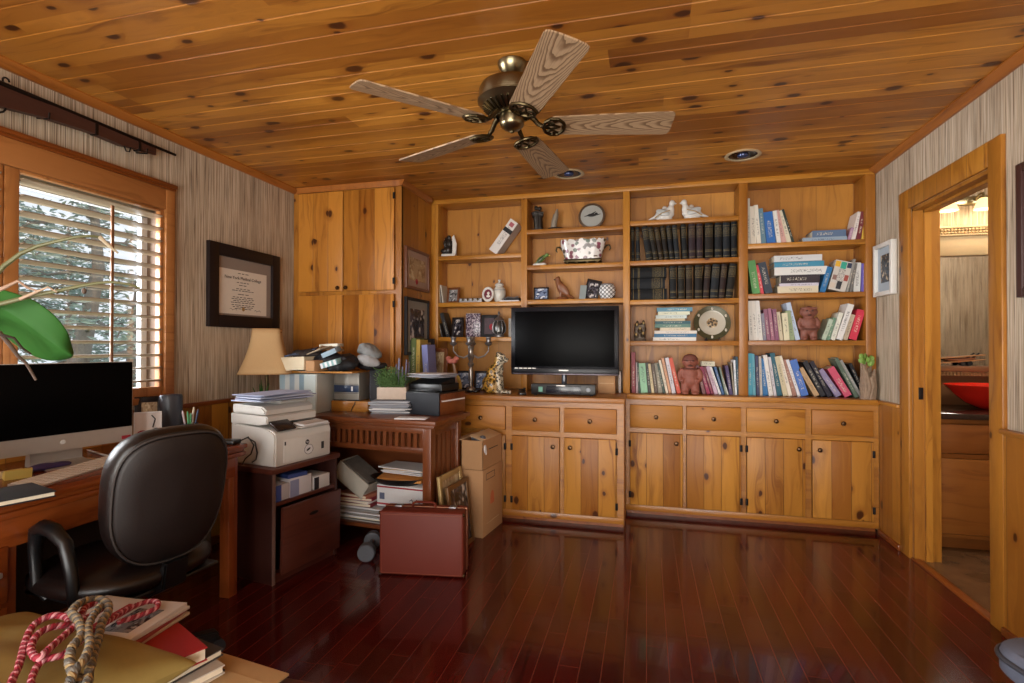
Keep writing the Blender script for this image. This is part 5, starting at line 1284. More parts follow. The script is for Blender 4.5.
# middle bay: bottom row
shelf_row((625, 345), 8.533, .884, [(58, 92, 54, 62, '#80222f', 'tall maroon book'), (95, 112, 92, 150, '#b59fa2', 'thin pink-grey book'), (115, 133, 100, 150, '#22392d', 'thin dark green book'), (136, 196, 114, 158, '#8cbf9c', 'light green book'), (200, 225, 176, 152, '#33332f', 'dark spiral bound book'), (228, 252, 196, 162, '#c9b78f', 'cream book'), (255, 282, 224, 162, '#564639', 'brown book'), (285, 322, 250, 156, '#87806f', 'taupe book'), (325, 346, 272, 162, '#2e4036', 'thin dark green book'), (350, 373, 286, 132, '#d6cab4', 'ivory book'), (376, 400, 310, 116, '#c69270', 'orange-tan book'), (402, 436, 340, 112, '#c4bec2', 'pale grey book'), (445, 482, 370, 116, '#c24a30', 'orange-red book')], 'left of the clay figure', 'books left of the clay figure')
shelf_row((625, 345), 8.533, .884, [(664, 694, 602, 180, '#7a4a4c', 'dusty red book'), (700, 732, 634, 190, '#9c2252', 'magenta book'), (736, 762, 664, 190, '#761c3a', 'dark crimson book'), (766, 800, 690, 186, '#bda3b5', 'lilac book'), (804, 826, 722, 190, '#d4d4d4', 'white book'), (829, 852, 758, 190, '#325580', 'blue book'), (856, 872, 802, 192, '#67786c', 'thin green-grey book'), (875, 889, 822, 262, '#cfd0c8', 'short white book'), (893, 922, 852, 178, '#463660', 'purple book'), (925, 938, 900, 150, '#8a8272', 'thin taupe book'), (940, 958, 926, 130, '#d8dcdf', 'thin white book'), (961, 980, 944, 100, '#25485a', 'tall dark teal book')], 'right of the clay figure', 'books right of the clay figure')
q = P(625 + 655 / 8.533, 345 + 180 / 8.533, 'Y', YBK)
t = make_book('book', 'cream lettered book lying flat across the tilted books by clay figure', 'book', .034, .092, .12, '#c9c5ae'); t.location = (q.x, YBK + .01, q.z + .036); t.rotation_euler = (0, R(92), 0)
# left bay: one white boxed book leaning on the top shelf
q0 = P(498, 250, 'Y', 4.07); q1 = P(490, 249, 'Y', 4.07)
t = make_book('book', 'thick white book leaning right on the left bay top shelf', 'book', .075, .30, .15, '#d2ccc6')
t.location = (P(496.2, 250, 'Y', 4.07).x - .075 * math.cos(R(37)), 4.07, 1.975 + .075 * math.sin(R(37)) + .0005); t.rotation_euler = (0, R(37), 0)
MB().box(-.0004, .0754, -.0008, .01, .19, .225).build('black_band', M['black_matt'], t)
MB().box(.018, .056, -.0008, .01, .245, .28).build('red_title', plain('faded_red_ink', '#a0505a', .6), t)

# ================================================================ THINGS ON THE SHELVES
YO = 4.085
def at(u, Y=YO, v=300): return P(u, v, 'Y', Y).x
def wid(u0, u1, Y=YO): return at(u1, Y) - at(u0, Y)
def zz(v, Y=YO, u=650): return P(u, v, 'Y', Y).z

# left bay, top shelf
t = thing('seated_figurine', 'small dark seated figurine with white plume on the left top shelf', 'figurine', (at(448), YO + .03, 1.9755), rz=R(8))
MB().box(-.055, .05, -.035, .035, 0, .022, .004).build('plinth', M['white_paint'], t)
MB().sphere((-.01, 0, .055), (.035, .03, .04)).sphere((.0, 0, .10), (.025, .022, .04)).sphere((-.002, -.002, .148), (.016, .016, .018)).sphere((-.035, -.01, .045), (.03, .018, .02)).sphere((-.03, -.02, .10), (.012, .01, .03)).sphere((-.025, .0, .13), (.012, .012, .02)).build('figure', plain('dark_bronze', '#2b2622', .4, .3), t, mod=blob(.005, 3))
MB().prism([(.02, .02), (.05, .02), (.055, .10), (.035, .165), (.02, .15), (.028, .08)], 'XZ', -.008, .012, bev=.003).build('plume', M['white_paint'], t)

# left bay, second shelf
for k, (u0, h, tlt, c, lab) in enumerate(((436.5, .20, 3, '#b3aca0', 'leftmost grey-white booklet leaning at the end of left bay'), (438.8, .195, 5, '#8d857c', 'middle brownish booklet leaning at the end of left bay'), (441.2, .15, 8, '#c6c0b4', 'shorter white booklet leaning at the end of left bay'))):
    t = make_book('booklet', lab, 'booklet', .010, h, .13, c, group='booklets on the left bay second shelf')
    t.location = (at(u0 + 1.2, YBK), YBK, 1.5925); t.rotation_euler = (0, -R(tlt), 0)
easel_frame('photo_frame', 'brown wooden photo frame beside the booklets on left bay', (at(451), YO + .03, 1.5925), .115, .135, R(-8), 10, M['frame_wood'], M['photo_bw'], .018)
t = thing('silver_tray', 'long low silver filigree tray behind the oval cameo', 'tray', (at(470), YO + .05, 1.5925))
MB().box(-.10, .10, -.04, .04, 0, .006, .002).box(-.10, .10, -.04, -.036, 0, .034).box(-.10, .10, .036, .04, 0, .03).box(-.10, -.096, -.04, .04, 0, .03).box(.096, .10, -.04, .04, 0, .03).build('tray', M['pewter'], t)
for k in range(9): MB().sphere((-.085 + k * .021, -.0405, .026), (.009, .004, .012), 10).build('scroll', M['brass_dark'] if k % 2 else M['pewter'], t)
t = thing('oval_cameo', 'pink and white oval cameo plaque with dark red centre', 'plaque', (at(488.5), YO - .02, 1.5935), rot=(R(-10), 0, R(4)))
MB().lathe([(.0, .004), (.034, .004), (.036, .010), (.046, .012), (.052, .004), (.050, -.006), (.0, -.006)], n=36, sx=.95, sy=1.2, M=xf((0, 0, .0625), rx=R(90))).build('rim', M['white_paint'], t)
MB().lathe([(.0, .0065), (.034, .0055), (.035, .003)], n=32, sx=.95, sy=1.22, M=xf((0, 0, .0625), rx=R(90))).build('medallion', plain('deep_rose', '#6b2635', .4), t)
MB().sphere((.004, -.008, .07), (.012, .004, .015)).sphere((.004, -.008, .045), (.02, .003, .012)).build('profile_head', M['white_paint'], t, mod=blob(.003, 2))
MB().box(-.01, .01, .002, .04, .004, .010, .002).build('easel', M['white_paint'], t)
t = thing('ginger_jar', 'white lidded porcelain jar behind the oval cameo', 'jar', (at(497.5), YO + .055, 1.5925))
MB().lathe([(.0, 0), (.034, 0), (.036, .006), (.050, .045), (.054, .085), (.046, .115), (.032, .126), (.030, .134)], n=32).build('body', plain('white_porcelain', '#c9c6bd', .2), t)
MB().lathe([(.033, .134), (.038, .137), (.034, .150), (.018, .160), (.008, .164), (.006, .170), (.012, .178), (.010, .186), (.0, .189)], n=28).build('lid', plain('white_porcelain_lid', '#d0cdc6', .2), t)
MB().tube([(.052 * math.cos(a_ * .42), .052 * math.sin(a_ * .42), .10) for a_ in range(15)], .002, 5, closed=True).build('painted_band', plain('grey_blue_glaze', '#7e8893', .3), t)
t = thing('flat_case', 'dark flat case on white paper right of the ginger jar', 'case', (at(511), YO + .02, 1.5925), rz=R(2))
MB().box(-.085, .07, -.05, .05, 0, .010, .001).build('paper', M['sheet'], t)
MB().box(-.055, .07, -.045, .045, .011, .032, .004).build('case', M['black_matt'], t)
MB().tube([(-.07, -.045, .018), (-.02, -.047, .036), (.03, -.047, .03), (.065, -.045, .04)], .004, 6).build('chain', M['pewter'], t)
# left bay, third shelf
t = make_book('album', 'black album leaning at the left end of the third left shelf', 'album', .030, .205, .13, '#16161b'); t.location = (at(446.5, YBK), YBK, 1.3095); t.rotation_euler = (0, -R(17), 0)
t = make_book('album', 'thin dark album leaning behind the first black album', 'album', .012, .20, .13, '#3a3634'); t.location = (at(441.5, YBK), YBK + .002, 1.3095); t.rotation_euler = (0, -R(14), 0)
easel_frame('photo_frame', 'dark frame with a figure in white on third left shelf', (at(457), YO, 1.3095), .105, .165, R(-6), 6, M['frame_dark'], M['photo_dark'], .018)
t = thing('patterned_album', 'purple album with white flower pattern standing on third left shelf', 'album', (at(472.5), YO, 1.3095), rz=R(4))
MB().box(-.062, .062, .02, .04, 0, .195, .003).build('cover', M['photo_purple'], t)
MB().box(-.058, .061, .0245, .0355, .003, .197).build('page_block', M['cream'], t)
easel_frame('photo_frame', 'black frame with red emblem beside the purple album', (at(488.5), YO + .01, 1.3095), .135, .185, R(6), 9, M['black_matt'], plain('red_emblem_print', '#3c2a34', .4, var=.8, scale=30), .026)
o = [k for k in bpy.data.objects if k.get('label') == 'black frame with red emblem beside the purple album'][0]
T = Matrix.Rotation(R(-9), 4, 'X')
MB().lathe([(.0, .004), (.018, .003), (.02, .0)], n=20, M=T @ xf((.02, .002, .085), rx=R(90)), sy=1.3).build('red_emblem', M['ink_red'], o)
t = thing('glass_lantern', 'silver and glass lantern jar with finial on third left shelf', 'lantern', (at(500), YO - .03, 1.3095))
MB().lathe([(.0, 0), (.042, 0), (.044, .01), (.034, .018), (.032, .022)], n=24).build('foot', M['pewter'], t)
MB().lathe([(.032, .022), (.05, .04), (.054, .075), (.046, .11), (.034, .128)], n=24).build('bowl', plain('smoky_glass', '#4a4a48', .1, .5), t)
MB().lathe([(.036, .128), (.044, .132), (.03, .15), (.012, .162), (.006, .175), (.010, .185), (.004, .205), (.0, .208)], n=24).build('lid', M['pewter'], t)
for k in range(8):
    a_ = 2 * math.pi * k / 8
    MB().tube([(.034 * math.cos(a_), .034 * math.sin(a_), .022), (.053 * math.cos(a_), .053 * math.sin(a_), .045), (.057 * math.cos(a_), .057 * math.sin(a_), .075), (.048 * math.cos(a_), .048 * math.sin(a_), .112), (.036 * math.cos(a_), .036 * math.sin(a_), .13)], .003, 6).build('rib', M['pewter'], t)
t = make_book('book', 'thin pale grey book at the right of third left shelf by television', 'book', .02, .15, .12, '#a7a6a2'); t.location = (at(508, YBK), YBK + .02, 1.3095)

# things hanging on the cupboard side
def side_frame(label, y0, y1, z0, z1, fm, mt, pm, fw, mw):
    t = thing('framed_picture', label, 'framed picture', (XC, (y0 + y1) / 2, z0))
    X0 = XC + .002
    b = MB().box(X0, X0 + .022, y0 + fw, y1 - fw, z1 - fw, z1, .002).box(X0, X0 + .022, y0 + fw, y1 - fw, z0, z0 + fw, .002).box(X0, X0 + .0225, y0, y0 + fw, z0, z1, .002).box(X0, X0 + .0225, y1 - fw, y1, z0, z1, .002)
    wp(b, 'frame', fm, t); wp(MB().box(X0, X0 + .010, y0 + fw, y1 - fw, z0 + fw, z1 - fw), 'mat', mt, t)
    wp(MB().box(X0 + .010, X0 + .012, y0 + fw + mw, y1 - fw - mw, z0 + fw + mw, z1 - fw - mw), 'picture', pm, t)
    return t
t = side_frame('tan framed certificate hung high on the cupboard side', 3.53, 3.955, 1.665, 1.975, plain('rosewood_frame', '#6e4430', .4), plain('pinkish_mat', '#a98f80', .8), M['photo_tan'], .02, .05)
wp(MB().lathe([(.0, .003), (.02, .002), (.022, 0)], n=16, M=xf((XC + .014, 3.73, 1.73), ry=R(90))), 'seal', M['ink_red'], t)
side_frame('black framed dark portrait hung below the certificate on cupboard side', 3.535, 3.955, 1.17, 1.60, M['black_matt'], plain('grey_mat', '#8b8880', .8), M['photo_dark'], .022, .06)

# countertop, left end
for k, (u, w_, h, c, lab) in enumerate(((408.5, .034, .395, '#3e4b34', 'dark green folio standing left of the gilt volumes'), (413, .038, .41, '#5c6a3c', 'olive green tall folio standing on the counter end'), (417.5, .030, .40, '#b59a4a', 'gold spined tall folio on the counter end'))):
    t = make_book('folio', lab, 'book', w_, h, .14, c, group='tall folios on the counter end'); t.location = (at(u, 3.62) - w_ / 2, 3.62, .8845); t.rotation_euler = (0, R(1), 0)
easel_frame('photo_frame', 'tall dark frame behind the blue book on the counter end', (at(423, 3.82), 3.85, .8845), .15, .41, R(-4), 3, M['frame_dark'], M['photo_tan'], .03)
t = make_book('book', 'lavender blue tall book leaning before the dark frame on counter', 'book', .045, .36, .15, '#7d83b8'); t.location = (at(424.5, 3.62), 3.625, .8845); t.rotation_euler = (0, -R(4), 0)
easel_frame('photo_frame', 'brown wooden frame with an oval portrait on the counter', (at(437, 3.84), 3.87, .8845), .14, .335, R(-10), 4, M['frame_wood'], M['photo_tan'], .03)
easel_frame('photo_frame', 'dark landscape frame behind the candelabra stem, on the left', (at(464, 3.98), 4.0, .8845), .13, .155, R(2), 8, M['frame_dark'], M['photo_blue'], .018)
easel_frame('photo_frame', 'dark landscape frame behind the candelabra stem, on the right', (at(480, 3.98), 4.0, .8845), .115, .155, R(2), 8, M['frame_dark'], M['photo_blue'], .018)
t = thing('candelabra', 'ornate silver five light candelabra on the counter before the shelf', 'candelabra', (at(471, 3.82), 3.82, .8845))
MB().box(-.06, .06, -.05, .05, 0, .018, .004).build('plinth', plain('black_marble', '#1b1a1e', .2), t)
MB().lathe([(.036, .018), (.034, .028), (.018, .04), (.012, .05), (.014, .075), (.019, .11), (.017, .16), (.011, .19), (.018, .20), (.024, .215), (.014, .235), (.022, .255), (.028, .275), (.016, .30), (.020, .33), (.026, .345), (.012, .36), (.016, .39), (.027, .405), (.026, .42), (.012, .425)], n=20).build('stem', plain('pale_silver', '#9b948c', .3, .8), t)
for k in range(4):
    a_ = R(90 * k + 12); ca, sa = math.cos(a_), math.sin(a_); L = .135 if k % 2 == 0 else .12
    o = MB().tube([(ca * .012, sa * .012, .285), (ca * L * .4, sa * L * .4, .262), (ca * L * .75, sa * L * .75, .275), (ca * L, sa * L, .315), (ca * L, sa * L, .36)], [.008, .007, .006, .005, .005], 8).build('arm', M['pewter'], t)
    MB().lathe([(.006, .352), (.022, .362), (.028, .375), (.016, .384), (.017, .405), (.023, .415), (.022, .42), (.0, .42)], (ca * L, sa * L, 0), 18).build('candle_cup', M['pewter'], o)
t = thing('pink_flower_figure', 'pink flower figure with yellow leaves at the counter end', 'figurine', (at(455, 3.72), 3.72, .8845))
MB().tube([(.03, 0, 0), (.01, 0, .10), (-.005, 0, .20), (-.02, .0, .235)], [.014, .012, .010, .006], 10).build('stem', plain('pinkish_stem', '#a08068', .5), t)
b = MB()
for k in range(6): b.sphere((-.02 + .03 * math.cos(k * 1.05), .02 * math.sin(k * 1.05), .245 + .012 * math.cos(k * 2.1)), (.024, .016, .02), 10)
b.build('petals', plain('coral_pink', '#b86a5c', .5), t, mod=blob(.006, 2))
MB().sphere((.035, .0, .075), (.018, .008, .06), rot=Matrix.Rotation(R(-12), 4, 'Y')).build('leaf', plain('ochre_leaf', '#a88a30', .5), t)
MB().sphere((-.015, -.01, .07), (.016, .008, .075), rot=Matrix.Rotation(R(-32), 4, 'Y')).build('leaf', plain('grey_green_leaf', '#7c8a74', .5), t)

# leopard
t = thing('leopard_figurine', 'spotted ceramic leopard sitting on the counter left of the television', 'leopard figurine', (at(483, 3.80), 3.80, .8845))
b = MB()
b.sphere((.065, 0, .07), (.070, .062, .072)).sphere((.085, 0, .14), (.056, .052, .085), rot=Matrix.Rotation(R(14), 4, 'Y')).sphere((.115, 0, .175), (.046, .046, .062)).sphere((.125, 0, .225), (.036, .036, .045))
b.sphere((.138, 0, .262), (.044, .041, .040)).sphere((.172, 0, .248), (.026, .024, .021)).sphere((.122, .03, .297), (.012, .008, .014)).sphere((.122, -.03, .297), (.012, .008, .014))
for s_ in (-1, 1):
    b.tube([(.115, s_ * .028, .17), (.132, s_ * .032, .09), (.138, s_ * .032, .03), (.142, s_ * .032, .014)], [.028, .022, .017, .018], 10).sphere((.158, s_ * .032, .013), (.028, .018, .014), 10)
    b.sphere((.075, s_ * .052, .055), (.052, .026, .055)).sphere((.125, s_ * .058, .014), (.034, .018, .014), 10)
b.tube([(.0, 0, .03), (-.005, .05, .02), (.05, .09, .015), (.11, .10, .015)], [.014, .013, .012, .011], 8)
b.tube([(.15, -.05, .012), (.20, -.05, .012), (.232, -.045, .013)], [.013, .013, .015], 8)
b.build('body', M['leopard'], t, mod=blob(.0045, 4))
for s_ in (-1, 1): MB().sphere((.170, s_ * .020, .268), .0055, 8).build('eye', M['ink'], t)
MB().sphere((.196, 0, .254), (.006, .009, .006), 8).build('nose', M['ink'], t)

# television, receiver, box
TVY = 3.86
a = P(511, 305, 'Y', TVY); c = P(619, 374, 'Y', TVY)
t = thing('television', 'black flat screen television standing on the deep countertop', 'television', ((a.x + c.x) / 2, TVY, .8845))
tw, z0, z1 = (c.x - a.x) / 2, P(565, 374.5, 'Y', TVY).z - .8845, P(565, 306.5, 'Y', TVY).z - .8845
bz = .032
MB().box(-tw, tw, 0, .035, z0 + .045, z1, .006).box(-tw, tw, .002, .05, z0, z0 + .05, .006).build('bezel', M['bezel'], t)
MB().box(-tw * .8, tw * .8, .03, .085, z0 + .06, z1 - .06, .02).build('rear_housing', M['black'], t)
MB().box(-tw + bz, tw - bz, -.0015, .004, z0 + .058, z1 - bz, .001).build('screen', M['screen'], t)
MB().box(-tw + .006, tw - .006, -.003, .006, z0 - .004, z0 + .008, .002).build('lower_trim', plain('smoked_trim', '#4b4248', .25, .5), t)
MB().box(-.035, .035, -.002, -.0008, z0 + .026, z0 + .034).build('maker_badge', M['silver'], t)
b = MB()
for k in range(5): b.box(-tw + .03 + k * .034, -tw + .056 + k * .034, -.002, -.0008, z0 + .040, z0 + .047)
b.build('printed_spec_line', M['silver'], t)
MB().tube([(0, .03, z0), (0, .03, .012)], .02, 16).build('neck', plain('clear_grey_neck', '#565a62', .1, .4), t)
MB().lathe([(.0, 0), (.15, 0), (.155, .004), (.15, .010), (.03, .014), (.0, .014)], (0, .05, 0), 40, sy=.62).build('foot', M['bezel'], t)
a = P(531, 380, 'Y', 3.70); c = P(595.5, 393, 'Y', 3.70)
t = thing('cable_receiver', 'black cable receiver box in front of the television foot', 'receiver', (a.x, 3.70, .8845))
rw = c.x - a.x; rh = .082
MB().box(0, rw, 0, .062, .008, rh, .004).build('body', M['black'], t)
MB().box(.11, rw - .10, -.002, .002, .018, rh - .012, .001).build('display', plain('smoked_display', '#1a1c26', .2), t)
MB().lathe([(.0, .006), (.014, .005), (.016, .0)], n=20, M=xf((rw - .05, 0, rh * .55), rx=R(90))).build('dial', plain('dial_grey', '#6a6c70', .4, .5), t)
MB().box(.055, .085, -.003, .0, .025, .062).build('green_sticker', plain('teal_sticker', '#5f9a86', .5), t)
MB().box(rw * .40, rw * .54, -.003, -.0005, rh - .014, rh - .007).build('maker_badge', M['silver'], t)
for x in (.03, rw - .03): MB().cyl((x, .02, 0), (x, .02, .009), .012, n=12).build('foot', M['black_matt'], t)
a = P(528, 390, 'Y', 3.68)
t = thing('remote_control', 'black remote and coiled cable at the left of receiver', 'remote control', (a.x - .045, 3.69, .8845), rz=R(20))
MB().box(-.02, .03, -.02, .10, 0, .018, .004).build('body', M['black'], t)
MB().tube([(.02 * math.cos(q * .8) * 1.2, .02 * math.sin(q * .8), .022 + q * .0016) for q in range(18)], .004, 6).build('coiled_cable', M['black'], t)
a = P(598, 394, 'Y', 3.95); c = P(615, 376, 'Y', 3.95)
t = thing('card_box', 'tan cardboard box on the counter right of the receiver', 'box', (a.x, 3.95, .8845))
MB().box(0, c.x - a.x, 0, .12, 0, .155, .002).build('box', M['card'], t)
MB().box(.01, c.x - a.x - .01, -.001, .0, .075, .079).build('seam', M['card_lt'], t)
t = make_book('book', 'thin pale book standing by the upright right of television', 'book', .018, .16, .13, '#b8aca4'); t.location = (at(618.5, 4.06), 4.06, .8845)

# middle left bay, top shelf (z 2.153)
Z1 = 2.1535
t = thing('bronze_couple', 'dark bronze standing couple figurine on the top middle shelf', 'figurine', (at(537.5), YO + .02, Z1))
MB().box(-.03, .03, -.025, .025, 0, .012, .002).build('plinth', M['black_matt'], t)
MB().tube([(-.012, 0, .01), (-.014, 0, .07), (-.012, 0, .115)], [.012, .016, .018], 10).tube([(.014, 0, .01), (.012, 0, .07), (.012, 0, .11)], [.018, .016, .016], 10).sphere((-.012, -.002, .142), (.012, .012, .015), 10).sphere((.012, -.002, .136), (.012, .012, .014), 10).tube([(-.03, 0, .085), (-.036, -.012, .11), (.0, -.016, .12)], .007, 8).tube([(.028, 0, .085), (.034, -.012, .11), (.0, -.018, .115)], .007, 8).build('figures', plain('dark_bronze2', '#2a241f', .35, .5), t, mod=blob(.0045, 3))
t = thing('praying_hands', 'grey carved praying hands ornament on the top middle shelf', 'ornament', (at(555), YO + .02, Z1))
MB().lathe([(.0, 0), (.048, 0), (.046, .012), (.03, .016), (.0, .018)], n=24, sx=1.1, sy=.7).build('base', M['frame_dark'], t)
MB().tube([(-.012, 0, .015), (-.006, 0, .06), (.006, 0, .10), (.012, 0, .135)], [.024, .024, .018, .006], 12, flat=.8).sphere((.006, -.012, .085), (.010, .008, .03)).sphere((-.01, .012, .07), (.012, .010, .04)).build('hands', plain('grey_stone', '#8b8172', .5), t, mod=blob(.005, 2))
t = thing('bird_plaque', 'round plaque with a flying bird on the top middle shelf', 'plaque', (at(591), YO + .05, Z1 + .001), rot=(R(-8), 0, 0))
MB().lathe([(.0, .008), (.074, .008), (.078, .014), (.088, .012), (.09, .004), (.086, -.006), (.0, -.006)], n=40, M=xf((0, 0, .088), rx=R(90))).build('rim', plain('bronze_rim', '#5e4a38', .4, .3), t)
MB().lathe([(.0, .0105), (.074, .0095), (.075, .007)], n=40, M=xf((0, 0, .088), rx=R(90))).build('disc', plain('pale_grey_disc', '#9fa09b', .4), t)
MB().sphere((.0, -.0115, .092), (.03, .004, .011)).sphere((.03, -.0115, .10), (.010, .004, .008)).prism([(-.05, .085), (-.01, .10), (.03, .118), (.01, .098), (-.01, .088)], 'XZ', -.014, -.010).prism([(.005, .095), (.06, .098), (.03, .088)], 'XZ', -.014, -.010).build('bird', M['ink'], t)
for lab_, k_ in (('dark bronze standing couple', 1.3), ('grey carved praying', 1.25), ('round plaque with a flying', 1.17), ('small dark seated figurine', 1.12)):
    for o in [q for q in bpy.data.objects if q.get('label', '').startswith(lab_)]: o.scale = (k_, k_, k_)
# second shelf (z 1.872)
Z2 = 1.8725
t = thing('parrot_figurine', 'green parrot figurine perched on a white rock', 'figurine', (at(541), YO + .01, Z2))
MB().sphere((-.02, 0, .008), (.055, .035, .018)).sphere((.015, .0, .012), (.03, .03, .014)).build('rock', M['white_paint'], t, mod=lambda o: [blob(.006, 4)(o)])
MB().sphere((.0, 0, .055), (.05, .018, .02), rot=Matrix.Rotation(R(-38), 4, 'Y')).sphere((.045, 0, .085), (.017, .015, .016)).sphere((.06, 0, .083), (.008, .006, .007)).tube([(-.025, 0, .035), (-.06, 0, .005)], [.014, .005], 8).build('body', plain('parrot_green', '#5f7a3c', .3, var=.5, scale=50), t, mod=blob(.004, 2))
MB().sphere((-.005, -.014, .05), (.036, .006, .012), rot=Matrix.Rotation(R(-42), 4, 'Y')).build('wing', plain('dark_wing', '#2f3a26', .3), t)
MB().sphere((.064, 0, .081), (.009, .005, .006), 8).build('beak', plain('yellow_beak', '#c8a83a', .3), t)
t = thing('porcelain_planter', 'scalloped white porcelain planter painted with flowers and bronze mounts', 'planter', (at(582.5), YO + .03, Z2))
n = 48; rings = []
b = MB()
for i, (r_, z) in enumerate(((.135, .035), (.145, .06), (.16, .11), (.172, .155), (.178, .175), (.172, .175), (.155, .11), (.13, .05))):
    ring = []
    for k in range(n):
        a_ = 2 * math.pi * k / n; q_ = .62
        x = r_ * math.copysign(abs(math.cos(a_)) ** q_, math.cos(a_)); y = r_ * .42 * math.copysign(abs(math.sin(a_)) ** q_, math.sin(a_))
        dz = .02 * abs(math.sin(a_ * 9)) if i in (4, 5) else 0
        ring.append(b.bm.verts.new((x, y, z + dz)))
    rings.append(ring)
for A, B in zip(rings, rings[1:]):
    for k in range(n): f_ = b.bm.faces.new((A[k], A[(k + 1) % n], B[(k + 1) % n], B[k])); f_.smooth = True
b.bm.faces.new(rings[0][::-1]); b.bm.faces.new(rings[-1])
b.build('bowl', M['floral'], t)
b = MB().box(-.145, .145, -.06, .06, .014, .042, .008)
for x in (-.115, -.04, .04, .115):
    for y in (-.045, .045): b.sphere((x, y, .012), (.017, .012, .012), 10)
b.build('foot_mount', M['brass_dark'], t)
for s_ in (-1, 1): MB().tube([(s_ * .16, 0, .12), (s_ * .185, 0, .145), (s_ * .205, 0, .145), (s_ * .212, 0, .12), (s_ * .203, 0, .105)], [.007, .008, .007, .006, .005], 8).build('handle', M['brass_dark'], t)
# third shelf (z 1.600)
Z3 = 1.6005
easel_frame('photo_frame', 'small dark photo frame at the left of the hawk carving', (at(541), YO, Z3), .12, .105, R(4), 8, M['frame_dark'], M['photo_blue'], .012)
t = thing('hawk_carving', 'brown carved wooden hawk on the shelf above the television', 'carving', (at(562), YO + .02, Z3), rz=R(5))
MB().sphere((.0, 0, .012), (.05, .03, .016)).build('base', M['bird_wood'], t)
MB().sphere((-.01, 0, .095), (.034, .03, .062), rot=Matrix.Rotation(R(-22), 4, 'Y')).sphere((-.035, 0, .165), (.020, .019, .022)).sphere((-.032, 0, .14), (.022, .021, .03)).sphere((-.052, 0, .163), (.010, .006, .007)).tube([(.01, 0, .06), (.05, 0, .03), (.095, 0, .012)], [.03, .022, .008], 12, flat=.7).tube([(-.015, -.012, .06), (-.01, -.012, .015)], .010, 8).tube([(-.015, .012, .06), (-.01, .012, .015)], .010, 8).sphere((.015, -.022, .08), (.03, .010, .06), rot=Matrix.Rotation(R(-38), 4, 'Y')).sphere((.015, .022, .08), (.03, .010, .06), rot=Matrix.Rotation(R(-38), 4, 'Y')).build('bird', M['bird_wood'], t, mod=blob(.0045, 3))
MB().sphere((-.061, 0, .160), (.008, .004, .005), 8).build('beak', M['ink'], t)
t = thing('photo_frame', 'black photo frame tilted right on the shelf above television', 'photo frame', (at(584), YO - .01, Z3 + .004), rot=(R(-6), R(14), R(-8)))
MB().box(-.012, .105, 0, .012, 0, .16, .002).build('frame', M['frame_dark'], t)
MB().box(.006, .088, -.002, .0, .018, .142).build('picture', M['photo_dark'], t)
MB().prism([(.012, .08), (.018, .08), (.06, .0), (.05, .0)], 'YZ', .03, .05).build('easel_leg', M['frame_dark'], t)
t = make_book('leaflet', 'pale leaflet leaning against the tilted black photo frame', 'leaflet', .006, .105, .05, '#9aa6a8'); t.location = (at(579, YO - .05), YO - .055, Z3); t.rotation_euler = (0, R(17), R(-60))
t = thing('lattice_ball', 'round white candle holder in a dark metal lattice', 'candle holder', (at(607), YO + .01, Z3))
MB().lathe([(.0, 0), (.045, 0), (.058, .02), (.066, .05), (.062, .085), (.05, .105), (.048, .108), (.046, .104), (.06, .05), (.0, .01)], n=32).build('globe', M['lattice'], t)
MB().lathe([(.046, .104), (.052, .108), (.05, .114), (.044, .112)], n=32).build('rim', M['pewter'], t)

# encyclopedia bay
def dove(label, u, mir):
    t = thing('dove_pair', label, 'bird ornament', (at(u), YO + .03, 2.1765))
    s_ = -1 if mir else 1
    b = MB().sphere((s_ * .0, 0, .045), (.06, .03, .034)).sphere((s_ * .035, 0, .07), (.024, .022, .032)).sphere((s_ * .044, -.002, .112), (.019, .018, .02)).tube([(s_ * -.03, 0, .04), (s_ * -.075, 0, .022), (s_ * -.10, 0, .014)], [.026, .016, .006], 10, flat=.6).sphere((s_ * .0, .02, .085), (.018, .016, .018)).sphere((0, 0, .012), (.05, .026, .014)).sphere((s_ * .066, -.002, .108), (.009, .006, .006), 8)
    b.build('body', plain('white_glaze_%d' % int(u), '#cfcbc4', .25), t, mod=blob(.005, 4))
    MB().sphere((s_ * -.012, -.028, .05), (.045, .006, .020), rot=Matrix.Rotation(s_ * R(18), 4, 'Y')).build('wing', plain('pale_grey_glaze_%d' % int(u), '#a9aaa8', .3), t)
    t.scale = (1.2, 1.2, 1.2)
    MB().tube([(s_ * -.06, -.03, .02), (s_ * -.02, -.035, .045), (s_ * .03, -.034, .06)], .003, 6).build('gold_line', M['gold'], t)
dove('white porcelain bird ornament facing right, left of the two', 665, False)
dove('white porcelain bird ornament facing left, right of the two', 692, True)
t = thing('carved_figure', 'small carved bronze group of figures left of the flat book stack', 'carving', (at(640), YO + .02, 1.2765))
MB().box(-.045, .045, -.03, .03, 0, .014, .002).build('plinth', M['bronze'], t)
b = MB()
for x, z, r_ in ((-.025, .04, .02), (.02, .045, .022), (.0, .075, .022), (-.03, .08, .016), (.03, .09, .017), (-.025, .115, .018), (.025, .125, .016), (.0, .105, .015), (-.02, .142, .011), (.025, .148, .010)):
    b.sphere((x, 0, z), (r_, r_ * .9, r_ * 1.2), 10)
b.box(-.04, .04, -.012, .02, .01, .13).build('figures', M['bronze'], t, mod=blob(.0045, 1))
for x, z in ((-.028, .05), (.022, .06), (.0, .095), (-.024, .125), (.026, .135)): MB().sphere((x, -.022, z), (.009, .006, .012), 8).build('gilt_detail', plain('gilt_%d' % int((x + z) * 1000), '#a58a58', .4, .3), t)
t = thing('display_plate', 'patterned plate with a dark green rim standing on a stand', 'plate', (at(713.5), YO + .06, 1.2765), rot=(R(-12), 0, 0))
RP = .130
Mx = xf((0, .0, RP + .008), rx=R(90))
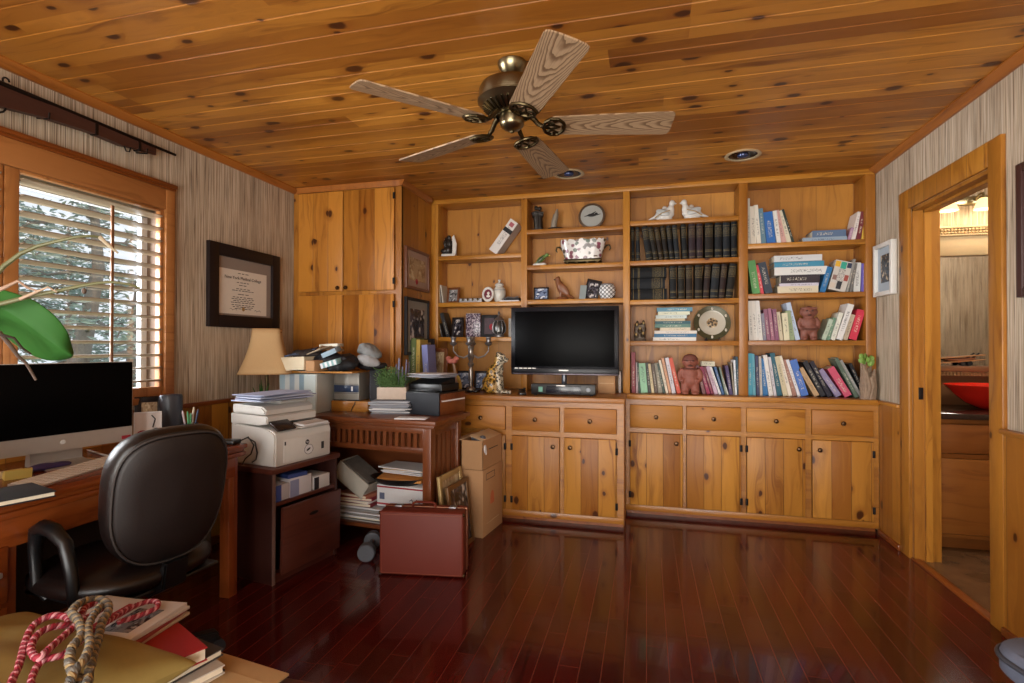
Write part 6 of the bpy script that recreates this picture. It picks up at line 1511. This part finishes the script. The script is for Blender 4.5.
MB().lathe([(.0, -.002), (.075, -.002), (.088, .004), (RP, .012), (RP + .001, .008), (.088, -.004), (.07, -.010), (.0, -.010)], n=56, M=Mx).build('rim', plain('green_bronze_rim', '#4d4a32', .35, .2, var=.5, scale=30), t)
MB().lathe([(.0, .0012), (.05, .0012), (.076, .0014), (.094, .0085), (.094, .006), (.0, -.0005)], n=56, M=Mx).build('white_well', plain('plate_white', '#b9b2a2', .25), t)
MB().lathe([(.0, .0022), (.052, .0022), (.054, .0012), (.0, .0012)], n=40, M=Mx).build('centre_pattern', M['photo_tan'], t)
b = MB()
for k in range(9):
    a_ = k * 2.4; r_ = .012 * math.sqrt(k); b.sphere((r_ * math.cos(a_), -.0032, RP + .008 + r_ * math.sin(a_)), (.009, .0015, .008), 8)
b.build('flower_pattern', plain('dark_flower', '#453a2c', .4), t)
for k in range(6):
    a_ = 2 * math.pi * k / 6 + .5; MB().sphere((.110 * math.cos(a_), -.0105, RP + .008 + .110 * math.sin(a_)), (.008, .002, .012), 8).build('rim_figure', plain('rim_fig_%d' % k, '#c9c2b2', .3), t)
MB().tube([(-.05, -.02, .0), (-.045, -.024, .02), (-.04, .02, .004), (.04, .02, .004), (.045, -.024, .02), (.05, -.02, .0)], .003, 6).build('stand', M['frame_dark'], t)
def idol(name, label, x, y, z, s, mat, feat, head=(.036, .03, .034)):
    t = thing(name, label, 'figurine', (x, y, z), rz=R(-4))
    b = MB()
    b.sphere((0, 0, .165 * s), tuple(k * s for k in head), 16).sphere((0, 0, .105 * s), (.040 * s, .03 * s, .04 * s)).sphere((0, 0, .07 * s), (.042 * s, .032 * s, .035 * s))
    for q in (-1, 1):
        b.tube([(q * .034 * s, 0, .13 * s), (q * .05 * s, 0, .105 * s), (q * .047 * s, -.012 * s, .075 * s), (q * .030 * s, -.026 * s, .068 * s)], [.014 * s, .014 * s, .012 * s, .011 * s], 10)
        b.tube([(q * .022 * s, 0, .06 * s), (q * .024 * s, -.002 * s, .025 * s), (q * .024 * s, -.006 * s, .01 * s)], [.024 * s, .021 * s, .021 * s], 10).sphere((q * .024 * s, -.014 * s, .009 * s), (.02 * s, .026 * s, .010 * s), 10)
        b.sphere((q * head[0] * .97 * s, 0, .165 * s), (.007 * s, .010 * s, .014 * s), 8)
    b.build('body', mat, t, mod=blob(.0045 * s, 3))
    f = head[1] * s
    for q in (-1, 1): MB().sphere((q * .014 * s, -f * .93, .172 * s), (.007 * s, .004 * s, .004 * s), 8).build('eye', feat, t)
    MB().sphere((0, -f * 1.02, .160 * s), (.007 * s, .007 * s, .009 * s), 8).build('nose', mat, t)
    MB().sphere((0, -f * .93, .147 * s), (.013 * s, .004 * s, .004 * s), 8).build('mouth', feat, t)
    return t
t = idol('clay_figure', 'reddish clay seated child figure among the bottom row books', at(690, 4.05), 4.045, .8845, 1.44, M['terracotta'], plain('dark_clay', '#4a261d', .7))
MB().lathe([(.048, .246), (.054, .25), (.053, .262), (.040, .285), (.018, .294), (.0, .296)], n=28, sy=.86).build('cap', plain('dark_clay_cap', '#6a3a2e', .7), t)
MB().tube([(.052 * math.cos(q * .3 ), .040 * math.sin(q * .3), .19) for q in range(21)], .006, 6, closed=True).build('collar', plain('dark_clay_collar', '#5a3026', .7), t)
t = idol('stone_idol', 'red-brown carved stone idol standing on the third right shelf', at(808.5), YO, 1.2785, 1.20, M['stone'], plain('dark_stone', '#3b221b', .7), (.044, .034, .036))
MB().box(-.05, .05, -.03, .03, .215, .232, .006).build('headdress', M['stone'], t)
MB().tube([(-.05, -.036, .085), (-.02, -.046, .078), (.02, -.046, .078), (.05, -.036, .085)], .008, 6).build('belt', plain('stone_belt', '#5d3529', .7), t)

# driftwood vase with a plant at the right end
a = at(871, 4.0)
t = thing('driftwood_vase', 'gnarled driftwood vase with a green plant at the right counter end', 'vase', (a - .015, 4.01, .8845))
b = MB()
for k in range(14):
    an = k * 2.4; r_ = .028; b.tube([(r_ * math.cos(an), r_ * math.sin(an) * .8, 0), (r_ * 1.25 * math.cos(an + .4), r_ * math.sin(an + .4), .08), (r_ * 1.1 * math.cos(an + .2), r_ * .9 * math.sin(an + .2), .15 + .03 * math.sin(k * 1.7)), (r_ * 1.4 * math.cos(an), r_ * math.sin(an), .20 + .05 * math.sin(k * 2.3))], [.018, .017, .014, .007], 8)
b.build('driftwood', plain('grey_driftwood', '#8a7460', .8, var=.5, scale=50), t)
b = MB()
for k in range(16):
    an = k * 2.4; b.sphere((-.01 + .03 * math.cos(an), .02 * math.sin(an), .24 + .055 * ((k * 7) % 10) / 10), (.016, .006, .022), 8, rot=Matrix.Rotation(an, 4, 'Z') @ Matrix.Rotation(.5, 4, 'Y'))
b.build('leaves', plain('fresh_green', '#7fa04a', .6, var=.2), t)

# right wall pictures
t = thing('white_framed_picture', 'white framed dark picture hung right of the bookcase', 'framed picture', (XR, 3.87, 1.57))
y0, y1, z0, z1 = 3.735, 4.005, 1.565, 1.905
X1 = XR - .002; fw = .028
b = MB().box(X1 - .034, X1, y0 + fw, y1 - fw, z1 - fw, z1, .003).box(X1 - .034, X1, y0 + fw, y1 - fw, z0, z0 + fw, .003).box(X1 - .0345, X1, y0, y0 + fw, z0, z1, .003).box(X1 - .0345, X1, y1 - fw, y1, z0, z1, .003)
wp(b, 'frame', M['white_paint'], t); wp(MB().box(X1 - .014, X1, y0 + fw, y1 - fw, z0 + fw, z1 - fw), 'mat', plain('pale_blue_mat', '#a9b2ba', .8), t)
wp(MB().box(X1 - .016, X1 - .014, y0 + .075, y1 - .075, z0 + .085, z1 - .075), 'picture', photo('harbour_print', '#3a4650', '#20262c', '#b9a890', 14), t)
t = thing('dark_framed_picture', 'dark framed picture cut off at the right edge near the door', 'framed picture', (XR, 2.4, 1.43))
y0, y1, z0, z1 = 2.12, 2.622, 1.44, 1.99; fw = .035
b = MB().box(X1 - .022, X1, y0 + fw, y1 - fw, z1 - fw, z1, .003).box(X1 - .022, X1, y0 + fw, y1 - fw, z0, z0 + fw, .003).box(X1 - .0225, X1, y0, y0 + fw, z0, z1, .003).box(X1 - .0225, X1, y1 - fw, y1, z0, z1, .003)
wp(b, 'frame', plain('mahogany_frame', '#3f2522', .45), t); wp(MB().box(X1 - .010, X1, y0 + fw, y1 - fw, z0 + fw, z1 - fw), 'mat', M['mat_board'], t)
wp(MB().box(X1 - .012, X1 - .010, y0 + .12, y1 - .12, z0 + .12, z1 - .12), 'picture', M['photo_bw'], t)

# ================================================================ BATHROOM FITTINGS
VX0, VX1, VY = 1.645, 3.0, 3.74
t = thing('bathroom_vanity', 'wooden vanity with a drawer and door seen through the doorway', 'vanity', (2.1, VY, 0))
wp(MB().box(VX0, VX1, VY + .02, BY1, .085, .80).box(VX0, VX1, VY + .08, BY1, 0, .085), 'carcass', M['vanity'], t)
wp(MB().box(VX0, VX1, VY, VY + .02, .775, .80).box(VX0, VX1, VY, VY + .02, .565, .59).box(VX0, VX0 + .06, VY, VY + .02, .085, .80).box(VX1 - .05, VX1, VY, VY + .02, .085, .80).box(VX0, VX1, VY, VY + .02, .085, .105).box(2.3, 2.33, VY, VY + .02, .085, .565), 'face_frame', M['vanity'], t)
wp(MB().box(VX0 + .065, 2.95, VY - .012, VY + .006, .595, .768, .003), 'drawer', M['vanity'], t)
wp(MB().box(VX0 + .065, 2.295, VY - .012, VY + .006, .11, .56, .003), 'door', M['vanity'], t)
wp(MB().box(2.335, 2.945, VY - .012, VY + .006, .11, .56, .003), 'door', M['vanity'], t)
tag(MB().box(VX0, VX1 + .02, VY - .03, BY1, .80, .835, .004).build('granite_worktop', M['granite']), 'dark granite worktop on the bathroom vanity', 'worktop')
t = thing('vessel_sink', 'bright red glass vessel sink on the granite worktop', 'sink', (2.16, 4.0, .835))
MB().lathe([(.0, .0), (.06, .0), (.10, .006), (.17, .045), (.23, .10), (.275, .155), (.283, .158), (.276, .150), (.225, .105), (.165, .055), (.10, .02), (.0, .015)], n=56, sy=.8).build('bowl', M['red_glaze'], t)
MB().lathe([(.0, .018), (.022, .018), (.024, .015)], n=20).build('drain', M['silver'], t)
t = thing('backsplash_ledge', 'beaded wooden ledge behind the red sink under the mirror', 'ledge', (2.3, 4.26, 1.03))
wp(MB().box(VX0, VX1, 4.23, BY1, 1.065, 1.105, .003).box(VX0, VX1, 4.29, BY1, .835, 1.04), 'board', plain('ledge_wood', '#7c5638', .4), t)
for z in (1.042, 1.056):
    b = MB().box(VX0, VX1, 4.245, BY1, z - .006, z + .006)
    for k in range(64): b.box(VX0 + .004 + k * .0205, VX0 + .017 + k * .0205, 4.236, 4.246, z - .005, z + .005, .002, seg=1)
    wp(b, 'bead_strip', plain('bead_gold_%d' % int(z * 1000), '#a88a62', .4, .3), t)
t = thing('bathroom_mirror', 'wide bathroom mirror with a cream beaded top board', 'mirror', (2.3, 4.29, 1.11))
wp(MB().box(VX0, VX1, 4.305, BY1, 1.107, 1.865), 'mirror_glass', M['mirror'], t)
wp(MB().box(VX0, VX1, 4.27, BY1, 1.865, 2.0, .004).box(VX0, VX1, 4.255, BY1, 2.0, 2.012, .003).box(VX0, VX1, 4.25, BY1, 2.052, 2.068, .004), 'top_board', plain('cream_board', '#c9b48c', .5), t)
for z in (2.022, 2.042):
    b = MB().box(VX0, VX1, 4.262, BY1, z - .008, z + .008)
    for k in range(64): b.box(VX0 + .003 + k * .0205, VX0 + .0175 + k * .0205, 4.252, 4.263, z - .007, z + .007, .003, seg=1)
    wp(b, 'bead_strip', plain('bead_cream_%d' % int(z * 1000), '#c4ab80', .45), t)
t = thing('vanity_light', 'brass wall light with lit frosted shades over the mirror', 'wall light', (2.26, BY1 - .002, 2.245))
MB().box(-.36, .36, -.03, 0, -.03, .03, .006).build('back_bar', M['brass'], t)
for x in (-.265, -.065, .135):
    a_ = MB().tube([(x, -.03, .0), (x, -.08, .03), (x, -.12, .025), (x, -.125, .0)], .007, 8).lathe([(.018, .006), (.02, -.012), (.0, -.014)], (x, -.125, 0), 16).build('arm', M['brass'], t)
    MB().lathe([(.02, -.01), (.034, -.025), (.046, -.06), (.055, -.085), (.05, -.085), (.041, -.06), (.028, -.026), (.0, -.018)], (x, -.125, 0), 24).build('glass_shade', M['bulb'], a_)
for k, x in enumerate((-.265, -.065, .135)):
    l = bpy.data.lights.new('vanity_bulb', 'POINT'); l.energy = 1.1; l.color = (1, .80, .55); l.shadow_soft_size = .03
    o = bpy.data.objects.new('vanity_bulb', l); COL.objects.link(o); o.parent = t; o.location = (x, -.125, -.11)
l = bpy.data.lights.new('bath_fill_light', 'POINT'); l.energy = 30; l.color = (1, .9, .78); l.shadow_soft_size = .14  # unseen lamp added to brighten the bathroom and its mirror view
o = bpy.data.objects.new('bath_fill_light', l); COL.objects.link(o); o.location = (2.55, 3.05, 2.25)
t = thing('added_bath_lamp', 'unseen round white lamp added on the bathroom ceiling', 'added lamp', (2.55, 3.05, CEIL - .001))  # mount for the added bathroom light, out of view
MB().lathe([(.0, 0), (.09, 0), (.09, -.02), (.06, -.03), (.0, -.03)], n=28).build('mount', M['white_paint'], t)
q = P(962, 364, 'Y', 4.26)
t = thing('model_aeroplane', 'small wooden model aeroplane on the ledge under the mirror', 'model aeroplane', (q.x, 4.262, 1.1055), rz=R(8))
MB().tube([(-.10, 0, .045), (-.02, 0, .035), (.06, 0, .045), (.085, 0, .055)], [.006, .016, .012, .006], 10).build('fuselage', M['bird_wood'], t)
for z, sl in ((.062, 5), (.030, 5)): MB().box(-.15, .15, -.018, .018, -.003, .003, .001, M=xf((-.01, 0, z), ry=-R(sl))).build('wing', plain('model_wing_%d' % int(z * 1000), '#a87a4a', .5), t)
MB().box(-.03, .03, -.006, .006, -.004, .004, .001, M=xf((.085, 0, .068), ry=-R(38))).build('tail', M['black_matt'], t)
for x in (.0, .045): MB().tube([(x, -.012, .016), (x, .012, .016)], .016, 16).build('wheel', M['black_matt'], t)

# ================================================================ FOREGROUND, LEFT: stool with cushions, cords, magazines
t = thing('low_bench', 'dark low bench under the cushions and books at lower left', 'bench', (-1.32, .93, 0))
MB().box(-.48, .55, -.30, .30, .31, .345, .004).build('top', M['mahog'], t)
for x in (-.44, .51):
    for y in (-.26, .26): MB().box(x - .022, x + .022, y - .022, y + .022, 0, .31, .003).build('leg', M['mahog_z'], t)
BT = .346
for k, (h, dx, dy, rz, w_, l_, c, lab) in enumerate(((.030, .00, .0, -14, .34, .27, '#2b2724', 'dark book at the bottom of the bench pile'), (.022, .01, .01, -20, .33, .26, '#b4aca0', 'pale striped book second from the bench'), (.020, -.01, .015, -12, .32, .26, '#3a3430', 'black book in the middle of the bench pile'), (.035, -.015, .0, -24, .31, .25, '#9a1c1e', 'red book under the magazines on the bench'))):
    z = BT + sum((.030, .022, .020, .035)[:k]) + k * .0005
    t = thing('book', lab, 'book', (-1.285 + dx, 1.085 + dy, z), rz=R(rz), group='books piled on the low bench')
    MB().box(-w_/2, w_/2, -l_/2, l_/2, 0, .003).box(-w_/2, w_/2, -l_/2, l_/2, h - .003, h).box(-w_/2, -w_/2 + .004, -l_/2, l_/2, .003, h - .003).build('cover', plain('bench_book_%d' % k, c, .5), t)
    MB().box(-w_/2 + .004, w_/2 - .004, -l_/2 + .004, l_/2 - .004, .003, h - .003).build('page_block', M['cream'], t)
MZ0 = BT + .110
c0 = [P(108, 598, 'Z', MZ0 + .03), P(190, 604, 'Z', MZ0 + .03)]
mrz = math.atan2(c0[1].y - c0[0].y, c0[1].x - c0[0].x)
for k, (c, lab) in enumerate((('#b9a890', 'tan magazine at the bottom of the magazine pile'), ('#8d3a3a', 'red edged magazine in the middle of the magazine pile'), ('#c9c6c2', 'white magazine just under the top magazine'), ('#cfcccc', 'white magazine with red and black print on top'))):
    t = thing('magazine', lab, 'magazine', (c0[1].x - .01 * (k % 2), c0[1].y, MZ0 + k * .0085), rz=mrz + R((-3, 2, -5, 0)[k]), group='magazines on the low bench')
    MB().box(-.30, 0, -.23, 0, 0, .008, .001).build('pages', plain('magazine_%d' % k, c, .45), t)
    if k == 3:
        MB().box(-.11, -.03, -.17, -.05, .008, .0086).build('picture', M['photo_bw'], t)
        MB().box(-.16, -.12, -.21, -.03, .008, .0086).build('red_block', M['ink_red'], t)
def cushion_thing(label, loc, rz, sx, sy, sz, rx=0, ry=0):
    t = thing('cushion', label, 'cushion', loc, rot=(rx, ry, rz))
    def f(u, v):
        x, y = 2 * u - 1, 2 * v - 1
        return x, y
    b = MB()
    for side in (1, -1):
        def g(u, v):
            x, y = 2 * u - 1, 2 * v - 1
            e = (1 - abs(x) ** 2.4) * (1 - abs(y) ** 2.4)
            pin = 1 - .14 * (1 - abs(x) ** 2) * abs(y) ** 3 ; pin2 = 1 - .14 * (1 - abs(y) ** 2) * abs(x) ** 3
            wr = .006 * math.sin(9 * x + 4 * y) * e + .005 * math.sin(13 * y - 5 * x) * e
            return Vector((x * sx * pin2, y * sy * pin, side * (sz * max(e, 0) ** .42 + wr) ))
        b.grid(g, 26, 26)
    bmesh.ops.remove_doubles(b.bm, verts=b.bm.verts[:], dist=.0008)
    b.build('cover', M['gold_cloth'], t, mod=smoothmod(1))
    return t
a = P(25, 603, 'Z', .485); 
b_ = P(183, 647, 'Z', .485)
mid = (a + b_) / 2; ax_ = (b_ - a).normalized(); pr = Vector((ax_.y, -ax_.x, 0)); HW = (b_ - a).length / 2 / .90
cushion_thing('large olive gold cushion under the twisted ropes at lower left', (mid.x + pr.x * HW * .84, mid.y + pr.y * HW * .84, .455), math.atan2(ax_.y, ax_.x), HW, HW * .94, .085, rx=R(-3))
def rope(name, label, px, zs, r, mats, turns):
    """a twisted cord of three strands that follows points lying on the cushions"""
    t = thing(name, label, 'rope'); pts = [P(u, v, 'Z', z) for (u, v), z in zip(px, zs)]
    t.location = pts[0]
    n = 14; path = []
    for i in range(len(pts) - 1):                       # Catmull-Rom through the points
        p0, p1, p2, p3 = pts[max(i - 1, 0)], pts[i], pts[i + 1], pts[min(i + 2, len(pts) - 1)]
        for k in range(n):
            s = k / n
            path.append(.5 * ((2 * p1) + (p2 - p0) * s + (2 * p0 - 5 * p1 + 4 * p2 - p3) * s * s + (3 * p1 - p0 - 3 * p2 + p3) * s ** 3))
    path.append(pts[-1])
    L = 0; acc = [0]
    for a_, b_ in zip(path, path[1:]): L += (b_ - a_).length; acc.append(L)
    for j in range(3):
        out = []
        for i, p in enumerate(path):
            tg = (path[min(i + 1, len(path) - 1)] - path[max(i - 1, 0)]).normalized()
            x = tg.cross(Vector((0, 0, 1))); x = x.normalized() if x.length > 1e-5 else Vector((1, 0, 0)); y = x.cross(tg)
            an = acc[i] * turns * 2 * math.pi + j * 2.094
            out.append(p + (x * math.cos(an) + y * math.sin(an)) * r * .55 - t.location)
        MB().tube(out, r * .62, 7).build('strand', mats[j], t)
    return t
RED = [plain('red_cord', '#9c2438', .6), plain('red_cord_dark', '#7c1a2c', .6), plain('pink_cord', '#c78a90', .6)]
GRY = [plain('grey_cord', '#77736a', .6), plain('grey_cord_tan', '#a08a62', .6), plain('grey_cord_dark', '#55534e', .6)]
ZT = .548
rope('tassel_rope', 'red and white twisted tassel cord looped on the cushions', [(8, 690), (20, 662), (26, 640), (34, 625), (50, 616), (66, 617), (68, 624), (52, 627), (38, 634), (31, 648), (38, 658), (50, 648), (66, 634), (80, 622), (95, 613), (104, 607), (100, 603), (86, 607), (82, 614)],
     [ZT, ZT, ZT, ZT + .01, ZT + .015, ZT + .01, ZT + .012, ZT + .02, ZT + .02, ZT + .015, ZT + .02, ZT + .025, ZT + .02, ZT + .02, ZT, ZT - .01, ZT - .01, ZT - .005, ZT], .0072, RED, 42)
rope('tassel_rope', 'second strand of the red cord running across the magazines to the right', [(30, 690), (34, 672), (44, 660), (62, 655), (76, 645), (92, 632), (110, 620), (128, 609), (146, 602), (157, 602), (156, 608), (138, 616), (118, 622)],
     [ZT, ZT, ZT + .01, ZT + .01, ZT + .01, ZT, ZT - .025, ZT - .04, ZT - .045, ZT - .045, ZT - .045, ZT - .045, ZT - .04], .0066, RED, 44)
rope('tassel_rope', 'thick grey and tan twisted cord looped over the red cord', [(84, 700), (78, 680), (70, 664), (72, 648), (82, 634), (78, 620), (72, 612), (80, 603), (96, 599), (107, 603), (108, 612), (102, 622), (98, 640), (92, 660), (86, 690)],
     [ZT + .01, ZT + .015, ZT + .02, ZT + .03, ZT + .03, ZT + .025, ZT + .02, ZT + .01, ZT, ZT, ZT, ZT + .005, ZT + .01, ZT + .02, ZT + .02], .009, GRY, 30)
rope('tassel_rope', 'inner loop of the grey and tan cord at lower left', [(68, 690), (74, 672), (84, 660), (90, 644), (88, 628), (94, 614), (100, 606)],
     [ZT + .02, ZT + .035, ZT + .04, ZT + .035, ZT + .03, ZT + .015, ZT + .01], .0085, GRY, 32)
a = P(228, 676, 'Z', .37)
for k, (dx, dy, rz, lab) in enumerate(((-.02, -.02, 4, 'lower manila envelope on the bench edge'), (.015, .0, -8, 'upper manila envelope sliding off the bench edge'))):
    o = MB().box(-.16, .16, -.115, .115, 0, .006, .001).prism([(-.16, .06), (.16, .06), (.10, .0), (-.10, .0)], 'XY', .006, .0075).build('manila_envelope', plain('manila_%d' % k, ('#a8895e', '#b8976a')[k], .75), None, (a.x + dx - .05, a.y + dy - .03, BT + .001 + k * .0085), R(rz))
    tag(o, lab, 'envelope')

# blue-grey seat in the lower right corner
t = thing('upholstered_stool', 'blue-grey padded seat corner at the lower right', 'stool', (1.155, 1.50, 0), rz=R(12))
def rr_(s, z, n=10):
    out = []
    for qx, qy, a0 in ((1, 1, 0), (-1, 1, 90), (-1, -1, 180), (1, -1, 270)):
        for k in range(n + 1):
            a_ = R(a0 + 90 * k / n); out.append((qx * (.24 - .085) * 1 + .085 * math.cos(a_) - (0 if s == 1 else 0), qy * (.24 - .085) + .085 * math.sin(a_)))
    return [(x * s, y * s, z) for x, y in out]
b = MB(); rings = []
for s, z in ((.97, .395), (1.0, .405), (1.0, .445), (.985, .458), (.95, .466), (.5, .474), (.03, .476)):
    rings.append([b.bm.verts.new(v) for v in rr_(s, z)])
for A, B in zip(rings, rings[1:]):
    for k in range(len(A)): f_ = b.bm.faces.new((A[k], A[(k + 1) % len(A)], B[(k + 1) % len(A)], B[k])); f_.smooth = True
b.bm.faces.new(rings[0][::-1]); b.bm.faces.new(rings[-1])
b.build('seat', M['blue_grey'], t)
MB().tube(rr_(1.008, .440), .007, 8, closed=True).build('piping', plain('dark_piping', '#3c3f48', .6), t)
for x in (-.18, .18):
    for y in (-.18, .18): MB().tube([(x, y, .0), (x, y, .396)], [.014, .02], 12).build('leg', M['mahog_z'], t)

# ================================================================ ORCHID (its pot stands on the desk, left of the frame)
t = thing('orchid_plant', 'orchid with a broad green leaf and arching bare stems', 'orchid', (-2.06, .93, DZT))
tw = lambda v: v - t.location
MB().lathe([(.0, 0), (.085, 0), (.09, .01), (.115, .22), (.12, .25), (.125, .26), (.118, .262), (.11, .24), (.0, .235)], n=32).build('pot', plain('white_ceramic', '#c4c0b6', .3), t)
root0 = Vector((-2.06, .93, DZT + .25))
def leaf(cl, hw, Y0, Y1, mat):
    n = 16
    b = MB()
    C = [Vector(p) for p in cl]
    def cat(s):
        m = len(C) - 1; i = min(int(s * m), m - 1); f_ = s * m - i; return C[i].lerp(C[i + 1], f_)
    def catw(s):
        m = len(hw) - 1; i = min(int(s * m), m - 1); f_ = s * m - i; return hw[i] * (1 - f_) + hw[i + 1] * f_
    def g(u, v):
        c = cat(u); c2 = cat(min(1, u + .02)); c1 = cat(max(0, u - .02)); d = c2 - c1
        nx, ny = -d.y, d.x; l = math.hypot(nx, ny) or 1; q = (v - .5) * 2
        Y = Y0 + (Y1 - Y0) * u + .018 * abs(q)
        return P(c.x + nx / l * catw(u) * q, c.y + ny / l * catw(u) * q, 'Y', Y) - t.location
    b.grid(g, n, 8)
    o = b.build('leaf', mat, t, mod=lambda o: [solid(.003)(o), smoothmod(1)(o)]); return o
leaf([(-60, 300), (-20, 302), (2, 308), (22, 320), (42, 335), (60, 348), (73, 356)], [9, 15, 19, 24, 24, 17, 2], .98, 1.17, M['leaf'])
leaf([(-70, 296), (-30, 288), (-8, 290), (8, 296)], [8, 14, 10, 1], 1.0, 1.10, plain('leaf_green_dark', '#2f6428', .4))
def stem(px, Y0, Y1, r, mat, name='stem', base=True):
    n = len(px); pts = [P(u, v, 'Y', Y0 + (Y1 - Y0) * i / (n - 1)) for i, (u, v) in enumerate(px)]
    if base: pts = [root0, root0.lerp(pts[0], .5) + Vector((0, 0, .06))] + pts
    pts = [tw(p) for p in pts]
    rad = [r * (1.3 - .8 * i / (len(pts) - 1)) for i in range(len(pts))]
    fine = []
    return MB().tube(pts, rad, 8).build(name, mat, t)
stem([(-30, 300), (-12, 283), (4, 266), (20, 254), (38, 246), (58, 241), (76, 237), (90, 236), (100, 237)], 1.02, 1.20, .0065, M['stem'])
stem([(100, 237), (106, 243), (113, 249), (118, 253)], 1.20, 1.22, .005, plain('dry_tip', '#a89a80', .6), 'dry_flower_stalk', False)
stem([(-30, 312), (0, 304), (20, 299), (40, 294), (62, 290), (80, 286), (97, 283), (112, 282), (128, 284), (140, 288)], 1.0, 1.22, .006, M['stem'])
stem([(20, 299), (34, 293), (48, 287), (57, 292)], 1.04, 1.08, .0035, plain('pale_dry_stem', '#b59c84', .6), 'side_stalk', False)
stem([(-10, 294), (6, 287), (18, 281), (28, 288), (38, 291)], 1.0, 1.06, .0045, plain('pinkish_dry_stem', '#a88a74', .6), 'side_stalk', False)
stem([(-30, 318), (0, 333), (10, 345), (18, 356), (26, 363), (36, 380)], 1.0, 1.10, .0062, M['root'], 'air_root')
stem([(-30, 322), (2, 335), (14, 338), (22, 348), (31, 354)], 1.0, 1.08, .0045, plain('dark_air_root', '#3a2c26', .6), 'air_root')
for u, v in ((84, 291), (57, 291)):
    q = P(u, v, 'Y', 1.13); MB().sphere(tw(q), (.006, .006, .009), 10).build('dry_bud', M['root'], t)

# ================================================================ OUTSIDE THE WINDOW
struct(MB().box(-30, XL - .15, -14, 26, -.35, -.25).build('ground', M['lawn']))
struct(MB().box(XL - .14, 4.5, -14, YREAR - .11, -.35, -.25).build('ground_rear', M['lawn']))
def tree(label, x, y, h, seed, spread, dens, name='tree'):
    rr = random.Random(seed)
    t = thing(name, label, 'tree', (x, y, -.25), group=None)
    tr = MB(); fo = MB(); tips = []
    tr.tube([(0, 0, 0), (.1 * rr.uniform(-1, 1), 0, h * .3), (.15, .1, h * .6), (.1, 0, h)], [.16, .12, .07, .02], 10)
    nb = int(26 * dens)
    for k in range(nb):
        z = h * (.18 + .8 * k / nb); an = k * 2.4 + rr.uniform(-.4, .4); L = spread * (1.05 - .75 * (k / nb) ** 1.3) * rr.uniform(.7, 1.1)
        p = [Vector((.1, 0, z))]
        for s in range(1, 6):
            f = s / 5; p.append(Vector((.1 + math.cos(an + .25 * f * rr.uniform(-1, 1)) * L * f, math.sin(an + .25 * f) * L * f, z + .25 * L * f - .38 * L * f * f + rr.uniform(-.05, .05))))
        tr.tube(p, [.035, .028, .022, .016, .010, .004], 6)
        for s in range(2, 6):
            for q in range(2):
                a2 = an + rr.uniform(-1.2, 1.2); l2 = L * .28 * rr.uniform(.6, 1.2); e = p[s] + Vector((math.cos(a2) * l2, math.sin(a2) * l2, rr.uniform(-.06, .16)))
                tr.tube([p[s], p[s].lerp(e, .5) + Vector((0, 0, .03)), e], [.012, .008, .003], 5); tips += [e, p[s].lerp(e, .55)]
            tips.append(p[s])
    for e in tips:
        for q in range(int(7 * dens)):
            c = e + Vector((rr.gauss(0, .13), rr.gauss(0, .13), rr.gauss(.03, .08))); a1 = rr.uniform(0, 6.28); l = rr.uniform(.05, .12); w_ = .018
            d = Vector((math.cos(a1), math.sin(a1), rr.uniform(-.3, .6))).normalized() * l; s = d.orthogonal().normalized() * w_
            fo._new([c - d, c + s, c + d, c - s], [(0, 1, 2, 3)]); s2 = d.cross(s).normalized() * w_
            fo._new([c - d, c + s2, c + d, c - s2], [(0, 1, 2, 3)])
    tr.build('trunk', M['bark'], t); fo.build('foliage', M['needles'], t)
    return t
tree('nearest sparse evergreen outside the window, seen between the louvers', -7.2, 5.3, 4.2, 3, 1.9, .72)
tree('taller evergreen behind the nearest one outside the window', -11.5, 9.6, 5.6, 5, 2.4, .9)
tree('evergreen at the left of the view outside the window', -10.8, 6.6, 4.0, 9, 1.7, .8)
tree('low evergreen far right in the window view', -15.0, 10.6, 4.6, 12, 2.4, .9)
